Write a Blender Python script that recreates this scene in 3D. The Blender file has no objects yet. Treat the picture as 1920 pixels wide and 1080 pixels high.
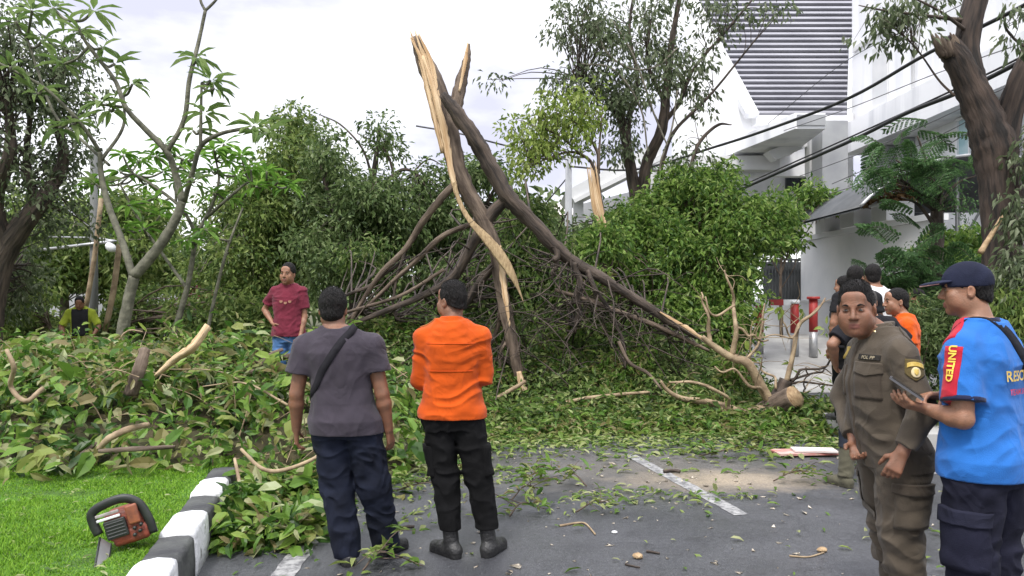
import bpy, bmesh, math, random, time
import numpy as np
from mathutils import Vector, Matrix
from mathutils.bvhtree import BVHTree
T0 = time.time()
R = math.radians
SC = bpy.context.scene
COL = SC.collection

# ------------------------------------------------------------------ camera, sky, sun, exposure
F = 1450.0          # focal length in pixels of the 1920 wide photograph
HZ = 560.0          # horizon row
EYE = 1.585         # lens height above the road
cam_d = bpy.data.cameras.new('camera')
cam = bpy.data.objects.new('camera', cam_d)
COL.objects.link(cam)
cam.location = (0, 0, EYE)
cam.rotation_euler = (R(90), 0, 0)
cam_d.sensor_width = 36.0
cam_d.lens = 36.0 * F / 1920
cam_d.shift_y = (HZ - 540) / 1920
cam_d.clip_start = 0.05
cam_d.clip_end = 2000
SC.camera = cam

SUN_EL, SUN_AZ = R(58), R(200)      # azimuth clockwise from +Y
w = bpy.data.worlds.new('World')
SC.world = w
w.use_nodes = True
nt = w.node_tree
nt.nodes.clear()
N = nt.nodes.new
out = N('ShaderNodeOutputWorld'); bg = N('ShaderNodeBackground'); sky = N('ShaderNodeTexSky')
sky.sky_type = 'NISHITA'; sky.sun_disc = False
sky.sun_elevation = SUN_EL; sky.sun_rotation = SUN_AZ
sky.air_density = 1.0; sky.dust_density = 3.0
tc = N('ShaderNodeTexCoord')
mp = N('ShaderNodeMapping'); mp.inputs['Scale'].default_value = (1.6, 1.6, 4.2); mp.inputs['Location'].default_value = (0.37, 0.1, 0.62)
nz = N('ShaderNodeTexNoise'); nz.inputs['Scale'].default_value = 2.1; nz.inputs['Detail'].default_value = 7; nz.inputs['Roughness'].default_value = 0.52
cr = N('ShaderNodeValToRGB')
cr.color_ramp.elements[0].position = 0.38; cr.color_ramp.elements[0].color = (0.54, 0.545, 0.66, 1)
cr.color_ramp.elements[1].position = 0.60; cr.color_ramp.elements[1].color = (0.98, 0.99, 1.0, 1)
sx = N('ShaderNodeSeparateXYZ'); mr = N('ShaderNodeMapRange')
mr.inputs['From Min'].default_value = 0.42; mr.inputs['From Max'].default_value = 1.0
mr.inputs['To Min'].default_value = 10.0; mr.inputs['To Max'].default_value = 23.0
mu = N('ShaderNodeVectorMath'); mu.operation = 'SCALE'
mx = N('ShaderNodeMixRGB'); mx.inputs['Fac'].default_value = 0.94
bg.inputs['Strength'].default_value = 0.1
L = nt.links.new
L(tc.outputs['Generated'], mp.inputs['Vector']); L(mp.outputs[0], nz.inputs['Vector']); L(nz.outputs['Fac'], cr.inputs['Fac'])
L(tc.outputs['Generated'], sx.inputs[0]); L(sx.outputs['Z'], mr.inputs['Value'])
L(cr.outputs[0], mu.inputs[0]); L(mr.outputs[0], mu.inputs['Scale'])
L(sky.outputs[0], mx.inputs['Color1']); L(mu.outputs[0], mx.inputs['Color2'])
L(mx.outputs[0], bg.inputs['Color']); L(bg.outputs[0], out.inputs['Surface'])

sun_d = bpy.data.lights.new('sun', 'SUN')
sun_d.energy = 2.0; sun_d.angle = R(12); sun_d.color = (1.0, 0.96, 0.9)
sun = bpy.data.objects.new('sun', sun_d); COL.objects.link(sun)
sd = Vector((math.sin(SUN_AZ) * math.cos(SUN_EL), math.cos(SUN_AZ) * math.cos(SUN_EL), math.sin(SUN_EL)))
sun.rotation_euler = sd.to_track_quat('Z', 'Y').to_euler()
sun.location = sd * 30

SC.view_settings.view_transform = 'Standard'
SC.view_settings.look = 'None'
SC.view_settings.exposure = 0.68
SC.view_settings.gamma = 1.0
SC.view_settings.use_curve_mapping = False
SC.cycles.max_bounces = 6
SC.cycles.diffuse_bounces = 3
SC.cycles.glossy_bounces = 2
SC.cycles.transmission_bounces = 3
SC.cycles.transparent_max_bounces = 4
SC.cycles.use_adaptive_sampling = True
SC.cycles.adaptive_threshold = 0.02

# ------------------------------------------------------------------ helpers
def at(px, py, Y):
    """the point at distance Y that the photograph shows at pixel (px, py)"""
    return np.array([(px - 960) / F * Y, Y, EYE + (HZ - py) / F * Y])

def ground(px, py, z=0.0):
    Y = (EYE - z) * F / (py - HZ)
    return np.array([(px - 960) / F * Y, Y, z])

def unit(v):
    v = np.asarray(v, float)
    return v / max(np.linalg.norm(v), 1e-9)

def smooth(a, b, x):
    t = np.clip((np.asarray(x, float) - a) / (b - a), 0, 1)
    return t * t * (3 - 2 * t)

_lat = np.random.default_rng(5).random((32, 32, 32)).astype(np.float32) * 2 - 1
def noise(x, y, z):
    """value noise, about -1..1"""
    x = np.asarray(x, np.float32); y = np.asarray(y, np.float32); z = np.asarray(z, np.float32)
    x, y, z = np.broadcast_arrays(x, y, z)
    xi = np.floor(x).astype(int); yi = np.floor(y).astype(int); zi = np.floor(z).astype(int)
    fx = x - xi; fy = y - yi; fz = z - zi
    fx = fx * fx * (3 - 2 * fx); fy = fy * fy * (3 - 2 * fy); fz = fz * fz * (3 - 2 * fz)
    xi &= 31; yi &= 31; zi &= 31
    xj = (xi + 1) & 31; yj = (yi + 1) & 31; zj = (zi + 1) & 31
    a = _lat[xi, yi, zi] * (1 - fx) + _lat[xj, yi, zi] * fx
    b = _lat[xi, yj, zi] * (1 - fx) + _lat[xj, yj, zi] * fx
    c = _lat[xi, yi, zj] * (1 - fx) + _lat[xj, yi, zj] * fx
    d = _lat[xi, yj, zj] * (1 - fx) + _lat[xj, yj, zj] * fx
    return (a * (1 - fy) + b * fy) * (1 - fz) + (c * (1 - fy) + d * fy) * fz

# ---- objects
def tag(o, label=None, cat=None, group=None, kind=None):
    if label: o['label'] = label
    if cat: o['category'] = cat
    if group: o['group'] = group
    if kind: o['kind'] = kind
    return o

def empty(name, loc, label, cat, group=None, rz=0.0):
    o = bpy.data.objects.new(name, None)
    o.empty_display_size = 0.2
    COL.objects.link(o)
    o.location = loc
    o.rotation_euler = (0, 0, rz)
    return tag(o, label, cat, group)

def link(name, me, mats, parent=None, shade=True, local=False):
    o = bpy.data.objects.new(name, me)
    COL.objects.link(o)
    for m in (mats if isinstance(mats, (list, tuple)) else [mats]):
        me.materials.append(m)
    if len(me.polygons):
        me.polygons.foreach_set('use_smooth', np.full(len(me.polygons), bool(shade)))
    if parent is not None:
        o.parent = parent
        if not local and parent.type == 'EMPTY':       # the mesh is written in world coordinates
            o.matrix_parent_inverse = Matrix.LocRotScale(parent.location, parent.rotation_euler, None).inverted()
    return o

def np_mesh(name, V, faces_list, mat_idx=None):
    """faces_list: list of int arrays (n,k); mat_idx: list of arrays or ints per entry"""
    me = bpy.data.meshes.new(name)
    V = np.asarray(V, np.float32)
    faces_list = [np.asarray(f, np.int32) for f in faces_list if len(f)]
    me.vertices.add(len(V)); me.vertices.foreach_set('co', V.ravel())
    loops = np.concatenate([f.ravel() for f in faces_list])
    tot = np.concatenate([np.full(len(f), f.shape[1], np.int32) for f in faces_list])
    start = np.concatenate([[0], np.cumsum(tot)[:-1]]).astype(np.int32)
    me.loops.add(len(loops)); me.loops.foreach_set('vertex_index', loops)
    me.polygons.add(len(tot)); me.polygons.foreach_set('loop_start', start); me.polygons.foreach_set('loop_total', tot)
    if mat_idx is not None:
        me.polygons.foreach_set('material_index', np.asarray(mat_idx, np.int32))
    me.update(calc_edges=True)
    me.validate()
    return me

class MB:
    """collects verts and faces; build() links them as ONE mesh object"""
    def __init__(s): s.v = []; s.f = {}; s.n = 0; s.t = []
    def add(s, V, faces, mi=0):
        V = np.asarray(V, float).reshape(-1, 3)
        for f in faces:
            s.f.setdefault((len(f), mi), []).append(np.asarray(f) + s.n)
        s.v.append(V); s.t.append(V); s.n += len(V)
    def addq(s, V, Q, mi=0, tuv=None):
        V = np.asarray(V, float).reshape(-1, 3); Q = np.asarray(Q)
        s.f.setdefault((Q.shape[1], mi), []).extend(list(Q + s.n))
        s.v.append(V); s.t.append(V if tuv is None else tuv); s.n += len(V)
    def box(s, c, size, rz=0.0, mi=0, M=None):
        x, y, z = np.array(size) / 2
        V = np.array([[sx_ * x, sy_ * y, sz_ * z] for sz_ in (-1, 1) for sy_ in (-1, 1) for sx_ in (-1, 1)])
        if M is not None: V = V @ np.asarray(M).T
        elif rz:
            ca, sa = math.cos(rz), math.sin(rz)
            V = V @ np.array([[ca, sa, 0], [-sa, ca, 0], [0, 0, 1]])
        s.add(V + np.array(c), [(0, 2, 3, 1), (4, 5, 7, 6), (0, 1, 5, 4), (2, 6, 7, 3), (0, 4, 6, 2), (1, 3, 7, 5)], mi)
    def prism(s, poly, d, mi=0):
        """polygon (n,3) extruded by vector d"""
        P = np.asarray(poly, float); n = len(P); d = np.asarray(d, float)
        V = np.concatenate([P, P + d])
        s.add(V, [tuple(range(n))[::-1], tuple(range(n, 2 * n))] + [(i, (i + 1) % n, n + (i + 1) % n, n + i) for i in range(n)], mi)
    def tube(s, P, rad, seg=7, jit=0.0, seed=0, caps=True, mi=0, cap_mi=None, flat=None, u0=None):
        P = np.asarray(P, float); n = len(P)
        rad = np.broadcast_to(np.asarray(rad, float), (n,))
        T = np.gradient(P, axis=0); T /= np.maximum(np.linalg.norm(T, axis=1, keepdims=True), 1e-9)
        u = np.cross(T[0], [0.31, 0.2, 0.93]);
        if np.linalg.norm(u) < 1e-3: u = np.cross(T[0], [1, 0, 0])
        u = unit(u) if u0 is None else unit(u0)
        V = []
        ang = np.arange(seg) / seg * 2 * math.pi
        rg = np.random.default_rng(seed + 11)
        for i in range(n):
            u = unit(u - T[i] * np.dot(u, T[i])); v = np.cross(T[i], u)
            r = rad[i] * (1 + jit * (rg.random(seg) * 2 - 1))
            a, b = (1, 1) if flat is None else flat
            V.append(P[i] + (r * np.cos(ang))[:, None] * u * a + (r * np.sin(ang))[:, None] * v * b)
        V = np.concatenate(V)
        i = np.arange(n - 1)[:, None] * seg; j = np.arange(seg)[None]; k = (j + 1) % seg
        Q = np.stack([i + j, i + k, i + seg + k, i + seg + j], -1).reshape(-1, 4)
        ln = np.concatenate([[0], np.cumsum(np.linalg.norm(np.diff(P, axis=0), axis=1))]) + seed * 1.7
        tu = np.stack([np.cos(ang)[None] * rad[:, None], np.sin(ang)[None] * rad[:, None], np.repeat(ln[:, None], seg, 1)], -1).reshape(-1, 3)
        s.addq(V, Q, mi, tu)
        if caps:
            s.n -= len(V); base = s.n
            cm = mi if cap_mi is None else cap_mi
            s.f.setdefault((seg, mi), []).append(np.arange(seg)[::-1] + base)
            s.f.setdefault((seg, cm), []).append(np.arange(seg) + base + (n - 1) * seg)
            s.n += len(V)
    def build(s, name, mats, parent=None, shade=True, loc=None):
        fl = []; mi = []
        for (k, m), l in s.f.items():
            a = np.array(l); fl.append(a); mi.append(np.full(len(a), m))
        me = np_mesh(name, np.concatenate(s.v) - (0 if loc is None else np.asarray(loc)), fl, np.concatenate(mi))
        me.attributes.new('tuv', 'FLOAT_VECTOR', 'POINT').data.foreach_set('vector', np.concatenate(s.t).astype(np.float32).ravel())
        o = link(name, me, mats, parent, shade)
        if loc is not None: o.location = loc
        return o

def curve(P, n=24):
    """Catmull-Rom through points (m,k) -> (n,k)"""
    P = np.asarray(P, float)
    if len(P) == 2: return P[0] + (P[1] - P[0]) * np.linspace(0, 1, n)[:, None]
    Q = np.concatenate([[2 * P[0] - P[1]], P, [2 * P[-1] - P[-2]]])
    t = np.linspace(0, len(P) - 1 - 1e-6, n); i = t.astype(int); f = (t - i)[:, None]
    a, b, c, d = Q[i], Q[i + 1], Q[i + 2], Q[i + 3]
    return 0.5 * (2 * b + (c - a) * f + (2 * a - 5 * b + 4 * c - d) * f ** 2 + (3 * b - a - 3 * c + d) * f ** 3)

# ------------------------------------------------------------------ materials
def mat(name, col, rough=0.8, noise_amt=0.0, noise_scale=8.0, col2=None, bump=0.0, bump_scale=40.0, metallic=0.0,
        island=None, transl=0.0, tube=False, folds=0.0, stretch=None, spec=0.5, detail=4.0, sheen=0.0, lo=0.35, hi=0.65):
    m = bpy.data.materials.new(name); m.use_nodes = True
    t = m.node_tree; nd = t.nodes; b = nd['Principled BSDF']; lk = t.links.new
    b.inputs['Roughness'].default_value = rough; b.inputs['Metallic'].default_value = metallic
    b.inputs['Specular IOR Level'].default_value = spec
    if sheen: b.inputs['Sheen Weight'].default_value = sheen
    c4 = (*col, 1)
    src = None
    tcn = nd.new('ShaderNodeTexCoord'); mpn = nd.new('ShaderNodeMapping')
    if tube:
        at_ = nd.new('ShaderNodeAttribute'); at_.attribute_name = 'tuv'; lk(at_.outputs['Vector'], mpn.inputs[0])
    else: lk(tcn.outputs['Object'], mpn.inputs[0])
    if stretch: mpn.inputs['Scale'].default_value = stretch
    if island:
        g = nd.new('ShaderNodeNewGeometry'); r = nd.new('ShaderNodeValToRGB')
        r.color_ramp.interpolation = 'LINEAR'
        el = r.color_ramp.elements
        n = len(island)
        while len(el) < n: el.new(0.5)
        for i, c in enumerate(island):
            el[i].position = i / (n - 1); el[i].color = (*c, 1)
        lk(g.outputs['Random Per Island'], r.inputs[0]); src = r.outputs[0]
    if col2 is not None:
        nn = nd.new('ShaderNodeTexNoise'); nn.inputs['Scale'].default_value = noise_scale; nn.inputs['Detail'].default_value = detail
        lk(mpn.outputs[0], nn.inputs['Vector'])
        r = nd.new('ShaderNodeValToRGB'); r.color_ramp.elements[0].position = lo; r.color_ramp.elements[1].position = hi
        r.color_ramp.elements[0].color = c4; r.color_ramp.elements[1].color = (*col2, 1)
        lk(nn.outputs['Fac'], r.inputs[0])
        if src is not None:
            mxn = nd.new('ShaderNodeMixRGB'); mxn.blend_type = 'MIX'; mxn.inputs[0].default_value = 0.35
            lk(src, mxn.inputs[1]); lk(r.outputs[0], mxn.inputs[2]); src = mxn.outputs[0]
        else: src = r.outputs[0]
    if src is not None: lk(src, b.inputs['Base Color'])
    else: b.inputs['Base Color'].default_value = c4
    if bump:
        bn = nd.new('ShaderNodeTexNoise'); bn.inputs['Scale'].default_value = bump_scale; bn.inputs['Detail'].default_value = 5
        lk(mpn.outputs[0], bn.inputs['Vector'])
        bp = nd.new('ShaderNodeBump'); bp.inputs['Strength'].default_value = bump; bp.inputs['Distance'].default_value = 0.02
        lk(bn.outputs['Fac'], bp.inputs['Height']); lk(bp.outputs[0], b.inputs['Normal'])
        if folds:
            fn = nd.new('ShaderNodeTexNoise'); fn.inputs['Scale'].default_value = 4.2; fn.inputs['Detail'].default_value = 1.5; fn.inputs['Distortion'].default_value = 1.2
            lk(tcn.outputs['Object'], fn.inputs['Vector'])
            ab = nd.new('ShaderNodeMath'); ab.operation = 'PINGPONG'; ab.inputs[1].default_value = .16; lk(fn.outputs['Fac'], ab.inputs[0])
            b2 = nd.new('ShaderNodeBump'); b2.inputs['Strength'].default_value = folds; b2.inputs['Distance'].default_value = 0.09
            lk(ab.outputs[0], b2.inputs['Height']); lk(b2.outputs[0], bp.inputs['Normal'])
    if transl:
        o = nd['Material Output']; tr = nd.new('ShaderNodeBsdfTranslucent'); ms = nd.new('ShaderNodeMixShader')
        ms.inputs[0].default_value = transl
        if src is not None: lk(src, tr.inputs[0])
        else: tr.inputs[0].default_value = c4
        lk(b.outputs[0], ms.inputs[1]); lk(tr.outputs[0], ms.inputs[2]); lk(ms.outputs[0], o.inputs[0])
    return m

def leafmat(name, cols, rough=0.5, transl=0.38):
    return mat(name, cols[0], rough=rough, island=cols, transl=transl, spec=0.3)

M = {}
M['leaf_bush'] = leafmat('leaf_bush', [(.04, .085, .02), (.09, .18, .035), (.145, .25, .045), (.21, .32, .065), (.30, .38, .13)])
M['leaf_dark'] = leafmat('leaf_dark', [(.045, .075, .028), (.09, .145, .045), (.145, .21, .07), (.25, .31, .14)])
M['leaf_grey'] = leafmat('leaf_grey', [(.05, .07, .035), (.095, .13, .06), (.14, .18, .09), (.25, .28, .18)])
M['leaf_mid'] = leafmat('leaf_mid', [(.05, .09, .024), (.105, .17, .038), (.18, .25, .06), (.29, .35, .12)])
M['leaf_yellow'] = leafmat('leaf_yellow', [(.10, .16, .03), (.20, .28, .05), (.28, .36, .08), (.36, .42, .14)])
M['leaf_plum'] = leafmat('leaf_plum', [(.10, .17, .05), (.18, .27, .08), (.28, .37, .14)], transl=0.45)
M['leaf_plum2'] = leafmat('leaf_plum2', [(.08, .18, .03), (.16, .32, .05), (.24, .42, .07)], transl=0.4)
M['leaf_olive'] = leafmat('leaf_olive', [(.035, .045, .016), (.07, .095, .026), (.12, .15, .045), (.22, .24, .11)])
M['leaf_big'] = leafmat('leaf_big', [(.025, .06, .014), (.055, .13, .02), (.105, .21, .03), (.16, .28, .045), (.25, .34, .07), (.22, .18, .08), (.40, .46, .24)], rough=0.38)
M['leaf_fresh'] = leafmat('leaf_fresh', [(.05, .12, .02), (.11, .22, .035), (.20, .31, .06), (.20, .16, .07), (.33, .41, .15)], rough=0.4)
M['leaf_litter'] = leafmat('leaf_litter', [(.06, .12, .02), (.13, .22, .04), (.24, .30, .08), (.40, .42, .22)], rough=0.5)
M['leaf_dry'] = leafmat('leaf_dry', [(.10, .05, .02), (.22, .12, .05), (.35, .24, .12)], rough=0.8)
M['leaf_fallen'] = leafmat('leaf_fallen', [(.03, .05, .016), (.06, .11, .025), (.10, .17, .04), (.15, .22, .05), (.28, .32, .14)])
M['grass'] = leafmat('grass', [(.07, .17, .012), (.12, .27, .015), (.19, .37, .025), (.26, .42, .05)], rough=0.6)
M['bark_dark'] = mat('bark_dark', (.022, .017, .014), .85, col2=(.105, .078, .06), noise_scale=16, stretch=(1, 1, .16), bump=1.0, bump_scale=30, tube=True)
M['bark_old'] = mat('bark_old', (.012, .0095, .008), .85, col2=(.075, .052, .04), noise_scale=18, stretch=(1, 1, .14), bump=1.0, bump_scale=34, tube=True)
M['bark_brown'] = mat('bark_brown', (.05, .034, .024), .85, col2=(.18, .135, .10), noise_scale=15, stretch=(1, 1, .2), bump=.9, bump_scale=30, tube=True)
M['bark_grey'] = mat('bark_grey', (.09, .08, .06), .85, col2=(.24, .22, .17), noise_scale=7, bump=.5, bump_scale=30)
M['bark_tan'] = mat('bark_tan', (.20, .14, .085), .75, col2=(.38, .29, .18), noise_scale=9, bump=.3)
M['bark_plum'] = mat('bark_plum', (.065, .065, .045), .8, col2=(.17, .165, .12), noise_scale=9, bump=.5, bump_scale=25)
M['wood_raw'] = mat('wood_raw', (.42, .26, .13), .8, col2=(.72, .55, .35), noise_scale=22, stretch=(1, 1, .06), bump=1.0, bump_scale=40, tube=True)
M['wood_cut'] = mat('wood_cut', (.26, .17, .09), .8, col2=(.46, .33, .19), noise_scale=16, bump=.5, detail=8)
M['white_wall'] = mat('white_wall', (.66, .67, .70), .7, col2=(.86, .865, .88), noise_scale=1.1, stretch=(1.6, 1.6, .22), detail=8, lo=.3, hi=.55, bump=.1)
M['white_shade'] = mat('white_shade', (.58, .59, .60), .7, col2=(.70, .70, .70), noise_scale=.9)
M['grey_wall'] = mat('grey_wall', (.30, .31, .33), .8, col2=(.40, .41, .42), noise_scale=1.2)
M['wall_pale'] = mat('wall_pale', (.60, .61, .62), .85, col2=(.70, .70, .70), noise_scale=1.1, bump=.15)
M['roof_slat'] = mat('roof_slat', (.24, .24, .27), .6, col2=(.31, .31, .34), noise_scale=.8)
M['roof_back'] = mat('roof_back', (.10, .10, .12), .9)
M['dark_glass'] = mat('dark_glass', (.02, .025, .03), .15, spec=.6)
M['blue_glass'] = mat('blue_glass', (.35, .55, .60), .15, col2=(.55, .70, .74), noise_scale=2)
M['steel'] = mat('steel', (.35, .36, .38), .45, metallic=.6, col2=(.5, .5, .5), noise_scale=6)
M['dark_metal'] = mat('dark_metal', (.035, .04, .042), .5, col2=(.06, .065, .07), noise_scale=4)
M['awning'] = mat('awning', (.045, .05, .055), .55, col2=(.075, .08, .085), noise_scale=2)
M['red_paint'] = mat('red_paint', (.42, .035, .03), .55, col2=(.30, .03, .03), noise_scale=6)
M['white_paint'] = mat('white_paint', (.80, .81, .82), .6, col2=(.66, .67, .68), noise_scale=5)
M['cable'] = mat('cable', (.018, .018, .02), .6)
M['cable_grey'] = mat('cable_grey', (.10, .10, .11), .6)
# ------------------------------------------------------------------ the setting: ground, road, verge, pavement
def grid_sheet(name, x0, x1, y0, y1, nx, ny, zf, m, kind='structure'):
    xs = np.linspace(x0, x1, nx); ys = np.linspace(y0, y1, ny)
    X, Y = np.meshgrid(xs, ys)
    Z = zf(X, Y)
    V = np.stack([X, Y, Z], -1).reshape(-1, 3)
    i = np.arange(ny - 1)[:, None] * nx; j = np.arange(nx - 1)[None]
    Q = np.stack([i + j, i + j + 1, i + nx + j + 1, i + nx + j], -1).reshape(-1, 4)
    o = link(name, np_mesh(name, V, [Q]), m)
    return tag(o, kind=kind)

m_soil = mat('soil', (.05, .045, .025), .95, col2=(.09, .10, .04), noise_scale=.8, bump=.5, bump_scale=6)
grid_sheet('ground', -300, 300, -60, 600, 60, 60, lambda x, y: np.full_like(x, -0.012), m_soil)

# asphalt: dark grey with paler worn grit, and a patch of sawdust below the cut log
m_asphalt = bpy.data.materials.new('asphalt'); m_asphalt.use_nodes = True
t = m_asphalt.node_tree; nd = t.nodes; b = nd['Principled BSDF']; lk = t.links.new
tcn = nd.new('ShaderNodeTexCoord')
def tnoise(scale, detail=5, vec=None, rough=.55):
    n = nd.new('ShaderNodeTexNoise'); n.inputs['Scale'].default_value = scale; n.inputs['Detail'].default_value = detail
    n.inputs['Roughness'].default_value = rough
    lk(vec or tcn.outputs['Object'], n.inputs['Vector']); return n.outputs['Fac']
def tramp(fac, p0, c0, p1, c1):
    r = nd.new('ShaderNodeValToRGB'); e = r.color_ramp.elements
    e[0].position = p0; e[0].color = (*c0, 1); e[1].position = p1; e[1].color = (*c1, 1)
    lk(fac, r.inputs[0]); return r.outputs[0]
def tmix(a, bcol, fac, mode='MIX'):
    n = nd.new('ShaderNodeMixRGB'); n.blend_type = mode
    lk(a, n.inputs[1]); lk(bcol, n.inputs[2])
    if isinstance(fac, float): n.inputs[0].default_value = fac
    else: lk(fac, n.inputs[0])
    return n.outputs[0]
base = tramp(tnoise(.7, 6), .35, (.042, .0445, .051), .7, (.077, .079, .087))
grit = tramp(tnoise(95, 3, rough=.7), .50, (.0, .0, .0), .70, (.17, .17, .17))
base = tmix(base, grit, .55, 'ADD')
fine = tramp(tnoise(30, 4), .4, (.75, .75, .75), .65, (1.15, 1.15, 1.15))
base = tmix(base, fine, .8, 'MULTIPLY')
def blob(cx, cy, rx, ry, edge):
    mpn = nd.new('ShaderNodeMapping'); mpn.vector_type = 'POINT'
    mpn.inputs['Location'].default_value = (-cx / rx, -cy / ry, 0); mpn.inputs['Scale'].default_value = (1 / rx, 1 / ry, 0)
    lk(tcn.outputs['Object'], mpn.inputs[0])
    ln = nd.new('ShaderNodeVectorMath'); ln.operation = 'LENGTH'; lk(mpn.outputs[0], ln.inputs[0])
    ad = nd.new('ShaderNodeMath'); ad.operation = 'MULTIPLY_ADD'; lk(tnoise(3.5, 8, rough=.7), ad.inputs[0]); ad.inputs[1].default_value = 1.5
    lk(ln.outputs['Value'], ad.inputs[2])
    mrn = nd.new('ShaderNodeMapRange'); mrn.inputs['From Min'].default_value = 1.75; mrn.inputs['From Max'].default_value = 1.75 - edge
    lk(ad.outputs[0], mrn.inputs['Value']); return mrn.outputs[0]
vo = nd.new('ShaderNodeTexVoronoi'); vo.feature = 'DISTANCE_TO_EDGE'; vo.inputs['Scale'].default_value = .8
wv = nd.new('ShaderNodeMixRGB'); wv.blend_type = 'ADD'; wv.inputs[0].default_value = .6; lk(tcn.outputs['Object'], wv.inputs[1])
nvec = nd.new('ShaderNodeTexNoise'); nvec.inputs['Scale'].default_value = 2.2; nvec.inputs['Detail'].default_value = 6; lk(tcn.outputs['Object'], nvec.inputs['Vector']); lk(nvec.outputs['Color'], wv.inputs[2]); lk(wv.outputs[0], vo.inputs['Vector'])
crack = tramp(vo.outputs['Distance'], .002, (.6, .6, .6), .010, (1, 1, 1)); base = tmix(base, crack, .5, 'MULTIPLY')
stain = tramp(tnoise(1.9, 7, rough=.65), .36, (.66, .66, .68), .52, (1, 1, 1)); base = tmix(base, stain, .8, 'MULTIPLY')
dust_col = tramp(tnoise(55, 4), .35, (.26, .21, .16), .7, (.52, .43, .31))
m1 = blob(1.25, 7.2, 2.1, 1.3, 1.3)
mm = nd.new('ShaderNodeMath'); mm.operation = 'MULTIPLY'; lk(m1, mm.inputs[0]); mm.inputs[1].default_value = .62
dust_dim = tramp(tnoise(60, 4), .35, (.15, .135, .12), .7, (.33, .29, .25))
base = tmix(base, dust_dim, mm.outputs[0])
m2 = blob(1.9, 6.75, 1.15, .48, .9)
mm2 = nd.new('ShaderNodeMath'); mm2.operation = 'MULTIPLY'; lk(m2, mm2.inputs[0]); mm2.inputs[1].default_value = .85
base = tmix(base, dust_col, mm2.outputs[0])
lk(base, b.inputs['Base Color'])
rr = tramp(tnoise(1.1, 4), .35, (.30, .30, .30), .7, (.62, .62, .62)); lk(rr, b.inputs['Roughness'])
bp = nd.new('ShaderNodeBump'); bp.inputs['Strength'].default_value = .55; bp.inputs['Distance'].default_value = .01
lk(tnoise(110, 3), bp.inputs['Height']); lk(bp.outputs[0], b.inputs['Normal'])
grid_sheet('road', -2.6, 14, -3, 17, 40, 40, lambda x, y: 0.0 + 0 * x, m_asphalt)

# painted lane markings, worn
m_line = bpy.data.materials.new('road_paint'); m_line.use_nodes = True
t = m_line.node_tree; nd = t.nodes; b = nd['Principled BSDF']; lk = t.links.new
tcn = nd.new('ShaderNodeTexCoord')
c = tramp(tnoise(14, 8, rough=.75), .42, (.34, .34, .335), .60, (.11, .11, .115))
lk(c, b.inputs['Base Color']); b.inputs['Roughness'].default_value = .75
def strip(name, P, wd, seed):
    P = curve(P, 24); rg = np.random.default_rng(seed)
    T = np.gradient(P, axis=0); T /= np.linalg.norm(T, axis=1, keepdims=True)
    S = np.stack([T[:, 1], -T[:, 0]], -1)
    Lf = P - S * (wd / 2 + rg.normal(0, .005, (24, 1))); Rt = P + S * (wd / 2 + rg.normal(0, .005, (24, 1)))
    V = np.concatenate([np.c_[Lf, np.full(24, .004)], np.c_[Rt, np.full(24, .004)]])
    i = np.arange(23); Q = np.stack([i, i + 24, i + 25, i + 1], -1)
    return tag(link(name, np_mesh(name, V, [Q]), m_line), kind='structure')
strip('road_marking', [ground(1392, 966)[:2], ground(1180, 853)[:2]], .125, 1)
strip('road_marking', [(-1.29, 3.2), (-1.31, 4.4), (-1.335, 5.15)], .14, 2)
strip('road_marking', [ground(1760, 890)[:2], ground(1700, 855)[:2]], .12, 3)

# concrete driveway rising to the low white wall, and the raised pavement on the right
m_conc = mat('concrete', (.27, .265, .26), .9, col2=(.42, .415, .40), noise_scale=1.6, bump=.3, bump_scale=30, detail=8)
def drive_z(x, y): return 0.006 + .72 * smooth(13.0, 18.9, y)
grid_sheet('driveway', 4.6, 11, 13.0, 23, 20, 30, drive_z, m_conc)
mb = MB(); mb.box((5.35, 8.7, .09), (3.1, 1.5, .2)); mb.box((7.4, 11.5, .09), (1.2, 5, .2))
tag(mb.build('pavement', m_conc, shade=False), kind='structure')

# grass verge inside the kerb
def kerb_x(y): return -1.815 - .217 * (np.asarray(y) - 4.5)
m_turf = mat('turf', (.045, .10, .012), .95, col2=(.08, .19, .018), noise_scale=5, bump=.8, bump_scale=60)
def verge_z(x, y):
    return .205 + .03 * noise(x * .9, y * .9, 2.2) + .04 * smooth(0, 3, kerb_x(y) - x)
ys = np.linspace(1.2, 12, 70); tt = np.linspace(0, 1, 50) ** 1.6
X = kerb_x(ys)[:, None] - .19 - tt[None] * 12; Y = np.repeat(ys[:, None], 50, 1)
V = np.stack([X, Y, verge_z(X, Y)], -1).reshape(-1, 3)
i = np.arange(69)[:, None] * 50; j = np.arange(49)[None]
Q = np.stack([i + j, i + 50 + j, i + 50 + j + 1, i + j + 1], -1).reshape(-1, 4)
tag(link('verge', np_mesh('verge', V, [Q]), m_turf), kind='structure')

# grass blades: short clumped turf
rg = np.random.default_rng(3)
n = 150000
yy = 3.6 + rg.random(n) * 3.6
xx = kerb_x(yy) - .12 - rg.random(n) ** 1.0 * (0.6 + yy * .62)
keep = noise(xx * 7, yy * 7, .5) + rg.random(n) * 1.3 > -.25
xx, yy = xx[keep], yy[keep]; n = len(xx)
zz = verge_z(xx, yy)
hgt = (.012 + .015 * rg.random(n)) * (1 + .6 * noise(xx * 4, yy * 4, 9))
a = rg.random(n) * 6.283; lean = rg.random(n) * 1.8
wd = .003 + .003 * rg.random(n)
P0 = np.stack([xx, yy, zz - .004], -1)
side = np.stack([np.cos(a), np.sin(a), 0 * a], -1) * wd[:, None]
fw = np.stack([-np.sin(a), np.cos(a), 0 * a], -1)
tip = P0 + fw * (hgt * lean)[:, None] + np.array([0, 0, 1]) * hgt[:, None]
V = np.stack([P0 - side, P0 + side, tip], 1).reshape(-1, 3)
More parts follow.
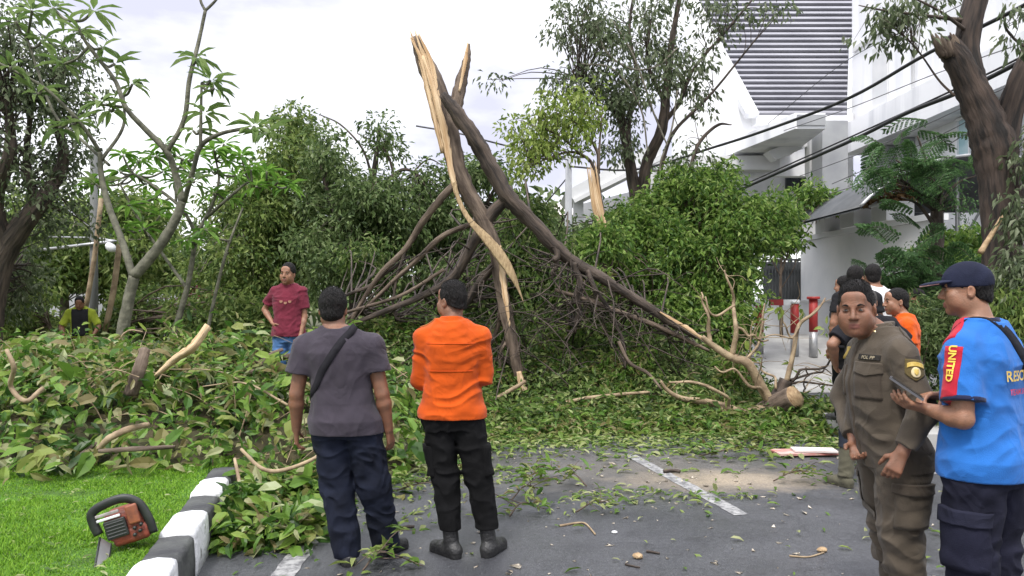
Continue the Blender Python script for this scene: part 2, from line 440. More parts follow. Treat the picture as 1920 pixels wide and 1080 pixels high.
tag(link('grass', np_mesh('grass', V, [np.arange(3 * n).reshape(-1, 3)]), M['grass']), 'short bright green turf growing behind the painted kerb', 'grass', kind='stuff')

# kerb: cast blocks painted alternately white and black
m_kw = mat('kerb_white', (.74, .75, .76), .75, col2=(.26, .26, .25), noise_scale=11, bump=.7, bump_scale=30, lo=.60, hi=.70, detail=8)
m_kb = mat('kerb_black', (.035, .036, .04), .75, col2=(.085, .09, .085), noise_scale=5, bump=.6, bump_scale=24)
m_moss = mat('kerb_chip', (.22, .22, .21), .9)
def kerb_block(i, white, label):
    y0 = 3.505 + i * .44
    d = np.array([-.212, .977]); d = d / np.linalg.norm(d); s_ = np.array([d[1], -d[0]])
    o2 = np.array([kerb_x(y0), y0])
    rg = np.random.default_rng(i + 40)
    ns, pr = 9, []
    hz = .262 + (.012 if white else -.008)
    prof = [(0, -.03), (0, .10), (-.006, hz - .035), (-.012, hz - .014), (-.034, hz), (-.10, hz + .003), (-.185, hz - .004), (-.203, hz - .02), (-.207, hz - .06), (-.207, -.03)]
    V = []
    for k in range(ns):
        f = k / (ns - 1)
        p = o2 + d * (f * .432 + .004)
        e = .010 * (k in (0, ns - 1))
        for (u, z) in prof:
            jx, jz = rg.normal(0, .0022, 2)
            uu = -.1035 + (u + .1035) * (1 - e * 3) ; zz = z * (1 - e * 1.2)
            q = p + s_ * (uu + jx)
            V.append((q[0], q[1], zz + jz))
    m = len(prof); F_ = []
    for k in range(ns - 1):
        for q in range(m):
            F_.append((k * m + q, k * m + (q + 1) % m, (k + 1) * m + (q + 1) % m, (k + 1) * m + q))
    mb = MB(); mb.add(V, F_ + [tuple(range(m))[::-1], tuple(range((ns - 1) * m, ns * m))])
    base = np.array([o2[0], o2[1], 0])
    o = mb.build('kerb_block', m_kw if white else m_kb, loc=base)
    # face winding
    bm = bmesh.new(); bm.from_mesh(o.data); bmesh.ops.recalc_face_normals(bm, faces=bm.faces); bm.to_mesh(o.data); bm.free()
    return tag(o, label, 'kerb block', 'painted kerb blocks along the verge')
for i, (wht, lb) in enumerate([(False, 'black kerb block cut off by the bottom edge of the photo'),
        (True, 'white kerb block nearest the camera, beside the chainsaw'),
        (False, 'black painted kerb block directly right of the chainsaw'),
        (True, 'white kerb block between the two black blocks, behind the chainsaw'),
        (False, 'black kerb block half hidden by fallen leaves and grass'),
        (True, 'farthest white kerb block, at the edge of the big leaf pile'),
        (False, 'black kerb block at the far end, almost buried in branches')]):
    kerb_block(i - 1, wht, lb)
# ------------------------------------------------------------------ white house on the right
def quad_box(mb, P, d, mi=0): mb.prism(P, d, mi)
house = empty('white_house', (9, 25, 0), 'large white modern house with a grey slatted roof and angled white walls', 'house')
# steep slatted roof
z0 = at(1500, 215, 26)[2]
def roofpt(px, py, lift=0.0):
    v = (HZ - py) / F
    Y = (EYE - z0 + 1.2 * 26 + lift) / (1.2 - v)
    return at(px, py, Y)
rows = np.arange(216, -190, -9.8)
def rl(py): return np.interp(py, [-200, 0, 215], [1195, 1308, 1420])
def rr_(py): return np.interp(py, [-200, -30, 45, 75, 76, 215], [1850, 1760, 1655, 1640, 1592, 1588])
mb = MB()
nrm = unit([0, -1.2, 1.0])
bk = [roofpt(rl(216), 216), roofpt(rr_(216), 216), roofpt(1592, 76), roofpt(1655, 45), roofpt(1760, -30), roofpt(1850, -188), roofpt(rl(-188), -188)]
mb.prism(bk, -nrm * .15, 1)
for k in range(len(rows) - 1):
    y0_, y1_ = rows[k], rows[k] - 5.9
    P = np.array([roofpt(rl(y0_), y0_), roofpt(rr_(y0_) - 2, y0_), roofpt(rr_(y1_) - 2, y1_), roofpt(rl(y1_), y1_)]) + nrm * .004
    # each slat tips forward at its lower edge
    P2 = P.copy(); P2[:2] += nrm * .10; P2[2:] += nrm * .05
    V = np.concatenate([P, P2]); n = 4
    mb.add(V, [(3, 2, 1, 0), (4, 5, 6, 7), (0, 1, 5, 4), (1, 2, 6, 5), (2, 3, 7, 6), (3, 0, 4, 7)], 0)
mb.build('roof', [M['roof_slat'], M['roof_back']], house, shade=False)
# raking parapet along the roof's left edge
mb = MB(); a, b_ = roofpt(1421, 222), roofpt(1195, -200); off = np.array([-.45, 0, 0])
mb.prism([a, a + off, b_ + off, b_], nrm * .22); mb.build('parapet', M['white_wall'], house, shade=False)
# gable wall below / left of the roof
mb = MB()
mb.prism([at(1262, 330, 26.3), at(1600, 330, 26.3), at(1600, 214, 26.3), at(1424, 214, 26.3), at(1318, 14, 26.3), at(1300, 40, 26.3), at(1268, 190, 26.3)], (0, .4, 0))
mb.prism([at(1418, 232, 25.8), at(1590, 232, 25.8), at(1590, 216, 25.8), at(1418, 216, 25.8)], (0, .5, 0))
mb.build('gable_wall', M['white_wall'], house, shade=False)
# entrance canopy slab, soffit beam, pillar
mb = MB()
A = np.array([8.04, 22.0]); B = np.array([7.25, 27.5])
for (za, zb) in ((6.42, 6.87),):
    mb.prism([(A[0], A[1], za), (8.92, 22.0, za), (9.4, 26.2, za), (B[0], 26.2, za)], (0, 0, zb - za))
mb.build('canopy_slab', M['white_wall'], house, shade=False)
mb = MB()
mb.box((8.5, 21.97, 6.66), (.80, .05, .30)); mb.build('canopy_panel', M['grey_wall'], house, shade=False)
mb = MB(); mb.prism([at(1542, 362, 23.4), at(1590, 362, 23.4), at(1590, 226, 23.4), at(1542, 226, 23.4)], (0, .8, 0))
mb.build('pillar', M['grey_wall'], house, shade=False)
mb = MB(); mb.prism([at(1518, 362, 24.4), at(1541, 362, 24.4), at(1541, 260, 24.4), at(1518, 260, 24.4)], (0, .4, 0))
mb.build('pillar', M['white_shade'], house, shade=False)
mb = MB()
mb.prism([at(1225, 318, 25.6), at(1462, 318, 25.6), at(1462, 292, 25.6), at(1225, 292, 25.6)], (0, .5, 0))
mb.prism([at(1455, 300, 24.6), at(1541, 262, 24.6), at(1541, 240, 24.6), at(1440, 284, 24.6)], (0, .5, 0))
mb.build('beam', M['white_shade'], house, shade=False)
mb = MB()
mb.prism([at(1180, 470, 27.2), at(1600, 470, 27.2), at(1600, 300, 27.2), at(1230, 300, 27.2)], (0, .3, 0)); mb.build('wall', M['wall_pale'], house, shade=False)
mb = MB(); mb.prism([at(1474, 356, 27.05), at(1518, 356, 27.05), at(1518, 314, 27.05), at(1474, 326, 27.05)], (0, .12, 0)); mb.build('window', M['dark_glass'], house, shade=False)
# left porch with a pitched eave
mb = MB()
mb.prism([at(1061, 358, 24), at(1075, 374, 24), at(1240, 290, 24), at(1240, 262, 24)], (0, 3.2, 0))
mb.prism([at(1075, 374, 23.9), at(1078, 380, 23.9), at(1240, 300, 23.9), at(1240, 290.5, 23.9)], (0, .25, 0))
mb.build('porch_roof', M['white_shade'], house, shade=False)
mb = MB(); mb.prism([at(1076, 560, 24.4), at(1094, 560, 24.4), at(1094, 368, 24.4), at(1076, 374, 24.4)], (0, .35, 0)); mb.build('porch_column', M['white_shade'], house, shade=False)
mb = MB(); mb.prism([at(1186, 560, 24.4), at(1196, 560, 24.4), at(1196, 330, 24.4), at(1186, 330, 24.4)], (0, .3, 0)); mb.build('porch_column', M['white_wall'], house, shade=False)
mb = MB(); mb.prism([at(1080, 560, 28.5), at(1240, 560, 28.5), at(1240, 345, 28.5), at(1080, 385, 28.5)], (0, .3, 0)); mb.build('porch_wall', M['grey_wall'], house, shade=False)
mb = MB(); mb.prism([at(1140, 430, 28.3), at(1188, 430, 28.3), at(1188, 372, 28.3), at(1140, 378, 28.3)], (0, .1, 0)); mb.build('shutter', M['steel'], house, shade=False)
# right wing running towards the viewer
mb = MB()
mb.prism([(11.65, 26.5, 7.41), (11.65, 12.5, 7.41), (11.65, 12.5, 14.5), (11.65, 26.5, 14.5)], (4, 0, 0))
mb.prism([(12.0, 26.5, 0), (12.0, 12.5, 0), (12.0, 12.5, 6.4), (12.0, 26.5, 6.4)], (4, 0, 0))
mb.build('wing_wall', M['white_wall'], house, shade=False)
mb = MB(); mb.prism([(11.1, 26, 6.4), (11.1, 12.5, 6.4), (11.1, 12.5, 7.41), (11.1, 26, 7.41)], (4, 0, 0)); mb.build('balcony', M['white_wall'], house, shade=False)
for (y0_, y1_, z1) in ((25.0, 24.2, 6.38), (23.4, 23.0, 6.38), (18.9, 18.2, 6.38)):
    mb = MB(); mb.prism([(11.75, y0_, 0), (11.75, y1_, 0), (11.75, y1_, z1), (11.75, y0_, z1)], (.24, 0, 0)); mb.build('pilaster', M['grey_wall'], house, shade=False)
mb = MB(); mb.prism([(11.6, 24.9, 7.43), (11.6, 23.9, 7.43), (11.6, 23.9, 9.6), (11.6, 24.9, 9.6)], (.04, 0, 0)); mb.build('wall_panel', M['wall_pale'], house, shade=False)
mb = MB(); mb.prism([(11.9, 20.6, 4.9), (11.9, 19.5, 4.9), (11.9, 19.5, 6.3), (11.9, 20.6, 6.3)], (.06, 0, 0)); f = mb.build('window', M['blue_glass'], house, shade=False)
mb = MB()
for yv in (20.62, 20.05, 19.48): mb.box((11.87, yv, 5.6), (.06, .06, 1.46))
mb.box((11.868, 20.05, 6.34), (.06, 1.2, .07)); mb.build('window_frame', M['white_wall'], f, shade=False)

mb = MB(); mb.prism([(11.58, 26.3, 9.95), (11.58, 12.6, 9.95), (11.58, 12.6, 10.1), (11.58, 26.3, 10.1)], (.06, 0, 0)); mb.build('ledge', M['white_shade'], house, shade=False)
mb = MB(); mb.tube([(11.56, 22.3, 7.42), (11.56, 22.3, 14)], .05, 8); mb.build('downpipe', M['white_shade'], house)
mb = MB(); mb.prism([(11.94, 23.9, 3.2), (11.94, 22.2, 3.2), (11.94, 22.2, 5.4), (11.94, 23.9, 5.4)], (.05, 0, 0)); f = mb.build('window', M['dark_glass'], house, shade=False)
mb = MB(); mb.box((11.92, 23.05, 5.44), (.08, 1.9, .08)); mb.build('window_frame', M['white_wall'], f, shade=False)
# pink-white houses far beyond the junction
far = empty('distant_house', at(1030, 420, 60) * np.array([1, 1, 0]), 'small pale pink house far off behind the fallen limbs', 'house')
mb = MB(); p = at(1015, 400, 60); mb.box((p[0], 62, 4), (5, 4, 8.0)); mb.build('wall', mat('pink_wall', (.62, .50, .47), .9, col2=(.7, .62, .6)), far, shade=False)
mb = MB(); q0 = at(960, 372, 60); q1 = at(1075, 372, 60)
mb.prism([(p[0] - 3, 59.5, 8.05), (p[0] + 3, 59.5, 8.05), (p[0] + 2, 62, 9.2), (p[0] - 2, 62, 9.2)], (0, 3, 0)); mb.build('roof', mat('pale_roof', (.55, .50, .48), .9), far, shade=False)

# ------------------------------------------------------------------ carport, boundary wall, gate
cp = empty('carport', at(1740, 560, 16) * np.array([1, 1, 0]), 'dark arched carport roof on thin posts beside the white house', 'carport')
prof = curve(np.array([at(1612, 388, 15), at(1640, 362, 15), at(1690, 328, 15), at(1760, 301, 15), at(1850, 292, 15), at(1960, 306, 15), at(2050, 345, 15)]), 26)
V = np.concatenate([prof, prof + [0, 4.5, 0], prof + [0, 0, -.05], prof + [0, 4.5, -.05]]); n = 26; mb = MB()
i = np.arange(n - 1)
mb.addq(V, np.concatenate([np.stack([i, i + 1, n + i + 1, n + i], -1), np.stack([2 * n + i, 3 * n + i, 3 * n + i + 1, 2 * n + i + 1], -1), np.stack([i, 2 * n + i, 2 * n + i + 1, i + 1], -1)]))
mb.build('roof_sheet', M['awning'], cp)
mb = MB(); mb.tube(prof + [0, -.03, .015], .03, 6); mb.build('edge_rail', M['steel'], cp)
mb = MB(); mb.prism([at(1630, 398, 19.4), at(1960, 398, 19.4), at(1960, 330, 19.4), at(1700, 345, 19.4)], (0, .1, 0)); mb.build('back_panel', M['awning'], cp, shade=False)
for px in (1795, 1940):
    mb = MB(); p = at(px, 400, 15.2); mb.tube([(p[0], p[1], 0), (p[0], p[1], at(px, 305, 15.2)[2])], .04, 8); mb.build('post', M['dark_metal'], cp)
mb = MB(); mb.tube([at(1795, 470, 15.2), at(1835, 400, 15.2)], .025, 6); mb.build('brace', M['dark_metal'], cp)

bw = empty('boundary_wall', (7.9, 17, 0), 'pale plastered boundary wall with a capping, beside the dark gate', 'wall')
mb = MB(); mb.prism([(7.62, 20.2, 0), (8.0, 14.8, 0), (8.0, 14.8, 3.08), (7.62, 20.2, 3.08)], (.22, 0, 0)); mb.prism([(7.62, 20.2, 0), (7.62, 20.2, 3.08), (10.5, 20.2, 3.08), (10.5, 20.2, 0)], (0, .2, 0)); mb.build('wall', M['wall_pale'], bw, shade=False)
mb = MB(); mb.prism([(7.54, 20.3, 3.085), (7.92, 14.7, 3.085), (8.30, 14.7, 3.085), (7.92, 20.3, 3.085)], (0, 0, .12)); mb.build('coping', M['white_shade'], bw, shade=False)
mb = MB(); mb.box((7.98, 14.55, 1.25), (.5, .45, 2.5)); mb.build('pier', M['grey_wall'], bw, shade=False)
PLANT = []
pots = 'planters of dead leaves on the boundary wall'
for (px, Y, wx, lb) in ((1559, 19.0, .30, 'square white planter at the left end of the wall top'), (1607, 17.6, .36, 'pale planter heaped with dead leaves on the wall top'), (1650, 16.3, .34, 'stained planter nearest the mimosa on the wall top')):
    x = 7.62 + (20.2 - Y) * .0704 + .12
    r = empty('planter', (x, Y, 3.205), lb, 'planter', pots)
    mb = MB(); h = .34
    mb.prism([(x - wx * .85, Y - wx, 3.205), (x + wx * .85, Y - wx, 3.205), (x + wx * .85, Y + wx, 3.205), (x - wx * .85, Y + wx, 3.205)], (0, 0, h))
    mb.prism([(x - wx * .95, Y - wx * 1.1, 3.205 + h), (x + wx * .95, Y - wx * 1.1, 3.205 + h), (x + wx * .95, Y + wx * 1.1, 3.205 + h), (x - wx * .95, Y + wx * 1.1, 3.205 + h)], (0, 0, .05))
    mb.build('pot', M['white_shade'], r, shade=False); PLANT.append((r, x, Y, 3.205 + h + .05, wx))
aw = empty('gate_awning', (7.9, 21, 0), 'small dark arched awning above the planters', 'awning')
pr = curve(np.array([at(1524, 402, 20.6), at(1548, 386, 20.6), at(1590, 371, 20.6), at(1650, 366, 20.6), at(1700, 368, 20.6)]), 16)
V = np.concatenate([pr, pr + [0, 3.4, .0], pr + [0, 0, -.06]]); n = 16; i = np.arange(n - 1); mb = MB()
mb.addq(V, np.concatenate([np.stack([i, i + 1, n + i + 1, n + i], -1), np.stack([i, 2 * n + i, 2 * n + i + 1, i + 1], -1)])); mb.build('sheet', M['awning'], aw)
for xb, zb in ((8.3, 4.25), (9.6, 4.3)):
    mb = MB(); mb.tube([(xb, 20.8, 3.0), (xb, 20.8, zb)], .03); mb.build('bracket', M['dark_metal'], aw)

gt = empty('barred_gate', at(1480, 560, 20.8) * np.array([1, 1, 0]), 'dark barred metal gate left of the pale boundary wall', 'gate')
mb = MB(); g0, g1 = at(1436, 600, 20.8), at(1520, 600, 20.8); zt = at(1480, 487, 20.8)[2]
for x in np.linspace(g0[0], g1[0], 15): mb.box((x, 20.8, (zt + .35) / 2), (.028, .028, zt - .35))
mb.build('bars', M['dark_metal'], gt, shade=False)
mb = MB()
for z in (.4, 1.3, zt):
    mb = MB(); mb.box(((g0[0] + g1[0]) / 2, 20.8, z), (g1[0] - g0[0] + .06, .045, .05)); mb.build('rail', M['dark_metal'], gt, shade=False)
pass
mb = MB(); mb.box(((g0[0] + g1[0]) / 2, 21.0, (zt + .35) / 2), (g1[0] - g0[0], .02, zt - .45)); mb.build('sheet_backing', M['awning'], gt, shade=False)

lw = empty('low_wall', (7.0, 18.9, 0), 'low whitewashed wall behind the red and white posts', 'wall')
mb = MB(); a, b_ = at(1375, 568, 18.8), at(1590, 568, 18.8); mb.prism([(a[0], 18.8, 0), (b_[0], 18.8, 0), (b_[0], 18.8, a[2]), (a[0], 18.8, a[2])], (0, .2, 0)); mb.build('wall', M['white_wall'], lw, shade=False)
mb = MB(); mb.box(((a[0] + b_[0]) / 2, 18.9, a[2] + .03), (b_[0] - a[0] + .1, .35, .06)); mb.build('coping', M['white_shade'], lw, shade=False)

# red and white posts with a barrier bar
grp = 'red and white posts at the driveway'
for (px, top, bot, Y, lb, cap) in ((1525, 556, 668, 16.0, 'red topped metal post farthest right, standing clear of the twigs', True),
        (1490, 564, 664, 16.1, 'red and white post carrying the right end of the barrier bar', False),
        (1424, 566, 660, 16.3, 'red and white post carrying the left end of the barrier bar', False),
        (1388, 572, 655, 16.4, 'red and white post farthest left, among the twigs', False)):
    p = at(px, top, Y); g = float(drive_z(0, Y)) ; zt = p[2]
    r = empty('bollard', (p[0], Y, g), lb, 'bollard', grp)
    zm = g + (zt - g) * .42
    mb = MB(); mb.tube([(p[0], Y, g), (p[0], Y, zm)], .085, 14); mb.build('shaft', M['steel'], r)
    mb = MB(); mb.tube([(p[0], Y, zm), (p[0], Y, zt - .06)], .088, 14); mb.build('red_band', M['red_paint'], r)
    mb = MB(); mb.tube([(p[0], Y, zt - .06), (p[0], Y, zt)], .10 if not cap else .13, 14); mb.build('cap', M['white_paint'] if not cap else M['red_paint'], r)
br = empty('barrier_bar', (at(1457, 566, 16.2)[0], 16.1, 0), 'horizontal barrier bar painted white and red between two posts', 'barrier')
for k, (pa, pb) in enumerate(((1418, 1440), (1440, 1468), (1468, 1498))):
    mb = MB(); a, b_ = at(pa, 568, 16.1), at(pb, 566, 16.1); mb.box((a + b_) / 2, (b_[0] - a[0], .07, .12)); mb.build('band', M['red_paint'] if k == 1 else M['white_paint'], br, shade=False)

# ------------------------------------------------------------------ poles, lamp, cables
pl = empty('utility_pole', at(1066, 560, 22) * np.array([1, 1, 0]), 'grey concrete utility pole left of the porch', 'pole')
mb = MB(); p = at(1066, 288, 22); mb.tube([(p[0], 22, 0), (p[0], 22, p[2])], [.13, .09], 12); mb.build('shaft', M['grey_wall'], pl)
mb = MB(); mb.tube([at(1066, 330, 22), at(1012, 395, 22)], .02, 5); mb.build('stay_wire', M['cable'], pl)
mb = MB(); mb.box((p[0], 22, p[2] - .1), (.9, .06, .06)); mb.build('crossarm', M['dark_metal'], pl, shade=False)
lp = empty('street_lamp', at(172, 560, 18) * np.array([1, 1, 0]), 'grey pole with long side arms and a white lamp head, behind the plumeria', 'street lamp')
p = at(176, 285, 18)
mb = MB(); mb.tube([(p[0], 18, 0), (p[0], 18, p[2])], [.10, .08], 10); mb.build('pole', mat('pole_grey', (.13, .135, .13), .8), lp)
mb = MB()
mb.tube([at(82, 468, 18), at(215, 452, 17.8)], .035, 6); mb.tube([at(92, 444, 18), at(180, 446, 18), at(218, 452, 17.8)], .02, 6); mb.tube([at(175, 430, 18), at(105, 375, 18.5)], .02, 6)
mb.build('arm', M['steel'], lp)
mb = MB(); mb.tube(curve([at(200, 458, 17.8), at(208, 464, 17.8), at(216, 471, 17.8)], 6), [.05, .09, .1, .1, .08, .03], 8); mb.build('lamp_head', M['white_paint'], lp)
for (pa, pb, r, lb) in (((190, 372, 16), (176, 470, 16), .05, 'short pale pole end leaning above the lamp arm'), ((224, 458, 14.5), (197, 622, 14.5), .055, 'long pale bamboo prop leaning beside the plumeria trunk')):
    mb = MB(); a, b_ = at(*pa), at(*pb)
    if pb[1] < 560: b_ = a + (b_ - a) * 2.2
    mb.tube(curve([a, (a + b_) / 2 + [.03, 0, 0], b_], 8), r, 8, jit=.06)
    tag(mb.build('bamboo_pole', M['bark_tan'], loc=b_), lb, 'pole', 'bamboo poles among the trees')
mb = MB(); a, b_ = at(340, 535, 24), at(438, 535, 24); mb.prism([(a[0], 24, 0), (b_[0], 24, 0), (b_[0], 24, a[2]), (a[0], 24, a[2])], (0, .3, 0))
tag(mb.build('red_wall', mat('red_wall', (.26, .06, .07), .8, col2=(.20, .05, .06), noise_scale=2), shade=False, loc=((a[0] + b_[0]) / 2, 24, 0)), 'low dark red wall glimpsed through the trees on the left', 'wall')
mb = MB(); a, b_ = at(20, 560, 26), at(330, 560, 26); mb.prism([(a[0], 26, 0), (b_[0], 26, 0), (b_[0], 26, 1.75), (a[0], 26, 1.75)], (0, .25, 0))
tag(mb.build('grey_wall', M['grey_wall'], shade=False, loc=((a[0] + b_[0]) / 2, 26, 0)), 'low grey wall behind the worker in the yellow vest', 'wall')

def cable(name, P, r, m, lb, group=None, n=40):
    P = curve(np.array([at(*p) for p in P]), n); mb = MB(); mb.tube(P, r, 6); return tag(mb.build(name, m, loc=P[0]), lb, 'cable', group)
gc = 'cables strung along the house front'
cable('cable', [(1066, 312, 22), (1190, 318, 19), (1345, 274, 15.6), (1470, 232, 13.5), (1600, 180, 11.8), (1740, 100, 10.2), (1920, 10, 8.8), (2100, -95, 7.6)], .026, M['cable'], 'thick black twisted cable, highest of the heavy cables, crossing the slatted roof', gc)
cable('cable', [(1300, 395, 18), (1450, 328, 15), (1600, 262, 12.5), (1700, 212, 11.2), (1800, 172, 10.2), (1920, 112, 9.2), (2100, 10, 8)], .03, M['cable'], 'thick black cable running below the balcony to the big tree', gc)
cable('cable', [(1320, 380, 18), (1460, 317, 15), (1610, 250, 12.5), (1800, 163, 10.2), (1920, 104, 9.2), (2100, 4, 8)], .014, M['cable'], 'thinner black cable lying just above the lower thick cable', gc)
for k, (pts, lb) in enumerate((([(1500, 330, 15), (1620, 285, 13), (1740, 232, 11.5), (1830, 190, 10.5), (1960, 130, 9.5)], 'thin grey wire right under the lower thick cable'),
        ([(1560, 345, 14), (1680, 292, 12.5), (1790, 240, 11.2), (1850, 205, 10.5), (1990, 130, 9.5)], 'thin grey wire passing behind the mimosa fronds'),
        ([(1560, 362, 14), (1690, 320, 12.5), (1800, 258, 11.2), (1860, 222, 10.6), (2000, 150, 9.5)], 'lowest thin grey wire, just above the carport'),
        ([(1470, 245, 15), (1600, 200, 13), (1750, 140, 11), (1920, 80, 9.5), (2050, 30, 9)], 'thin grey wire across the white wing wall'),
        ([(1440, 232, 16), (1590, 112, 14), (1760, 30, 12), (1900, -40, 11)], 'faint grey wire high on the white wing wall'))):
    cable('wire', pts, .007, M['cable_grey'], lb, 'thin wires on the house front')
cable('wire', [(780, 236, 16), (860, 250, 16), (945, 272, 16), (1066, 300, 22)], .018, M['cable_grey'], 'grey wire in the open sky right of the broken trunk', 'thin wires on the house front')
# ------------------------------------------------------------------ leaves, trees
T2 = (np.array([[0, 0, 0], [.42, .5, .12], [1, 0, -.12], [.42, -.5, .12]]), np.array([[0, 2, 1], [0, 3, 2]]))
T6 = (np.array([[0, 0, 0], [.28, .44, .07], [.28, -.44, .07], [.68, .36, .02], [.68, -.36, .02], [1, 0, -.22], [.5, 0, -.03]]),
      np.array([[0, 2, 6], [2, 4, 6], [4, 5, 6], [5, 3, 6], [3, 1, 6], [1, 0, 6]]))
def leaf_geo(pos, d, nr, ln, wd, T=T2):
    d = d / np.maximum(np.linalg.norm(d, axis=1, keepdims=True), 1e-6)
    y = np.cross(nr, d); y /= np.maximum(np.linalg.norm(y, axis=1, keepdims=True), 1e-6)
    z = np.cross(d, y)
    t, f = T
    V = pos[:, None] + d[:, None] * (t[None, :, 0:1] * ln[:, None, None]) + y[:, None] * (t[None, :, 1:2] * wd[:, None, None]) + z[:, None] * (t[None, :, 2:3] * ln[:, None, None])
    n, k = V.shape[:2]
    return V.reshape(-1, 3), (f[None] + np.arange(n)[:, None, None] * k).reshape(-1, f.shape[1])

class Leaves:
    def __init__(s): s.V = []; s.Fc = []; s.n = 0
    def add(s, pos, d, nr, ln, wd, T=T2):
        if len(pos) == 0: return
        V, f = leaf_geo(pos, d, nr, ln, wd, T); s.V.append(V); s.Fc.append(f + s.n); s.n += len(V)
    def build(s, name, m, parent=None, loc=None):
        V = np.concatenate(s.V)
        if loc is not None: V = V - np.asarray(loc)
        o = link(name, np_mesh(name, V, [np.concatenate(s.Fc)]), m, parent, shade=False)
        if loc is not None: o.location = loc
        return o

def rdirs(rg, n):
    v = rg.normal(size=(n, 3)); return v / np.linalg.norm(v, axis=1, keepdims=True)

def clump_leaves(lv, rg, centers, rad, per, ln, aspect=.42, droop=.5, T=T2, outward=.6, flat=.8):
    """leaves in small sprays round each centre, hanging a little"""
    C_ = np.asarray(centers); n = len(C_)
    if n == 0: return
    per_ = np.maximum(1, (per * (.55 + .9 * rg.random(n))).astype(int))
    idx = np.repeat(np.arange(n), per_); m = len(idx)
    o = rdirs(rg, m) * (rg.random((m, 1)) ** .45) * np.asarray(rad if np.ndim(rad) else np.full(n, rad))[idx][:, None]
    o[:, 2] *= flat
    pos = C_[idx] + o
    d = unit_rows(o) * outward + rdirs(rg, m) * .7; d[:, 2] -= droop
    nr = rdirs(rg, m) * .75; nr[:, 2] += .8
    L_ = ln * (.6 + .75 * rg.random(m)); lv.add(pos, d, nr, L_, L_ * aspect * (.8 + .4 * rg.random(m)), T)

def unit_rows(v): return v / np.maximum(np.linalg.norm(v, axis=1, keepdims=True), 1e-6)

def blob_centers(rg, c, r, n, hole=.55, nf=1.2, shell=.35):
    """clump centres in an ellipsoid, thinned by noise so that gaps stay open"""
    out = []
    while len(out) < n:
        u = rdirs(rg, 400) * (rg.random((400, 1)) ** shell); p = c + u * r
        k = noise(p[:, 0] * nf * 1.5 + 3.1, p[:, 1] * nf * 1.5, p[:, 2] * nf * 1.5) > rg.random(400) * 1.0 - hole + .12
        out.extend(list(p[k]))
    return np.array(out[:n])

def limb(mb, P, wpx, seed=0, jit=.07, n=None, seg=9, mi=0, cap_mi=None, wob=.0):
    """P: list of (px, py, Y); wpx: widths in photo pixels"""
    P = [at(*p) for p in P]
    Y = np.array([p[1] for p in P])
    r = np.asarray(wpx, float) * Y / F / 2
    n = n or max(10, len(P) * 6)
    C_ = curve(P, n); rr = np.interp(np.linspace(0, 1, n), np.linspace(0, 1, len(r)), r)
    if wob:
        rg = np.random.default_rng(seed); t = np.linspace(0, 1, n)
        for _ in range(3):
            C_ = C_ + np.sin(t[:, None] * rg.uniform(4, 16) + rg.uniform(0, 6, 3)) * wob * rg.normal(size=3)
    mb.tube(C_, rr, seg, jit=jit, seed=seed, mi=mi, cap_mi=cap_mi)
    return C_, rr

def twig(mb, a, b, r, rg, sag=.1, seg=5, n=7, mi=0):
    a = np.asarray(a); b = np.asarray(b); m_ = (a + b) / 2; Ld = np.linalg.norm(b - a)
    mid = m_ + rg.normal(size=3) * Ld * .09 + np.array([0, 0, sag * Ld])
    P = curve([a, mid, b], n); mb.tube(P, np.linspace(r, r * .35, n), seg, caps=False, mi=mi); return P

def connect(mb, skel, centers, rg, r0=.018, every=1, sag=.08):
    """a twig from the nearest skeleton point to each clump centre"""
    S = np.concatenate(skel)
    for i, c in enumerate(centers[::every]):
        dd = np.linalg.norm((S - c) * [1, 1, .8] + [0, 0, .25], axis=1); k = rg.choice(np.argsort(dd)[:6])
        dist = np.linalg.norm(S[k] - c)
        twig(mb, S[k], c, r0 * (.5 + .35 * dist), rg, sag)

def tree(name, label, base, limbs, blobs, leaf, mleaf, mbark, group=None, seed=1, every=1, r0=.016, T=T2, cat='tree', jit=.08):
    """limbs: [(points, widths)], blobs: [(px,py,Y, rx_px,ry_px,ry_m, clumps)] -> trunk, branches, crown"""
    rg = np.random.default_rng(seed)
    root = empty(name, base, label, cat, group)
    skel = []; mb = MB()
    for k, (P, wpx) in enumerate(limbs):
        C_, rr = limb(mb, P, wpx, seed * 31 + k, jit); skel.append(C_[len(C_) // 4:])
        if k == 0: mb.build('trunk', mbark, root); mb = MB()
    lv = Leaves(); cents = []
    for (px, py, Y, rx, ry, rd, nC) in blobs:
        c = at(px, py, Y); k_ = Y / F
        cents.append(blob_centers(rg, c, np.array([rx * k_, rd, ry * k_]), nC))
    cents = np.concatenate(cents)
    if skel: connect(mb, skel, cents, rg, r0, every)
    if mb.n: mb.build('branches', mbark, root)
    clump_leaves(lv, rg, cents, leaf.get('rad', .3), leaf.get('per', 30), leaf['ln'], leaf.get('aspect', .42), leaf.get('droop', .5), T)
    lv.build('crown', mleaf, root)
    return root

FLOOR = lambda px, Y: (at(px, HZ, Y)[0], Y, 0)

# far tree line that closes the view behind everything
rg = np.random.default_rng(77); lv = Leaves()
cs = []
for k in range(430):
    x = rg.uniform(-46, 12); y = rg.uniform(34, 46); top = 6.2 + 2.2 * noise(x * .12, 0, 3) + 1.2 * noise(x * .5, 2, 3)
    if x > 2: top *= .62
    cs.append((x, y, rg.random() ** .8 * top))
clump_leaves(lv, rg, np.array(cs), 1.5, 55, .55, .5, .3)
tag(lv.build('tree_line', M['leaf_dark']), 'dense dark green tree line closing the view far behind the fallen tree', 'trees', kind='stuff')

gB = 'broad trees behind the fallen tree'
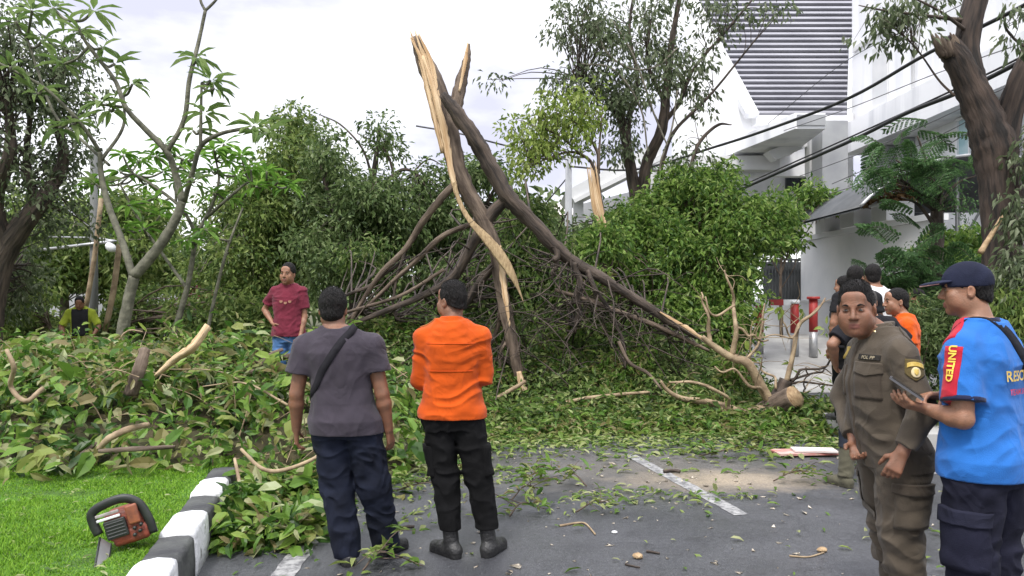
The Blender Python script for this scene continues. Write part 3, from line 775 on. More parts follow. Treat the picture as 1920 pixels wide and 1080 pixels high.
# left dark tree with grey-green leaves
tree('rain_tree', 'dark tree at the left edge with small grey green leaves and a leaning black trunk', FLOOR(-40, 13),
     [([(-30, 700, 13), (-15, 560, 13), (10, 470, 13), (60, 400, 13), (100, 350, 13.2)], [52, 48, 44, 36, 28]),
      ([(10, 470, 13), (-10, 380, 12.8), (20, 280, 12.6), (10, 160, 12.6)], [40, 30, 22, 10]),
      ([(95, 355, 13.2), (120, 290, 13.4), (100, 200, 13.4), (130, 110, 13.5)], [26, 20, 14, 6]),
      ([(70, 390, 13.2), (50, 300, 13.2), (60, 200, 13)], [20, 14, 6])],
     [(40, 200, 13, 120, 130, 1.6, 100), (60, 370, 13.4, 110, 90, 1.4, 50), (-10, 100, 12.6, 90, 110, 1.2, 45), (120, 150, 13.6, 50, 110, .9, 30), (20, 520, 14, 60, 70, 1, 40)],
     dict(ln=.11, per=34, rad=.38, aspect=.45), M['leaf_grey'], M['bark_dark'], seed=2, r0=.02)
tree('leafy_tree', 'tree with a dark green crown behind the street lamp', FLOOR(120, 21),
     [([(120, 640, 21), (122, 520, 21), (130, 430, 21)], [18, 14, 8]), ([(122, 540, 21), (90, 480, 21), (60, 440, 20.5)], [9, 7, 4])],
     [(120, 430, 21, 100, 90, 2, 80), (230, 470, 21, 90, 90, 2, 80), (60, 500, 20, 90, 60, 1.6, 50), (250, 400, 22, 70, 60, 1.6, 40)],
     dict(ln=.20, per=60, rad=.55), M['leaf_mid'], M['bark_grey'], gB, seed=3)
tree('leafy_tree', 'tall bushy tree between the plumeria and the maroon shirted man', FLOOR(520, 19),
     [([(520, 660, 19), (515, 520, 19), (530, 380, 19), (560, 260, 19)], [26, 22, 15, 5]), ([(517, 500, 19), (460, 420, 18.5), (430, 370, 18.5)], [12, 9, 5])],
     [(545, 330, 19, 90, 95, 1.6, 84), (470, 420, 18.6, 95, 75, 1.6, 80), (560, 245, 19, 30, 34, .6, 14), (600, 440, 19, 100, 90, 1.6, 120), (470, 520, 18, 110, 60, 1.5, 90)],
     dict(ln=.15, per=62, rad=.48), M['leaf_mid'], M['bark_grey'], gB, seed=4)
tree('leafy_tree', 'dark tree with a ragged top left of the broken trunk', FLOOR(660, 17),
     [([(665, 640, 17), (668, 480, 17), (700, 330, 17), (712, 235, 17)], [24, 20, 12, 4]), ([(668, 480, 17), (620, 380, 17), (600, 300, 17)], [12, 9, 4]), ([(690, 380, 17), (750, 320, 17), (790, 330, 17)], [10, 7, 3]), ([(700, 340, 17), (680, 280, 17), (640, 235, 17), (600, 215, 17)], [6, 4, 3, 2]), ([(740, 330, 17), (720, 280, 17), (670, 250, 17)], [5, 4, 2]), ([(760, 340, 17), (800, 300, 17), (830, 310, 17)], [4, 3, 2])],
     [(640, 350, 17, 85, 70, 1.3, 48), (700, 400, 16.8, 90, 75, 1.4, 70), (712, 270, 17, 45, 45, .7, 10), (760, 400, 17, 70, 65, 1.2, 60), (620, 290, 17, 40, 40, .8, 14), (640, 490, 16.5, 110, 70, 1.3, 100), (800, 350, 17.2, 50, 40, .8, 18)],
     dict(ln=.13, per=55, rad=.42), M['leaf_dark'], M['bark_dark'], gB, seed=5, every=2)
tree('leafy_tree', 'dark leafy tree seen between the crossed limbs of the fallen tree', FLOOR(840, 18),
     [([(845, 640, 18), (840, 480, 18), (850, 360, 18)], [20, 16, 6]), ([(842, 470, 18), (900, 400, 18), (940, 330, 18)], [10, 8, 4])],
     [(830, 440, 18, 90, 75, 1.5, 110), (920, 420, 18, 75, 80, 1.5, 90), (880, 330, 18, 60, 40, .9, 22), (985, 470, 17.5, 70, 70, 1.2, 80), (880, 530, 17, 130, 60, 1.3, 90)],
     dict(ln=.15, per=55, rad=.42), M['leaf_dark'], M['bark_dark'], gB, seed=6, every=2)
tree('leafy_tree', 'low dark tree below the pale distant house', FLOOR(1040, 24),
     [([(1040, 600, 24), (1035, 500, 24), (1030, 440, 24)], [12, 10, 5])],
     [(1025, 450, 24, 50, 55, 1.4, 60), (1090, 470, 22.5, 60, 50, 1.4, 60), (1150, 450, 22.5, 60, 40, 1.2, 40)],
     dict(ln=.2, per=55, rad=.5), M['leaf_dark'], M['bark_dark'], gB, seed=7)

# two plumerias
def rosette(lv, rg, c, n, ln, up=(0, 0, 1), wid=.27, droop=.25):
    a = np.arange(n) / n * 6.283 * 2.4 + rg.random(n) * .5
    el = rg.uniform(-.75, .6, n)
    d = np.stack([np.cos(a) * np.cos(el), np.sin(a) * np.cos(el), np.sin(el)], -1) + np.asarray(up) * .15
    pos = np.asarray(c) + d * .03
    nr = np.tile(np.array([0, 0, 1.0]), (n, 1)) + rdirs(rg, n) * .3 - d * d[:, 2:3] * .8
    L_ = ln * rg.uniform(.65, 1.12, n)
    lv.add(pos, d, nr, L_, L_ * wid, T6)
def plumeria(label, base, limbs, tips, ln, mleaf, seed, extra=None):
    rg = np.random.default_rng(seed); root = empty('plumeria', base, label, 'tree', 'plumerias left of the road')
    mb = MB(); lv = Leaves(); skel = []
    for k, (P, wpx) in enumerate(limbs):
        C_, rr = limb(mb, P, [q * .70 for q in wpx], seed * 17 + k, .05); skel.append(C_)
        if k == 0: mb.build('trunk', M['bark_plum'], root); mb = MB()
    S = np.concatenate(skel)
    for (px, py, Y, n) in tips:
        c = at(px, py, Y); dd = np.linalg.norm(S - c, axis=1); k = np.argmin(dd)
        if dd[k] > .06: mb.tube(curve([S[k], (S[k] + c) / 2 + [0, 0, -.05], c], 8), np.linspace(.02, .017, 8), 6)
        rosette(lv, rg, c, n, ln)
    mb.build('branches', M['bark_plum'], root); lv.build('leaves', mleaf, root)
    return root
plumeria('bare limbed plumeria with large leaf rosettes rising against the sky on the left', FLOOR(222, 10.5),
    [([(222, 735, 10.5), (228, 640, 10.5), (240, 570, 10.5), (252, 518, 10.5)], [42, 34, 30, 28]),
     ([(252, 518, 10.5), (300, 460, 10.5), (330, 410, 10.5), (342, 378, 10.5)], [30, 27, 25, 22]),
     ([(250, 520, 10.5), (228, 450, 10.6), (205, 390, 10.7), (190, 330, 10.8), (188, 285, 10.8)], [20, 18, 17, 15, 12]),
     ([(342, 380, 10.5), (330, 330, 10.5), (313, 285, 10.4), (270, 240, 10.3), (235, 200, 10.2), (215, 150, 10.2), (165, 85, 10.1), (140, 40, 10)], [20, 18, 17, 15, 13, 11, 9, 7]),
     ([(313, 285, 10.4), (345, 225, 10.4), (355, 150, 10.4), (372, 80, 10.5), (385, 20, 10.5)], [13, 13, 12, 10, 9]),
     ([(385, 20, 10.5), (376, 0, 10.5), (372, -40, 10.5)], [8, 7, 6]), ([(385, 20, 10.5), (405, 0, 10.5), (425, -30, 10.5)], [8, 7, 6]),
     ([(345, 378, 10.5), (362, 320, 10.3), (376, 275, 10.2), (410, 252, 10.1), (462, 240, 10)], [14, 13, 13, 11, 9]),
     ([(376, 275, 10.2), (377, 210, 10.2), (378, 155, 10.2)], [10, 8, 6]),
     ([(188, 285, 10.8), (150, 230, 10.6), (90, 170, 10.4), (40, 140, 10.3), (-30, 105, 10.2)], [11, 10, 9, 8, 7]),
     ([(190, 300, 10.8), (230, 240, 11), (232, 180, 11)], [10, 8, 6]),
     ([(205, 310, 10.8), (150, 260, 11), (100, 210, 11), (50, 70, 11)], [8, 8, 7, 6]),
     ([(228, 200, 10.2), (190, 195, 10), (160, 175, 10)], [7, 6, 5])],
    [(368, 108, 10.4, 13), (395, 150, 10.2, 13), (402, 165, 10.2, 9), (248, 158, 10.9, 12), (478, 236, 10, 15), (500, 250, 9.9, 10), (384, 212, 10.2, 10),
     (362, 245, 10.2, 7), (190, 190, 10, 12), (205, 205, 10.2, 9), (135, 232, 10.6, 14), (110, 240, 10.5, 10), (365, 340, 10.3, 10), (70, 175, 10.4, 12), (20, 125, 10.2, 12), (150, 60, 10, 14), (175, 20, 10.1, 12), (80, 75, 11, 12), (60, 20, 10.6, 12),
     (215, 120, 10.4, 10), (120, 120, 10.2, 12), (180, 345, 10.8, 7), (30, 40, 10.8, 10), (100, 15, 10.3, 12), (190, 90, 10.6, 9)],
    .34, M['leaf_plum'], 21)
rg = np.random.default_rng(8)
tips = [(x, y, 13.2 + rg.uniform(-.8, .8), 17) for x, y in [(230, 290), (262, 300), (292, 292), (305, 322), (255, 330), (225, 322), (340, 300), (372, 292), (402, 282), (425, 300), (452, 292), (470, 318), (500, 322), (520, 342), (440, 330), (398, 322), (360, 325), (330, 340), (275, 345), (540, 350), (190, 340), (170, 345), (310, 270), (420, 270)]]
tips += [(x, y, 13.0 + rg.uniform(-.8, .8), 13) for x, y in [(240, 385), (290, 372), (330, 392), (270, 430), (300, 405), (400, 362), (430, 372), (480, 350), (230, 430), (350, 450), (385, 430)]]
plumeria('lighter green plumeria with a low wide crown behind the bare limbed one', FLOOR(350, 13),
    [([(322, 640, 13), (340, 580, 13), (355, 520, 13), (368, 440, 13)], [18, 16, 14, 12]),
     ([(368, 440, 13), (340, 390, 13), (290, 350, 13), (250, 325, 13)], [11, 9, 8, 6]),
     ([(368, 440, 13), (395, 390, 13), (410, 340, 13), (405, 300, 13)], [11, 9, 7, 5]),
     ([(385, 410, 13), (430, 370, 12.8), (470, 340, 12.8), (510, 345, 12.8)], [9, 8, 6, 5]),
     ([(350, 540, 13), (300, 470, 13.3), (265, 420, 13.3), (225, 345, 13.3)], [9, 8, 7, 5]),
     ([(385, 640, 12.6), (402, 560, 12.6), (425, 470, 12.6), (455, 390, 12.8)], [10, 9, 8, 5]), ([(330, 380, 13), (330, 330, 13), (345, 300, 13)], [7, 6, 5])],
    tips, .31, M['leaf_plum2'], 22)

# big bright bush in front of the house
def bush(name, label, base, blobs, leaf, m, seed, group=None, T=T2, stems=5, cat='bush'):
    rg = np.random.default_rng(seed); root = empty(name, base, label, cat, group); mb = MB()
    cents = []
    for (px, py, Y, rx, ry, rd, nC) in blobs:
        cents.append(blob_centers(rg, at(px, py, Y), np.array([rx * Y / F, rd, ry * Y / F]), nC, hole=.75, shell=.4))
    cents = np.concatenate(cents); sk = []
    ctr = np.median(cents, axis=0)
    for k in range(stems):
        q = cents[rg.integers(len(cents))]; b0 = np.array([base[0] + rg.normal(0, .25), base[1] + rg.normal(0, .2), base[2]])
        sk.append(twig(mb, b0, ctr + (q - ctr) * .7, .05, rg, .12, 7, 12))
    connect(mb, [s_[3:] for s_ in sk], cents, rg, .014, 3)
    mb.build('stems', M['bark_brown'], root)
    lv = Leaves(); clump_leaves(lv, rg, cents, leaf.get('rad', .3), leaf.get('per', 30), leaf['ln'], leaf.get('aspect', .42), leaf.get('droop', .4), T)
    lv.build('leaves', m, root); return root
bush('large_bush', 'big bright green bush in front of the white house', FLOOR(1290, 15),
     [(1320, 430, 15, 145, 90, 1.5, 120), (1250, 500, 14.6, 140, 80, 1.2, 150), (1385, 460, 15, 80, 85, 1.2, 76), (1450, 400, 15.3, 40, 36, .6, 24), (1270, 350, 15, 36, 32, .5, 14), (1370, 338, 15, 40, 26, .5, 14), (1190, 410, 14.6, 50, 40, .6, 26), (1135, 455, 13.0, 46, 26, .3, 20), (1150, 500, 14.8, 100, 60, 1.1, 110), (1320, 365, 15, 80, 45, .9, 46), (1370, 545, 14.4, 75, 55, .9, 56), (1240, 400, 15, 60, 50, .9, 50), (1120, 560, 14.4, 110, 50, 1, 70), (1270, 575, 14.2, 120, 45, .9, 90), (1180, 625, 14, 90, 40, .8, 60), (1310, 622, 13.9, 80, 36, .8, 60), (1370, 600, 14, 40, 40, .7, 30)],
     dict(ln=.125, per=50, rad=.32, aspect=.4), M['leaf_bush'], 31, stems=9)

# tall sparse tree with a forked dark trunk
tree('street_tree', 'tall dark forked tree with a sparse grey green crown above the bright bush', FLOOR(1205, 16),
     [([(1212, 620, 16), (1208, 520, 16), (1205, 440, 16), (1192, 370, 16), (1180, 300, 16), (1168, 235, 16), (1160, 180, 16)], [44, 42, 36, 24, 22, 16, 10]),
      ([(1206, 430, 16), (1207, 350, 16), (1215, 300, 16), (1240, 245, 15.8), (1250, 170, 15.8), (1258, 90, 15.8), (1275, -10, 15.8)], [28, 24, 22, 22, 16, 12, 8]),
      ([(1180, 310, 16), (1178, 230, 16.2), (1195, 150, 16.4), (1180, 60, 16.4), (1190, -20, 16.4)], [14, 12, 9, 6, 5]),
      ([(1168, 235, 16), (1140, 190, 16), (1110, 160, 15.6), (1075, 140, 15.4)], [10, 8, 5, 3]),
      ([(1245, 230, 15.8), (1275, 190, 15.6), (1300, 130, 15.4), (1360, 60, 15.2), (1410, 0, 15.2)], [10, 8, 6, 5, 4]),
      ([(1235, 330, 15.6), (1262, 250, 15.6), (1330, 180, 15.4), (1420, 70, 15)], [9, 7, 5, 3]),
      ([(1290, 330, 15), (1310, 270, 15), (1345, 235, 14.9), (1372, 234, 14.8)], [7, 7, 6, 2]),
      ([(1245, 190, 15.8), (1215, 120, 15.6), (1220, 40, 15.6)], [9, 7, 4])],
     [(1090, 70, 15.8, 75, 75, 1.1, 40), (1180, 60, 16, 80, 80, 1.2, 42), (1275, 70, 15.8, 75, 80, 1.1, 34), (1110, 175, 15.6, 75, 60, 1, 38), (1190, 190, 16, 70, 60, 1, 26), (1290, 160, 15.5, 60, 60, .9, 24), (1030, 150, 15.2, 50, 14, .4, 6), (930, 145, 15, 28, 10, .3, 3), (1350, 30, 15.2, 70, 35, .7, 16), (1150, 270, 15.6, 40, 40, .7, 14), (1310, 290, 15, 45, 45, .6, 10), (1440, 20, 15, 30, 16, .4, 4), (1165, 130, 15, 100, 100, 1, 30)],
     dict(ln=.12, per=25, rad=.31, droop=.9), M['leaf_grey'], M['bark_dark'], seed=9, r0=.013)
# bare drooping shoots in that crown belong to a pale liana
mb = MB()
for P in ([(1120, 45, 15), (1135, 95, 15), (1180, 128, 15), (1230, 125, 15), (1270, 90, 15)], [(1150, 40, 15), (1190, 110, 15), (1225, 210, 15), (1250, 270, 15)], [(1090, 120, 15), (1150, 130, 15), (1200, 200, 15), (1215, 290, 15)], [(1270, 170, 15), (1260, 240, 15), (1240, 300, 15), (1238, 330, 15)]):
    limb(mb, P, [3, 3.5, 4, 3][:max(2, min(4, len(P)))] if len(P) == 4 else [3, 4, 4, 4, 3], 3, .1, 20, 5)
tag(mb.build('liana', M['bark_grey'], loc=at(1180, 130, 15)), 'pale bare lianas looping through the sparse grey green crown', 'liana')

# snapped tree: split pale stem with a yellow green crown
st = empty('snapped_tree', FLOOR(1130, 13.5), 'snapped tree with a split pale stem and thin yellow green foliage', 'tree')
mb = MB(); limb(mb, [(1144, 620, 13.5), (1138, 520, 13.5), (1131, 430, 13.5), (1123, 380, 13.55), (1116, 318, 13.6)], [28, 26, 20, 17, 12], 5, .12)
mb.build('trunk', M['bark_brown'], st)
mb = MB(); rg = np.random.default_rng(6)
for k in range(6):
    x = 1099 + k * 3.0; limb(mb, [(x + 24, 434 - rg.random() * 22, 13.34), (x + 13, 385, 13.35), (x + 2, 322 - rg.random() * 22, 13.4)], [5, 7, 1.5], k, .2, 8, 5)
mb.build('split_wood', M['wood_raw'], st)
mb = MB(); sk = []; rg = np.random.default_rng(12)
for P, wq in (([(1118, 330, 13.6), (1105, 300, 13.6), (1070, 285, 13.5), (1020, 300, 13.3), (985, 320, 13.3)], [7, 6, 5, 3, 2]), ([(1122, 325, 13.6), (1118, 280, 13.7), (1080, 230, 13.6), (1040, 210, 13.5)], [7, 6, 4, 2]), ([(1122, 320, 13.6), (1125, 260, 13.8), (1130, 200, 13.8)], [6, 4, 2]), ([(1090, 290, 13.5), (1040, 250, 13.4), (980, 230, 13.4)], [4, 3, 2])):
    sk.append(limb(mb, P, wq, 9, .06)[0])
cs = np.concatenate([blob_centers(rg, at(px, py, 13.5), np.array([rx, 90, ry]) * 13.5 / F, k) for px, py, rx, ry, k in ((1000, 240, 55, 45, 26), (1055, 225, 60, 50, 30), (985, 295, 45, 40, 16), (1100, 200, 45, 45, 18), (1040, 280, 50, 25, 14), (985, 325, 40, 15, 6))])
connect(mb, sk, cs, rg, .012); mb.build('branches', M['bark_brown'], st)
lv = Leaves(); clump_leaves(lv, rg, cs, .26, 22, .11, .45, .6); lv.build('crown', M['leaf_yellow'], st)

# big street tree on the right with a sawn stub
tr = empty('old_tree', FLOOR(1880, 9), 'thick rough barked tree with a broken stub and a forked top on the right', 'tree')
mb = MB()
P = [(1905, 760, 9), (1890, 640, 9), (1882, 520, 9), (1878, 420, 9), (1872, 330, 9), (1862, 270, 9), (1843, 215, 9), (1816, 155, 9), (1792, 105, 9), (1768, 76, 9)]
limb(mb, P, [110, 82, 70, 66, 70, 76, 64, 52, 48, 34], 61, .08, 64, 20)
limb(mb, [(1858, 285, 9), (1842, 225, 9.02), (1822, 150, 9.05), (1812, 90, 9.1), (1822, 30, 9.1), (1840, -40, 9.1)], [50, 54, 48, 44, 42, 40], 63, .06, 24, 14)
limb(mb, [(1870, 320, 9), (1888, 235, 8.97), (1910, 160, 8.9), (1935, 100, 8.9), (1960, 20, 8.9)], [56, 48, 42, 38, 34], 64, .07, 22, 14)
mb.build('trunk', M['bark_old'], tr)
mb = MB(); rg = np.random.default_rng(14)
for k in range(7):
    x = 1752 + k * 7; limb(mb, [(x + 14, 105, 8.9 + .05 * rg.random()), (x + 4, 84, 8.9), (x - 4 + rg.normal(0, 4), 70 - rg.random() * 14, 8.9)], [16, 12, 2], k, .25, 6, 5)
mb.build('broken_stub', M['bark_brown'], tr)
mb = MB(); sk = []
for P, wq in (([(1790, 180, 9), (1760, 150, 9), (1725, 100, 8.9), (1690, 60, 8.8)], [5, 4, 3, 2]), ([(1820, 40, 9.1), (1740, 30, 9), (1660, 20, 9), (1610, 10, 9)], [9, 6, 4, 2]), ([(1815, 60, 9.1), (1760, 20, 8.6), (1700, -10, 8.4)], [8, 5, 3]), ([(1900, 330, 8.9), (1925, 400, 8.6), (1915, 460, 8.5)], [8, 6, 3]), ([(1905, 400, 8.8), (1940, 500, 8.4), (1920, 620, 8.2)], [8, 6, 3]), ([(1935, 100, 8.9), (1890, 60, 8.6), (1880, 20, 8.5)], [6, 4, 2])):
    sk.append(limb(mb, P, wq, 3, .05)[0])
cs = np.concatenate([blob_centers(rg, at(px, py, Y), np.array([rx, 60, ry]) * Y / F, k) for px, py, Y, rx, ry, k in ((1650, 55, 9, 50, 42, 16), (1715, 60, 8.9, 40, 40, 12), (1690, 15, 8.9, 70, 20, 10), (1745, 20, 8.9, 40, 22, 7), (1890, 25, 8.6, 28, 28, 5), (1875, 95, 8.7, 20, 25, 3), (1915, 420, 8.4, 30, 60, 16), (1925, 540, 8.1, 36, 80, 30), (1905, 650, 8, 40, 60, 22), (1945, 300, 8.5, 25, 60, 8))])
connect(mb, sk, cs, rg, .008); mb.build('branches', M['bark_dark'], tr)
lv = Leaves(); clump_leaves(lv, rg, cs[:53], .17, 13, .105, .36, 1.3); clump_leaves(lv, rg, cs[53:], .2, 24, .10, .36, 1.1); lv.build('crown', M['leaf_grey'], tr)
mb = MB(); limb(mb, [(1880, 405, 8.6), (1862, 435, 8.55), (1838, 474, 8.5)], [7, 9, 11], 2, .06)
tag(mb.build('pruned_branch', M['wood_cut'], loc=at(1838, 474, 8.5)), 'short peeled pale branch stub sticking out in front of the rough barked trunk', 'branch')

# feathery mimosa before the wall
mm_ = empty('mimosa_tree', FLOOR(1755, 11.5), 'small feathery leaved tree in front of the carport and pale wall', 'tree')
mb = MB(); sk = []; rg = np.random.default_rng(15)
limb(mb, [(1752, 700, 11.5), (1752, 560, 11.5), (1756, 470, 11.5), (1757, 385, 11.5)], [34, 30, 27, 22], 4, .1); mb.build('trunk', M['bark_dark'], mm_)
mb = MB(); lv = Leaves()
def frond(c, d, ln, rg):
    """a bipinnate frond: side ribs set with tiny leaflets"""
    d = unit(d); side = unit(np.cross(d, [0, 0, 1])); up = np.cross(side, d)
    P = curve([c, c + d * ln * .5 + np.array([0, 0, .05 * ln]), c + d * ln + np.array([0, 0, -.22 * ln])], 9)
    mb.tube(P, .005, 4, caps=False)
    roll = rg.uniform(-.9, .9); side = side * math.cos(roll) + up * math.sin(roll); up = np.cross(side, d); t = np.linspace(.1, 1, 9)
    for s_ in (-1, 1):
        for k in range(9):
            p0 = P[min(8, int(t[k] * 8))]; dl = unit(side * s_ + d * .45 + np.array([0, 0, -.25])); l2 = ln * .36 * math.sin(.5 + t[k] * 2.2)
            m_ = 9; q = np.linspace(.08, 1, m_)[:, None]
            pts = p0 + dl * l2 * q + np.array([0, 0, -.12]) * l2 * q ** 2
            lat = unit(np.cross(dl, up))
            for e in (-1, 1):
                dd = np.tile(lat * e + dl * .5, (m_, 1)) + rg.normal(0, .08, (m_, 3))
                lv.add(pts, dd, np.tile(up, (m_, 1)) + rg.normal(0, .25, (m_, 3)), np.full(m_, .05), np.full(m_, .019))
for (px, py, Y, n, ln) in ((1680, 300, 11.4, 5, .42), (1630, 320, 11.3, 5, .36), (1740, 310, 11.2, 4, .4), (1790, 330, 11.4, 4, .45), (1720, 255, 11.5, 4, .45), (1765, 360, 11, 4, .5), (1690, 370, 11.2, 4, .45), (1650, 480, 11, 4, .42), (1690, 510, 10.9, 7, .5), (1720, 480, 11, 5, .45), (1670, 540, 10.8, 6, .45), (1730, 545, 10.8, 7, .45), (1830, 330, 11.5, 3, .45), (1790, 510, 10.8, 5, .42)):
    c = at(px, py, Y); tr0 = at(1756, min(560, max(390, py + 60)), 11.5)
    mb.tube(curve([tr0, (tr0 + c) / 2 + [0, 0, .12], c], 9), np.linspace(.032, .012, 9), 6)
    for k in range(n):
        a = rg.uniform(0, 6.283); frond(c + rg.normal(0, .16, 3), np.array([math.cos(a), math.sin(a) * .8, rg.uniform(-.7, 1.1)]), ln * rg.uniform(.8, 1.25), rg)
cs = np.concatenate([blob_centers(rg, at(px, py, Y), np.array([rx, 55, ry]) * Y / F, k) for px, py, Y, rx, ry, k in ((1690, 320, 11.4, 60, 30, 12), (1760, 350, 11.2, 50, 36, 10), (1650, 335, 11.3, 40, 26, 8), (1690, 500, 10.9, 50, 40, 22), (1740, 530, 10.8, 50, 40, 22), (1660, 545, 10.8, 36, 30, 12), (1810, 380, 11.3, 30, 40, 7))])
clump_leaves(lv, rg, cs, .17, 34, .055, .36, .5)
for c in cs[::2]: twig(mb, at(1756, 400 if c[2] > 2.6 else 545, 11.5), c, .012, rg)
mb.build('branches', M['bark_dark'], mm_); lv.build('crown', leafmat('leaf_mimosa', [(.04, .09, .035), (.08, .17, .055), (.14, .25, .09)]), mm_)

gH = 'shrubs along the right side'
bush('shrub', 'dark green shrub between the orange shirted bystander and the capped man', FLOOR(1760, 9.6),
     [(1745, 610, 9.6, 60, 60, .5, 60), (1725, 700, 9.3, 50, 90, .5, 60), (1740, 790, 8.8, 40, 60, .45, 45), (1800, 640, 9.6, 60, 70, .5, 40)], dict(ln=.085, per=46, rad=.18, aspect=.3), M['leaf_dark'], 33, gH)
bush('shrub', 'light green shrub with narrow leaves at the right edge behind the blue shirt', FLOOR(1905, 8.4),
     [(1900, 620, 8, 45, 80, .5, 60), (1925, 750, 7.8, 45, 90, .5, 50), (1880, 560, 8.4, 40, 40, .4, 24)], dict(ln=.11, per=34, rad=.2, aspect=.22, droop=.8), M['leaf_mid'], 34, gH)
bush('shrub', 'fresh green shrub at the foot of the carport', FLOOR(1830, 12),
     [(1810, 480, 12.4, 60, 50, .6, 50), (1770, 500, 12.3, 50, 40, .6, 35), (1850, 520, 11.5, 60, 50, .5, 40), (1700, 560, 12.4, 60, 50, .6, 40)], dict(ln=.11, per=40, rad=.24), M['leaf_bush'], 35, gH)
bush('shrub', 'yellowish hedge top below the dark window of the white house', FLOOR(1440, 18.5),
     [(1525, 374, 18.5, 36, 24, .6, 20), (1465, 420, 18, 45, 50, .8, 40)], dict(ln=.15, per=46, rad=.32), M['leaf_bush'], 36, gH, stems=1)
bush('shrub', 'low pale green shrub row behind the yellow vested worker', FLOOR(100, 16),
     [(60, 620, 16, 90, 40, .8, 70), (180, 640, 15, 90, 40, .8, 60), (300, 600, 15.5, 110, 60, .8, 80), (420, 600, 14.5, 100, 60, .8, 80), (30, 560, 15, 60, 50, .8, 40)], dict(ln=.13, per=44, rad=.32), M['leaf_mid'], 37, gH)

# dead leaves heaped in the planters on the wall
rg = np.random.default_rng(91)
for r, x, Y, z, wx in PLANT:
    n = 26; c = np.stack([x + rg.normal(0, wx * .6, n), Y + rg.normal(0, wx * .6, n), z + .04 + np.abs(rg.normal(0, .14, n))], -1)
    lv = Leaves(); clump_leaves(lv, rg, c, .13, 16, .13, .4, .2); lv.build('dead_leaves', M['leaf_dry'], r)
    mb = MB()
    for k in range(9): twig(mb, (x, Y, z), c[k] + [0, 0, .15], .012, rg)
    mb.build('stems', M['bark_brown'], r)
# ------------------------------------------------------------------ the fallen, splintered tree
ft = empty('fallen_tree', (0.1, 11, 0), 'shattered fallen tree whose splintered limbs lean in a tall peak over the road', 'tree')
bt = [M['bark_brown'], M['wood_raw']]
mb = MB(); skel = []
A1 = [(778, 70, 11.2), (795, 115, 11.2), (818, 165, 11.15), (838, 235, 11.1), (855, 310, 11.05), (880, 365, 11), (905, 410, 10.95), (928, 465, 10.9), (940, 540, 10.9), (953, 610, 10.85), (970, 690, 10.8), (986, 762, 10.75)]
C_, _ = limb(mb, A1, [16, 32, 38, 40, 36, 31, 27, 25, 25, 24, 21, 10], 71, .13, 60, 14); skel.append(C_)
mb.build('trunk', bt, ft)
# crossing limb: from the spike over to the ground on the right
mb = MB()
B1 = [(832, 178, 10.75), (858, 210, 10.75), (890, 255, 10.75), (918, 310, 10.8), (948, 368, 10.85), (985, 408, 10.9), (1035, 460, 10.95), (1075, 492, 11), (1130, 522, 11), (1190, 560, 11), (1255, 602, 10.9), (1312, 634, 10.8)]
C_, _ = limb(mb, B1, [16, 27, 30, 30, 33, 29, 26, 23, 20, 18, 17, 12], 72, .16, 70, 12, wob=.014); skel.append(C_); mb.build('limb', M['bark_dark'], ft)
mb = MB()
C_, _ = limb(mb, [(880, 82, 11.3), (876, 110, 11.3), (866, 150, 11.25), (856, 195, 11.2), (852, 240, 11.15)], [3, 14, 22, 26, 22], 73, .14, 24, 9); mb.build('splinter_spike', M['bark_brown'], ft)
LM = [([(952, 372, 10.85), (925, 398, 11), (890, 450, 11.3), (850, 520, 11.7), (790, 555, 11.9), (730, 580, 12), (650, 612, 12)], [34, 32, 28, 24, 19, 15, 11], M['bark_dark']),
      ([(848, 345, 11.05), (820, 375, 11.2), (795, 415, 11.5), (765, 465, 11.8), (715, 510, 12), (680, 560, 12.1), (648, 625, 12.1)], [20, 20, 18, 16, 14, 11, 8], M['bark_brown']),
      ([(905, 405, 11), (870, 425, 11.3), (815, 455, 11.6), (760, 505, 11.9), (700, 565, 12.1), (655, 600, 12.2)], [15, 15, 14, 12, 10, 7], M['bark_brown']),
      ([(935, 490, 11), (900, 530, 11.3), (870, 570, 11.6), (820, 620, 11.8)], [24, 22, 18, 12], M['bark_dark']),
      ([(765, 465, 11.8), (745, 510, 11.9), (738, 560, 12), (745, 600, 12)], [9, 8, 7, 5], M['bark_dark']),
      ([(1040, 462, 10.95), (1042, 490, 11), (1036, 520, 11.05)], [20, 16, 9], M['bark_dark']),
      ([(1080, 492, 11), (1084, 535, 11.1), (1084, 580, 11.2), (1078, 625, 11.2)], [20, 17, 13, 8], M['bark_dark']),
      ([(1040, 540, 11.2), (1085, 560, 11.2), (1130, 572, 11.1), (1200, 598, 11), (1270, 630, 10.9), (1330, 660, 10.8)], [10, 13, 14, 14, 12, 8], M['bark_brown']),
      ([(945, 560, 10.9), (935, 600, 11), (920, 650, 11.2), (905, 700, 11.3)], [16, 14, 11, 7], M['bark_brown']),
      ([(955, 620, 10.85), (940, 660, 10.8), (932, 705, 10.8)], [12, 10, 6], M['bark_brown']),
      ([(1100, 510, 11), (1130, 560, 10.9), (1160, 620, 10.8), (1175, 690, 10.6)], [12, 11, 9, 5], M['bark_dark']),
      ([(640, 560, 12.2), (700, 530, 12.2), (740, 500, 12.1), (770, 480, 12)], [8, 10, 10, 8], M['bark_dark']),
      ([(630, 590, 11.8), (690, 575, 11.8), (760, 550, 11.8), (830, 505, 11.7)], [8, 9, 10, 10], M['bark_brown'])]
for k, (P, wq, m_) in enumerate(LM):
    P = [(a, b, 10.85 + (c - 10.85) * .4) for a, b, c in P]; mb = MB(); C_, _ = limb(mb, P, [q * .72 for q in wq], 80 + k, .1, 30, 8, wob=.012); skel.append(C_); mb.build('limb', m_, ft)
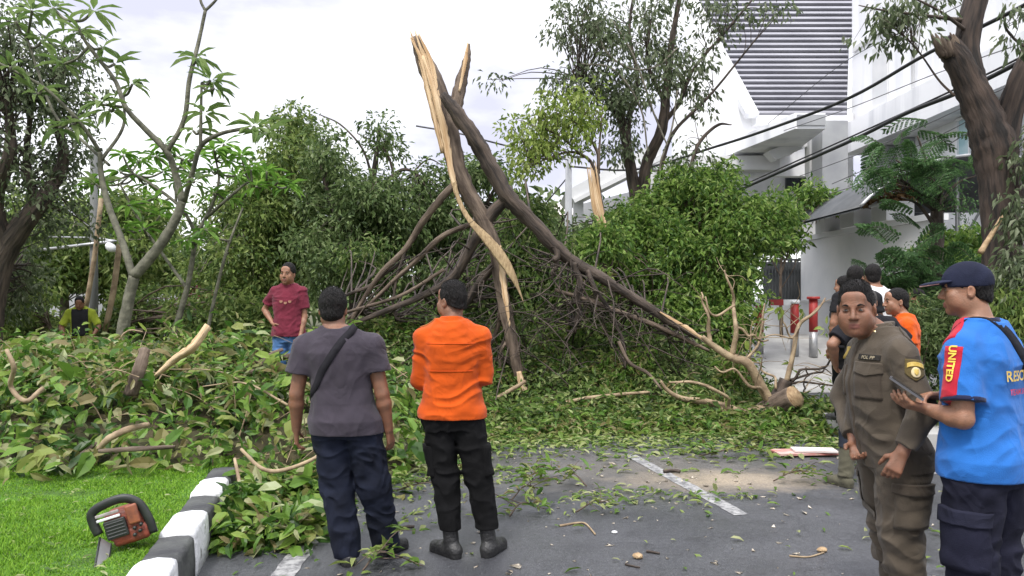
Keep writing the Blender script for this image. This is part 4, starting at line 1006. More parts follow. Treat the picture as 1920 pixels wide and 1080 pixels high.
# torn bare wood: long splinters peeling off the trunk
def shard(mb, P, wpx, seed, dy=-.12, flat=(1, .35), jit=.22):
    P = [np.array(at(*p)) + [0, dy, 0] for p in P]; n = max(14, len(P) * 6); C_ = curve(P, n)
    r = np.interp(np.linspace(0, 1, n), np.linspace(0, 1, len(wpx)), np.asarray(wpx, float) * 11 / F / 2)
    T0_ = C_[1] - C_[0]; mb.tube(C_, r, 8, jit=jit, seed=seed, flat=flat, u0=np.cross(T0_, [0, 1, 0]))
rg = np.random.default_rng(30)
mb = MB()
for k in range(9):
    t0 = k * 3.2
    shard(mb, [(768 + t0 + rg.normal(0, 2), 60 + 8 * rg.random() + (k % 3) * 9, 11.2), (790 + t0 * .8, 120, 11.18), (806 + t0 * .7, 190, 11.12), (830 + t0 * .45, 290, 11.06)], [2, 7, 8, 5], k, -.10 - .04 * rg.random())
mb.build('torn_wood', M['wood_raw'], ft)
mb = MB(); shard(mb, [(795, 110, 11.2), (818, 185, 11.1), (836, 260, 11.08), (849, 330, 11.03), (862, 385, 11)], [5, 13, 15, 12, 6], 3, -.15); mb.build('torn_wood', M['wood_raw'], ft)
mb = MB(); shard(mb, [(848, 325, 11), (862, 378, 10.9), (882, 415, 10.8), (912, 448, 10.7), (938, 480, 10.65), (958, 512, 10.6), (972, 542, 10.6), (982, 568, 10.6)], [7, 8, 10, 17, 21, 15, 5, 1], 4, -.1, (1, .22), .06); mb.build('peeled_strip', mat('wood_peel', (.24, .165, .085), .8, col2=(.42, .31, .17), noise_scale=8, stretch=(5, 5, 1), bump=.5), ft)
mb = MB(); shard(mb, [(938, 462, 10.85), (942, 510, 10.85), (948, 560, 10.8), (956, 612, 10.78)], [4, 11, 10, 3], 5, -.17); mb.build('torn_wood', M['wood_raw'], ft)
mb = MB(); shard(mb, [(972, 695, 10.7), (980, 730, 10.68), (990, 770, 10.65)], [9, 16, 10], 6, -.11); mb.build('torn_wood', M['wood_raw'], ft)
mb = MB(); shard(mb, [(878, 84, 11.3), (873, 120, 11.25), (862, 175, 11.2)], [2, 9, 4], 7, -.1); mb.build('torn_wood', M['wood_raw'], ft)
mb = MB(); shard(mb, [(1235, 585, 10.9), (1280, 612, 10.8), (1325, 642, 10.75)], [3, 9, 4], 8, -.09); mb.build('torn_wood', M['wood_raw'], ft)
# the tangle of bare twigs under the limbs
rg = np.random.default_rng(41); mb = MB(); S = np.concatenate([s_ for s_ in skel])
lowS = S[(S[:, 2] < 2.4)]
ends = []
lowS = lowS[(lowS[:, 0] > -1.3)]
for k in range(95):
    a = lowS[rg.integers(len(lowS))] + rg.normal(0, .03, 3)
    d = np.array([rg.normal(0, .75), rg.normal(-.1, .6), -abs(rg.normal(.55, .5))]); Ld = rg.uniform(.5, 1.5)
    b_ = a + d * Ld; b_[2] = max(.06, b_[2])
    P = twig(mb, a, b_, rg.uniform(.006, .017), rg, -.10 if rg.random() < .5 else .12, 5, 8); ends.append(P)
    for q in range(rg.integers(1, 4)):
        s0 = P[rg.integers(2, 7)]; b2 = s0 + np.array([rg.normal(0, .5), rg.normal(0, .4), rg.normal(-.12, .35)]); b2[2] = max(.05, b2[2])
        ends.append(twig(mb, s0, b2, rg.uniform(.005, .011), rg, .08, 4, 6))
mb.build('twigs', M['bark_dark'], ft)
# leaves still on it: loose sprays near the twig ends and behind the limbs
lv = Leaves(); rg = np.random.default_rng(43)
E = np.concatenate([e[-2:] for e in ends]); E = E[(rg.random(len(E)) < .30) & (E[:, 1] > 11.0)]
clump_leaves(lv, rg, E, .2, 15, .10, .4, .7)
back = np.concatenate([blob_centers(rg, at(px, py, Y), np.array([rx * Y / F, rd, ry * Y / F]), k, hole=.4) for px, py, Y, rx, ry, rd, k in
     ((720, 600, 13.4, 100, 60, .5, 80), (860, 570, 13.8, 110, 80, .5, 100), (1000, 540, 13.8, 110, 90, .5, 110), (1100, 600, 13.2, 110, 70, .5, 90), (1220, 640, 12.8, 110, 50, .5, 70), (980, 430, 14, 60, 60, .5, 34), (700, 500, 13.6, 70, 40, .5, 26))])
clump_leaves(lv, rg, back, .32, 46, .11, .42, .6)
lv.build('foliage', M['leaf_fallen'], ft)
mb = MB()
connect(mb, skel, back[::3], rg, .012); mb.build('side_twigs', M['bark_dark'], ft)
lv = Leaves(); rg = np.random.default_rng(44)
fr = np.concatenate([blob_centers(rg, at(px, py, Y), np.array([rx * Y / F, rd, ry * Y / F]), k, hole=.5) for px, py, Y, rx, ry, rd, k in
     ((745, 628, 11.6, 50, 26, .3, 26), (1080, 620, 12, 40, 30, .3, 8), (700, 690, 10.8, 50, 30, .3, 12), (1110, 540, 11.8, 40, 40, .4, 14), (1350, 700, 10.8, 60, 40, .4, 18), (880, 640, 12, 90, 50, .5, 40), (1020, 680, 11.6, 90, 40, .5, 40), (1200, 690, 11.2, 90, 36, .4, 34), (940, 720, 10.8, 80, 30, .4, 26), (1130, 740, 10.6, 80, 24, .4, 22))])
clump_leaves(lv, rg, fr, .19, 26, .115, .28, .3); lv.build('fresh_foliage', M['leaf_fresh'], ft)

# ------------------------------------------------------------------ fallen foliage on the ground
def hL(x, y):
    near = 5.72 - .36 * np.clip(-2.4 - x, 0, 1.4) + .12 * noise(x * 1.7, 3, 5)
    h = .86 * (1 - .22 * smooth(-3.6, -5.2, x)) * smooth(0, 2.3, y - near) * (1 - .45 * smooth(-2.6, -1.4, x)) * (1 - .45 * smooth(9.6, 12, y)) * smooth(-.75, -1.5, x)
    return h + .16 * noise(x * 1.1, y * 1.1, 4) * smooth(0, 1, y - near) + .08 * noise(x * 3, y * 3, 1) * smooth(0, .6, y - near)
def hK(x, y):      # low spill over the kerb
    return .40 * smooth(4.5, 5.5, y) * smooth(-1.08, -1.6, x) * (.6 + .6 * noise(x * 2.5, y * 2.5, 7))
def pile(name, lab, x0, x1, y0, y1, hf, keepf, n, ln, m, mbase, seed, T=T6, aspect=.5, thick=.22, under=True):
    rg = np.random.default_rng(seed)
    x = rg.uniform(x0, x1, n); y = rg.uniform(y0, y1, n); k = keepf(x, y) > rg.random(n); x, y = x[k], y[k]; n = len(x)
    z = hf(x, y)
    e = .06; gx = (hf(x + e, y) - hf(x - e, y)) / (2 * e); gy = (hf(x, y + e) - hf(x, y - e)) / (2 * e)
    up = np.stack([-gx, -gy, np.ones(n)], -1); up = unit_rows(up)
    pos = np.stack([x, y, z], -1) + up * (rg.normal(0, thick * .45, (n, 1)))
    pos[:, 2] = np.maximum(pos[:, 2], .012)
    d = rdirs(rg, n); d -= up * (d * up).sum(1, keepdims=True) * .75; d[:, 2] += rg.normal(-.1, .3, n)
    nr = up + rdirs(rg, n) * .75
    L_ = ln * (.5 + .9 * rg.random(n)); lv = Leaves(); lv.add(pos, d, nr, L_, L_ * aspect * rg.uniform(.7, 1.3, n), T)
    return lv
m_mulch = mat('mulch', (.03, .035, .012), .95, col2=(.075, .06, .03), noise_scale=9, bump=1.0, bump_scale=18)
def mound(name, x0, x1, y0, y1, nx, ny, hf, off, lab):
    xs = np.linspace(x0, x1, nx); ys = np.linspace(y0, y1, ny); X, Y = np.meshgrid(xs, ys)
    Z = hf(X, Y) - off
    V = np.stack([X, Y, Z], -1).reshape(-1, 3); i = np.arange(ny - 1)[:, None] * nx; j = np.arange(nx - 1)[None]
    Q = np.stack([i + j, i + j + 1, i + nx + j + 1, i + nx + j], -1).reshape(-1, 4)
    return tag(link(name, np_mesh(name, V, [Q]), m_mulch), lab, 'debris', kind='stuff')
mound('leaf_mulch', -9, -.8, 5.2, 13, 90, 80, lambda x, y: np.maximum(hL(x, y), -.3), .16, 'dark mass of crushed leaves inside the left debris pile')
gap = lambda x, y: np.clip(.55 + 1.3 * noise(x * 1.9, y * 1.9, 8.5) + .5 * noise(x * 4.5, y * 4.5, 2.5), .06, 1)
edge = lambda x, y: smooth(.02, .25, hL(x, y))
lv = pile('', '', -8.6, -.7, 5.2, 12.6, hL, lambda x, y: edge(x, y) * gap(x, y), 19000, .18, None, None, 51, T6, .5, .40)
for (n_, l_, sd_, as_, off) in ((18000, .095, 151, .5, 3.0), (17000, .12, 152, .24, 6.0)):
    l2 = pile('', '', -8.6, -.7, 5.2, 12.6, hL, lambda x, y: edge(x, y) * gap(x + off, y + off), n_, l_, None, None, sd_, T6, as_, .34); lv.V += l2.V; lv.Fc += [f + lv.n for f in l2.Fc]; lv.n += l2.n
lv2 = pile('', '', -2.2, -1.05, 4.5, 6.6, hK, lambda x, y: smooth(.02, .10, hK(x, y)) * (x > kerb_x(y) + .04), 4600, .14, None, None, 52, T6, .45, .18)
lv.V += lv2.V; lv.Fc += [f + lv.n for f in lv2.Fc]; lv.n += lv2.n
tag(lv.build('fallen_leaves', M['leaf_big']), 'deep pile of broad green leaves on the verge to the left', 'leaves', kind='stuff')
lv = pile('', '', -8, -1, 6.3, 12, lambda x, y: hL(x, y) + .03, lambda x, y: (noise(x * 1.3, y * 1.3, 12) > .12) * smooth(.05, .3, hL(x, y)), 9000, .15, None, None, 53, T6, .34, .22)
tag(lv.build('fallen_leaves', M['leaf_olive']), 'duller olive leaves mixed through the left debris pile', 'leaves', kind='stuff')

def edgeC(x):      # near edge of the debris across the road
    return 9.05 + .35 * noise(x * .9, 3.3, 1.7) - .5 * smooth(-.5, -1.6, x) + .25 * smooth(2, 3.4, x) - .35 * smooth(3.2, 4.2, x)
def hC(x, y):
    h = 1.05 * smooth(.5, 4.2, y - edgeC(x)) * smooth(4.0, 2.4, x)
    return h + .10 * smooth(-.1, .5, y - edgeC(x)) + .10 * noise(x * 1.7, y * 1.7, 6) * smooth(.2, 1, y - edgeC(x))
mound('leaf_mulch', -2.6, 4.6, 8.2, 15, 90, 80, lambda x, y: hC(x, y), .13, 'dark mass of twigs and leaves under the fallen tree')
lv = pile('', '', -2.4, 4.4, 8.3, 13.6, hC, lambda x, y: smooth(-.25, .35, y - edgeC(x)) * .95 * smooth(4.6, 3.6, x + 0 * y), 34000, .105, None, None, 54, T2, .42, .2)
tag(lv.build('fallen_leaves', M['leaf_fallen']), 'dull green foliage lying under the fallen tree across the road', 'leaves', kind='stuff')
lv = pile('', '', -2.2, 4.3, 8.1, 11.2, lambda x, y: hC(x, y) + .03, lambda x, y: smooth(-.55, .1, y - edgeC(x)) * (1 - smooth(.8, 1.8, y - edgeC(x))) * (.55 + .6 * (noise(x * 1.6, y * 1.6, 2) > -.1)), 15000, .13, None, None, 55, T6, .3, .10)
tag(lv.build('fallen_leaves', M['leaf_fresh']), 'band of fresh bright leaves along the near edge of the debris', 'leaves', kind='stuff')

# scattered litter on the open road
rg = np.random.default_rng(60); n = 13000
y = 4.2 + rg.random(n) ** .75 * 5.2; x = -1.9 + rg.random(n) * 5.6
dens = .05 + .95 * smooth(7.2, 9.0, y) + .55 * smooth(-.1, -1.4, x) * smooth(4.6, 5.6, y) + .9 * (noise(x * 1.1 + 2, y * 1.3, 3) > .34) * smooth(5.5, 6.5, y)
dens = np.where(y < 6, dens * .8, dens)
k = (dens > rg.random(n) * 1.15) & (x > kerb_x(y) + .1); x, y = x[k], y[k]; n = len(x)
pos = np.stack([x, y, .010 + .02 * rg.random(n)], -1); d = rdirs(rg, n); d[:, 2] *= .2
nr = np.tile([0, 0, 1.0], (n, 1)) + rdirs(rg, n) * .35
L_ = .035 + .10 * rg.random(n) ** 1.6 + .02; L_ = np.where(y < 7, L_ * .75, L_); lv = Leaves(); lv.add(pos, d, nr, L_, L_ * .38, T6)
tag(lv.build('leaf_litter', M['leaf_litter']), 'torn green and yellow leaves strewn over the asphalt', 'leaves', kind='stuff')
# pale chips and crumbs of wood
n = 900; y = 4.0 + rg.random(n) ** 1.2 * 5; x = -1.7 + rg.random(n) * 5.2; k = (rg.random(n) < .25 + .75 * np.exp(-((x - 1.2) ** 2 / 2.2 + (y - 6.8) ** 2 / 1.2))); x, y = x[k], y[k]
mb = MB()
for a, b_ in zip(x, y):
    s_ = .005 + .011 * rg.random() ** 2.5; p = np.array([a, b_, s_ * .5]); V = p + rg.normal(0, 1, (6, 3)) * [s_ * 1.4, s_ * 1.4, s_ * .5]
    V[:, 2] = np.abs(V[:, 2]); mb.add(V, [(0, 1, 2), (0, 2, 3), (0, 3, 4), (0, 4, 1), (5, 2, 1), (5, 3, 2), (5, 4, 3), (5, 1, 4)])
tag(mb.build('wood_chips', mat('chips', (.40, .34, .26), .9, col2=(.66, .60, .50), noise_scale=30)), 'pale wood chips and crumbs scattered on the asphalt', 'wood chips', kind='stuff')

n = 900; y = 3.7 + rg.random(n) * 2.6; x = kerb_x(y) - .2 - rg.random(n) * (.4 + y * .5); pos = np.stack([x, y, verge_z(x, y) + .022], -1); d = rdirs(rg, n); d[:, 2] *= .25
nr = np.tile([0, 0, 1.0], (n, 1)) + rdirs(rg, n) * .4; L_ = .015 + .05 * rg.random(n) ** 2; lv = Leaves(); lv.add(pos, d, nr, L_, L_ * .4, T6)
tag(lv.build('leaf_litter', M['leaf_litter']), 'small torn leaf scraps lying on the turf', 'leaves', kind='stuff')
# leafy sprigs lying on the road
gS = 'leafy sprigs torn off onto the road'
def sprig(px, py, ln, n, ang, lab, m=M['leaf_fresh'], seed=0, leafln=.12, aspect=.36, rise=.10):
    rg = np.random.default_rng(seed + 300); g = ground(px, py); root = empty('leafy_sprig', g, lab, 'sprig', gS)
    d = np.array([math.cos(ang), math.sin(ang), 0]); P = curve([g + [0, 0, .015], g + d * ln * .5 + [rg.normal(0, .05), rg.normal(0, .05), rise], g + d * ln + [0, 0, .03]], 14)
    mb = MB(); mb.tube(P, np.linspace(.007, .003, 14), 5)
    cents = list(P[3:]); 
    for k in range(4):
        a = P[rg.integers(2, 11)]; b_ = a + np.array([rg.normal(0, .14), rg.normal(0, .14), rg.uniform(0, .08)]); b_[2] = max(.02, b_[2]); cents += list(twig(mb, a, b_, .004, rg)[3:])
    mb.build('stem', M['bark_brown'], root)
    c = np.array(cents)[rg.integers(0, len(cents), n)]; c = c + rg.normal(0, .02, c.shape); c[:, 2] = np.maximum(c[:, 2], .015)
    dd = rdirs(rg, n); dd[:, 2] = np.abs(dd[:, 2]) * .35; nr = np.tile([0, 0, 1.0], (n, 1)) + rdirs(rg, n) * .55
    lv = Leaves(); L_ = leafln * rg.uniform(.55, 1.2, n); lv.add(c, dd, nr, L_, L_ * aspect, T6); lv.build('leaves', m, root)
for k, a in enumerate([(985, 900, .42, 46, .3, 'bright leafy sprig standing up in the middle of the road'), (735, 925, .55, 60, .1, 'flat leafy sprig between the two men in the foreground'),
        (960, 940, .35, 36, .9, 'leafy sprig just right of the boots of the man in orange'), (955, 972, .30, 30, .5, 'dark leafy sprig right behind the right boot of the man in orange'), (1450, 905, .55, 40, .12, 'leafy sprig beside the sawdust, in front of the red panel'),
        (1310, 858, .7, 80, .15, 'largest green sprig, at the edge of the debris left of the red panel'), (1385, 835, .7, 80, .3, 'green sprig directly below the cut log'), (1100, 915, .22, 18, 2.6, 'small sprig left of the white centre line'),
        (1080, 964, .20, 16, .1, 'tiny yellowish sprig on bare asphalt above the forked twig'), (680, 1075, .35, 40, .1, 'leafy sprig at the bottom edge near the feet of the man in grey'), (790, 905, .40, 44, .5, 'leafy sprig behind the legs of the man in orange'),
        (470, 1010, .5, 60, .7, 'broad leafy sprig beside the end of the kerb'), (540, 950, .45, 60, 1.2, 'broad leafy sprig just left of the man in grey'), (1595, 890, .4, 36, .3, 'leafy sprig behind the officer, by the grey trouser legs')]):
    sprig(*a, seed=k, leafln=.17 if k in (11, 12) else .115, aspect=.5 if k in (11, 12) else .34, m=M['leaf_big'] if k in (11, 12) else (M['leaf_litter'] if k in (1, 8, 9) else M['leaf_fresh']))

# ------------------------------------------------------------------ cut log with its bare branches on the right
lg = empty('cut_log', ground(1440, 800) , 'sawn log with a pale cut face and bare pale branches, right of the debris', 'log')
mb = MB(); P = [at(1422, 792, 10.2), at(1438, 776, 10.05), at(1464, 758, 9.9), at(1491, 744, 9.72)]
C_ = curve(P, 20); mb.tube(C_, np.interp(np.linspace(0, 1, 20), [0, .3, .6, 1], [.13, .17, .16, .145]), 14, jit=.05, cap_mi=1, seed=5); mb.build('log', [M['bark_brown'], M['wood_cut']], lg)
mb = MB(); fc = C_[-1]; T_ = unit(C_[-1] - C_[-2]); mb.tube([fc + T_ * .003, fc + T_ * .008], [.128, .126], 18, jit=.03); mb.build('cut_face', M['wood_cut'], lg)
mb = MB(); C_ = curve([at(1448, 765, 10), at(1464, 735, 10.1), at(1474, 712, 10.1)], 8); mb.tube(C_, [.11, .11, .105, .10, .10, .095, .09, .085], 10, jit=.06); mb.build('stub', M['bark_dark'], lg)
BR = [([(1450, 755, 10), (1420, 705, 10), (1395, 680, 10), (1372, 670, 10), (1335, 645, 10), (1318, 632, 10)], [20, 18, 17, 16, 12, 8]),
      ([(1440, 772, 9.95), (1390, 772, 9.9), (1330, 756, 9.9), (1265, 742, 9.9), (1240, 715, 9.9)], [22, 19, 15, 9, 5]),
      ([(1473, 715, 10.1), (1485, 670, 10.1), (1495, 620, 10.2), (1520, 590, 10.2), (1545, 560, 10.3)], [11, 9, 8, 6, 3]),
      ([(1374, 672, 10), (1376, 620, 10), (1378, 575, 10.1), (1370, 540, 10.1), (1362, 508, 10.1)], [12, 9, 7, 5, 3]),
      ([(1378, 575, 10.1), (1350, 590, 10.1), (1328, 580, 10), (1322, 560, 10)], [5, 5, 4, 3]), ([(1330, 640, 10), (1328, 600, 10), (1318, 565, 10), (1316, 545, 10)], [9, 6, 4, 3]),
      ([(1376, 612, 10), (1400, 625, 10), (1415, 632, 10), (1440, 640, 10.2)], [6, 5, 4, 3]), ([(1395, 680, 10), (1420, 650, 10.2), (1430, 600, 10.2), (1435, 570, 10.2)], [5, 5, 4, 2]),
      ([(1445, 750, 10), (1420, 730, 9.8), (1380, 700, 9.7), (1340, 688, 9.7)], [8, 7, 5, 3]), ([(1360, 770, 9.9), (1365, 745, 9.8), (1310, 720, 9.7), (1255, 716, 9.7)], [8, 7, 6, 4]),
      ([(1476, 715, 10.1), (1510, 695, 10), (1545, 685, 10), (1580, 660, 9.9)], [6, 5, 4, 3]), ([(1476, 718, 10.1), (1530, 718, 10), (1570, 725, 9.9)], [5, 4, 3]), ([(1480, 712, 10.1), (1530, 700, 10.3), (1545, 690, 10.3), (1560, 705, 10.3)], [5, 4, 3, 2]),
      ([(1492, 640, 10.2), (1470, 610, 10.2), (1465, 590, 10.2)], [4, 3, 2]), ([(1500, 615, 10.2), (1478, 632, 10), (1440, 632, 10), (1410, 633, 10)], [4, 3, 3, 2]), ([(1515, 690, 10), (1510, 720, 10), (1505, 745, 10)], [3, 3, 2]), ([(1440, 740, 10), (1418, 700, 10.1), (1405, 640, 10.2), (1412, 605, 10.2)], [5, 4, 3, 2]), ([(1460, 730, 10), (1430, 690, 10.3), (1400, 670, 10.4)], [5, 4, 2])]
for k, (P, wq) in enumerate(BR):
    mb = MB(); limb(mb, P, wq, 200 + k, .08, 24, 7, wob=.012); mb.build('branch', M['bark_dark'] if k in (10, 11, 12, 15) else M['bark_tan'], lg)
mb = MB(); rg = np.random.default_rng(70); lvp = []
for P, wq in BR:
    C_ = curve(np.array([at(*p) for p in P]), 14)
    for q in range(4):
        a = C_[rg.integers(4, 14)]; b_ = a + np.array([rg.normal(0, .22), rg.normal(0, .2), rg.normal(.06, .18)]); b_[2] = max(.03, b_[2]); lvp.append(twig(mb, a, b_, .006, rg, .1, 4, 6)[-1])
mb.build('twigs', M['bark_tan'], lg)
lv = Leaves(); lvp = np.array(lvp); clump_leaves(lv, rg, lvp[rg.random(len(lvp)) < .22], .08, 5, .11, .4, .1, T6); lv.build('leaves', M['leaf_yellow'], lg)

# ------------------------------------------------------------------ broken wood in the left pile
gW = 'broken branches lying in the left leaf pile'
def stick(pts, wd, m, lab, seed, name='broken_branch', caps=None, jit=.08, flat=None, n=20):
    P = np.array([at(*p) for p in pts]); C_ = curve(P, n); mb = MB()
    r = np.interp(np.linspace(0, 1, n), np.linspace(0, 1, len(wd)), np.asarray(wd, float) * P[:, 1].mean() / F / 2)
    mb.tube(C_, r, 9, jit=jit, seed=seed, flat=flat); return tag(mb.build(name, m, loc=P[0] * [1, 1, 1]), lab, 'branch', gW)
stick([(290, 706, 7.05), (330, 672, 7.1), (362, 650, 7.1), (390, 612, 7.2)], [10, 24, 28, 22], M['wood_raw'], 'thick split branch with a bright bare wood face, sloping up to the right', 1, jit=.16, flat=(1, .6))
stick([(245, 740, 6.95), (260, 695, 6.95), (272, 655, 7.05)], [24, 24, 20], M['bark_brown'], 'short stout broken stump standing left of the bright split branch', 2, jit=.14)
stick([(184, 842, 5.92), (205, 822, 5.92), (240, 805, 6.0), (278, 796, 6.15)], [9, 13, 13, 10], M['bark_tan'], 'curved brown branch whose end meets the straight stick above the grass', 3)
stick([(186, 846, 5.85), (250, 842, 5.82), (328, 838, 5.9)], [8, 10, 7], M['bark_brown'], 'straight horizontal brown stick lying just above the grass', 4)
stick([(395, 697, 8.6), (450, 688, 8.5), (500, 676, 8.4), (548, 668, 8.3)], [5, 9, 11, 12], M['bark_brown'], 'long thin branch lying at the knees of the man in maroon', 5)
stick([(452, 842, 5.9), (490, 878, 5.8), (530, 882, 5.8), (585, 862, 5.8), (600, 846, 5.9)], [6, 8, 8, 7, 4], M['bark_tan'], 'hooked brown branch hanging beside the man in grey', 6)
stick([(440, 860, 5.7), (448, 900, 5.5), (452, 940, 5.4), (470, 968, 5.3)], [6, 7, 7, 6], M['bark_tan'], 'crooked stick standing just right of the last white kerb block', 7)
stick([(12, 655, 6.2), (26, 690, 6.2), (20, 725, 6.3), (48, 752, 6.25), (80, 728, 6.4)], [7, 9, 9, 9, 9], M['bark_tan'], 'kinked pale branch at the left edge of the leaf pile', 8)
stick([(470, 700, 8), (505, 668, 8.2), (530, 655, 8.3)], [8, 10, 7], M['bark_brown'], 'short branch rising towards the shorts of the man in maroon', 9)
stick([(730, 745, 9.9), (770, 738, 9.9), (810, 728, 10)], [9, 11, 8], M['bark_brown'], 'stick between the elbows of the two foreground men', 10)
stick([(1010, 772, 10), (1080, 750, 10.1), (1160, 740, 10.2), (1220, 735, 10.3)], [4, 7, 7, 5], M['bark_tan'], 'long thin stick lying low in the middle of the debris', 11)
stick([(920, 752, 10.2), (960, 730, 10.3), (985, 715, 10.4)], [5, 8, 7], M['bark_tan'], 'short stick right of the man in orange', 12)
stick([(1160, 640, 10.6), (1180, 680, 10.5), (1215, 700, 10.4), (1240, 730, 10.3)], [7, 7, 6, 4], M['bark_brown'], 'reddish splintered branch bending down in the right of the debris', 13)
stick([(130, 880, 6.1), (150, 855, 6.2), (185, 828, 6.4)], [8, 9, 7], M['bark_brown'], 'dark stick slanting up at the lower left of the pile', 14)
# loose twigs woven through the pile
rg = np.random.default_rng(90); mb = MB()
for k in range(170):
    x = rg.uniform(-7.5, -1.4); y = rg.uniform(6.6, 11); z = float(hL(np.array(x), np.array(y)))
    if z < .15: continue
    a = np.array([x, y, z + .04]); d = rg.normal(size=3) * [.5, .4, .16]; twig(mb, a + [0, 0, .06], a + d + [0, 0, .05], rg.uniform(.004, .011) * (2.2 if rg.random() < .12 else 1), rg, .1, 5, 8)
lu = Leaves(); cu_ = []
for k in range(70):
    x = rg.uniform(-7, -1.6); y = rg.uniform(6.3, 10.5); z = float(hL(np.array(x), np.array(y)))
    if z < .1: continue
    a = np.array([x, y, z]); P = twig(mb, a, a + [rg.normal(0, .18), rg.normal(0, .15), rg.uniform(.15, .42)], .006, rg, 0, 4, 8); cu_ += list(P[2:])
cu_ = np.array(cu_); clump_leaves(lu, rg, cu_, .07, 3.2, .12, .38, -.1, T6); tag(lu.build('leafy_shoots', M['leaf_fresh']), 'upright leafy shoots sticking out of the left leaf pile', 'leaves', kind='stuff')
tag(mb.build('loose_twigs', M['bark_tan']), 'thin pale twigs tangled through the left leaf pile', 'twigs', kind='stuff')
# ------------------------------------------------------------------ people: one continuous body each, grown from a distance field
class Vol:
    def __init__(s, lo, hi, h):
        s.lo = np.array(lo, np.float32); s.h = h
        n = np.ceil((np.array(hi) - lo) / h).astype(int) + 1
        s.ax = [s.lo[i] + h * np.arange(n[i], dtype=np.float32) for i in range(3)]
        s.d = np.full(n, .3, np.float32)
    def _sl(s, lo, hi):
        sl = []
        for i in range(3):
            a = int(np.clip(math.floor((lo[i] - s.lo[i]) / s.h), 0, len(s.ax[i]) - 1)); b_ = int(np.clip(math.ceil((hi[i] - s.lo[i]) / s.h) + 1, a + 1, len(s.ax[i])))
            sl.append(slice(a, b_))
        g = np.meshgrid(*[s.ax[i][sl[i]] for i in range(3)], indexing='ij', sparse=True)
        return tuple(sl), g
    def _put(s, sl, d, k, op):
        a = s.d[sl]
        if op == 'u':
            if k > 0:
                h = np.clip(.5 + .5 * (a - d) / k, 0, 1); s.d[sl] = a * (1 - h) + d * h - k * h * (1 - h)
            else: s.d[sl] = np.minimum(a, d)
        elif op == 's':
            d = -d
            if k > 0:
                h = np.clip(.5 - .5 * (a - d) / k, 0, 1); s.d[sl] = a * (1 - h) + d * h + k * h * (1 - h)
            else: s.d[sl] = np.maximum(a, d)
        elif op == 'i': s.d[sl] = np.maximum(a, d)
    def cone(s, a, b, ra, rb, k=.02, op='u', cap=False, sq=None):
        a = np.asarray(a, float); b = np.asarray(b, float); m = max(ra, rb) + k + 2.5 * s.h
        sl, (X, Y, Z) = s._sl(np.minimum(a, b) - m, np.maximum(a, b) + m)
        ab = b - a; l2 = max(float(ab @ ab), 1e-9)
        px, py, pz = X - a[0], Y - a[1], Z - a[2]
        tr = (px * ab[0] + py * ab[1] + pz * ab[2]) / l2; t = np.clip(tr, 0, 1)
        d = np.sqrt((px - t * ab[0]) ** 2 + (py - t * ab[1]) ** 2 + (pz - t * ab[2]) ** 2) - (ra + t * (rb - ra))
        if cap: d = np.maximum(d, (tr - 1) * math.sqrt(l2))
        s._put(sl, d.astype(np.float32), k, op)
    def ell(s, c, r, Rm=None, k=.01, op='u'):
        c = np.asarray(c, float); r = np.asarray(r, float); m = max(r) + k + 2.5 * s.h
        sl, (X, Y, Z) = s._sl(c - m, c + m); x, y, z = X - c[0], Y - c[1], Z - c[2]
        if Rm is not None:
            x, y, z = (x * Rm[0, 0] + y * Rm[1, 0] + z * Rm[2, 0], x * Rm[0, 1] + y * Rm[1, 1] + z * Rm[2, 1], x * Rm[0, 2] + y * Rm[1, 2] + z * Rm[2, 2])
        k0 = np.sqrt((x / r[0]) ** 2 + (y / r[1]) ** 2 + (z / r[2]) ** 2); k1 = np.sqrt((x / r[0] ** 2) ** 2 + (y / r[1] ** 2) ** 2 + (z / r[2] ** 2) ** 2)
        s._put(sl, (k0 * (k0 - 1) / np.maximum(k1, 1e-6)).astype(np.float32), k, op)
    def loft(s, prof, infl=0.0, z0=None, z1=None, k=.02, op='u', p=2.4):
        """stack of ellipses: rows (z, cx, cy, rx, ry)"""
        A_ = np.array(prof, float); z0 = A_[0, 0] if z0 is None else z0; z1 = A_[-1, 0] if z1 is None else z1
        mx_ = (np.abs(A_[:, 1]) + A_[:, 3]).max() + infl + k + 3 * s.h; my = (np.abs(A_[:, 2]) + A_[:, 4]).max() + infl + k + 3 * s.h
        sl, (X, Y, Z) = s._sl((-mx_, -my, z0 - k - 3 * s.h), (mx_, my, z1 + k + 3 * s.h))
        zz = Z[0, 0]; f = lambda c: np.interp(zz, A_[:, 0], A_[:, c])[None, None, :].astype(np.float32)
        rx, ry = f(3) + infl, f(4) + infl
        q = (np.abs((X - f(1)) / rx) ** p + np.abs((Y - f(2)) / ry) ** p) ** (1 / p)
        d = (q - 1) * np.minimum(rx, ry)
        d = np.maximum(d, np.maximum(z0 - Z, Z - z1)); s._put(sl, d.astype(np.float32), k, op)
    def plane(s, pt, nrm):
        """cut away everything on the side the normal points to"""
        pt = np.asarray(pt, float); nrm = unit(nrm)
        d = (s.ax[0][:, None, None] - pt[0]) * nrm[0] + (s.ax[1][None, :, None] - pt[1]) * nrm[1] + (s.ax[2][None, None, :] - pt[2]) * nrm[2]
        s.d = np.maximum(s.d, d.astype(np.float32))
    def wrinkle(s, amp, fx, fy, fz, seed, soft=.05):
        m = np.abs(s.d) < soft; i, j, k = np.nonzero(m)
        x, y, z = s.ax[0][i], s.ax[1][j], s.ax[2][k]
        wx = noise(x * 5 + seed, y * 5, z * 5) * .35
        n1 = 1 - 2.2 * np.abs(noise(x * fx + wx * 3 + seed * 3.7, y * fy + wx * 2, z * fz + wx * 4)); n2 = noise(x * fx * 2.1, y * fy * 2.1 + seed, z * fz * 2.1)
        s.d[m] -= (amp * (.75 * n1 + .35 * n2)).astype(np.float32)
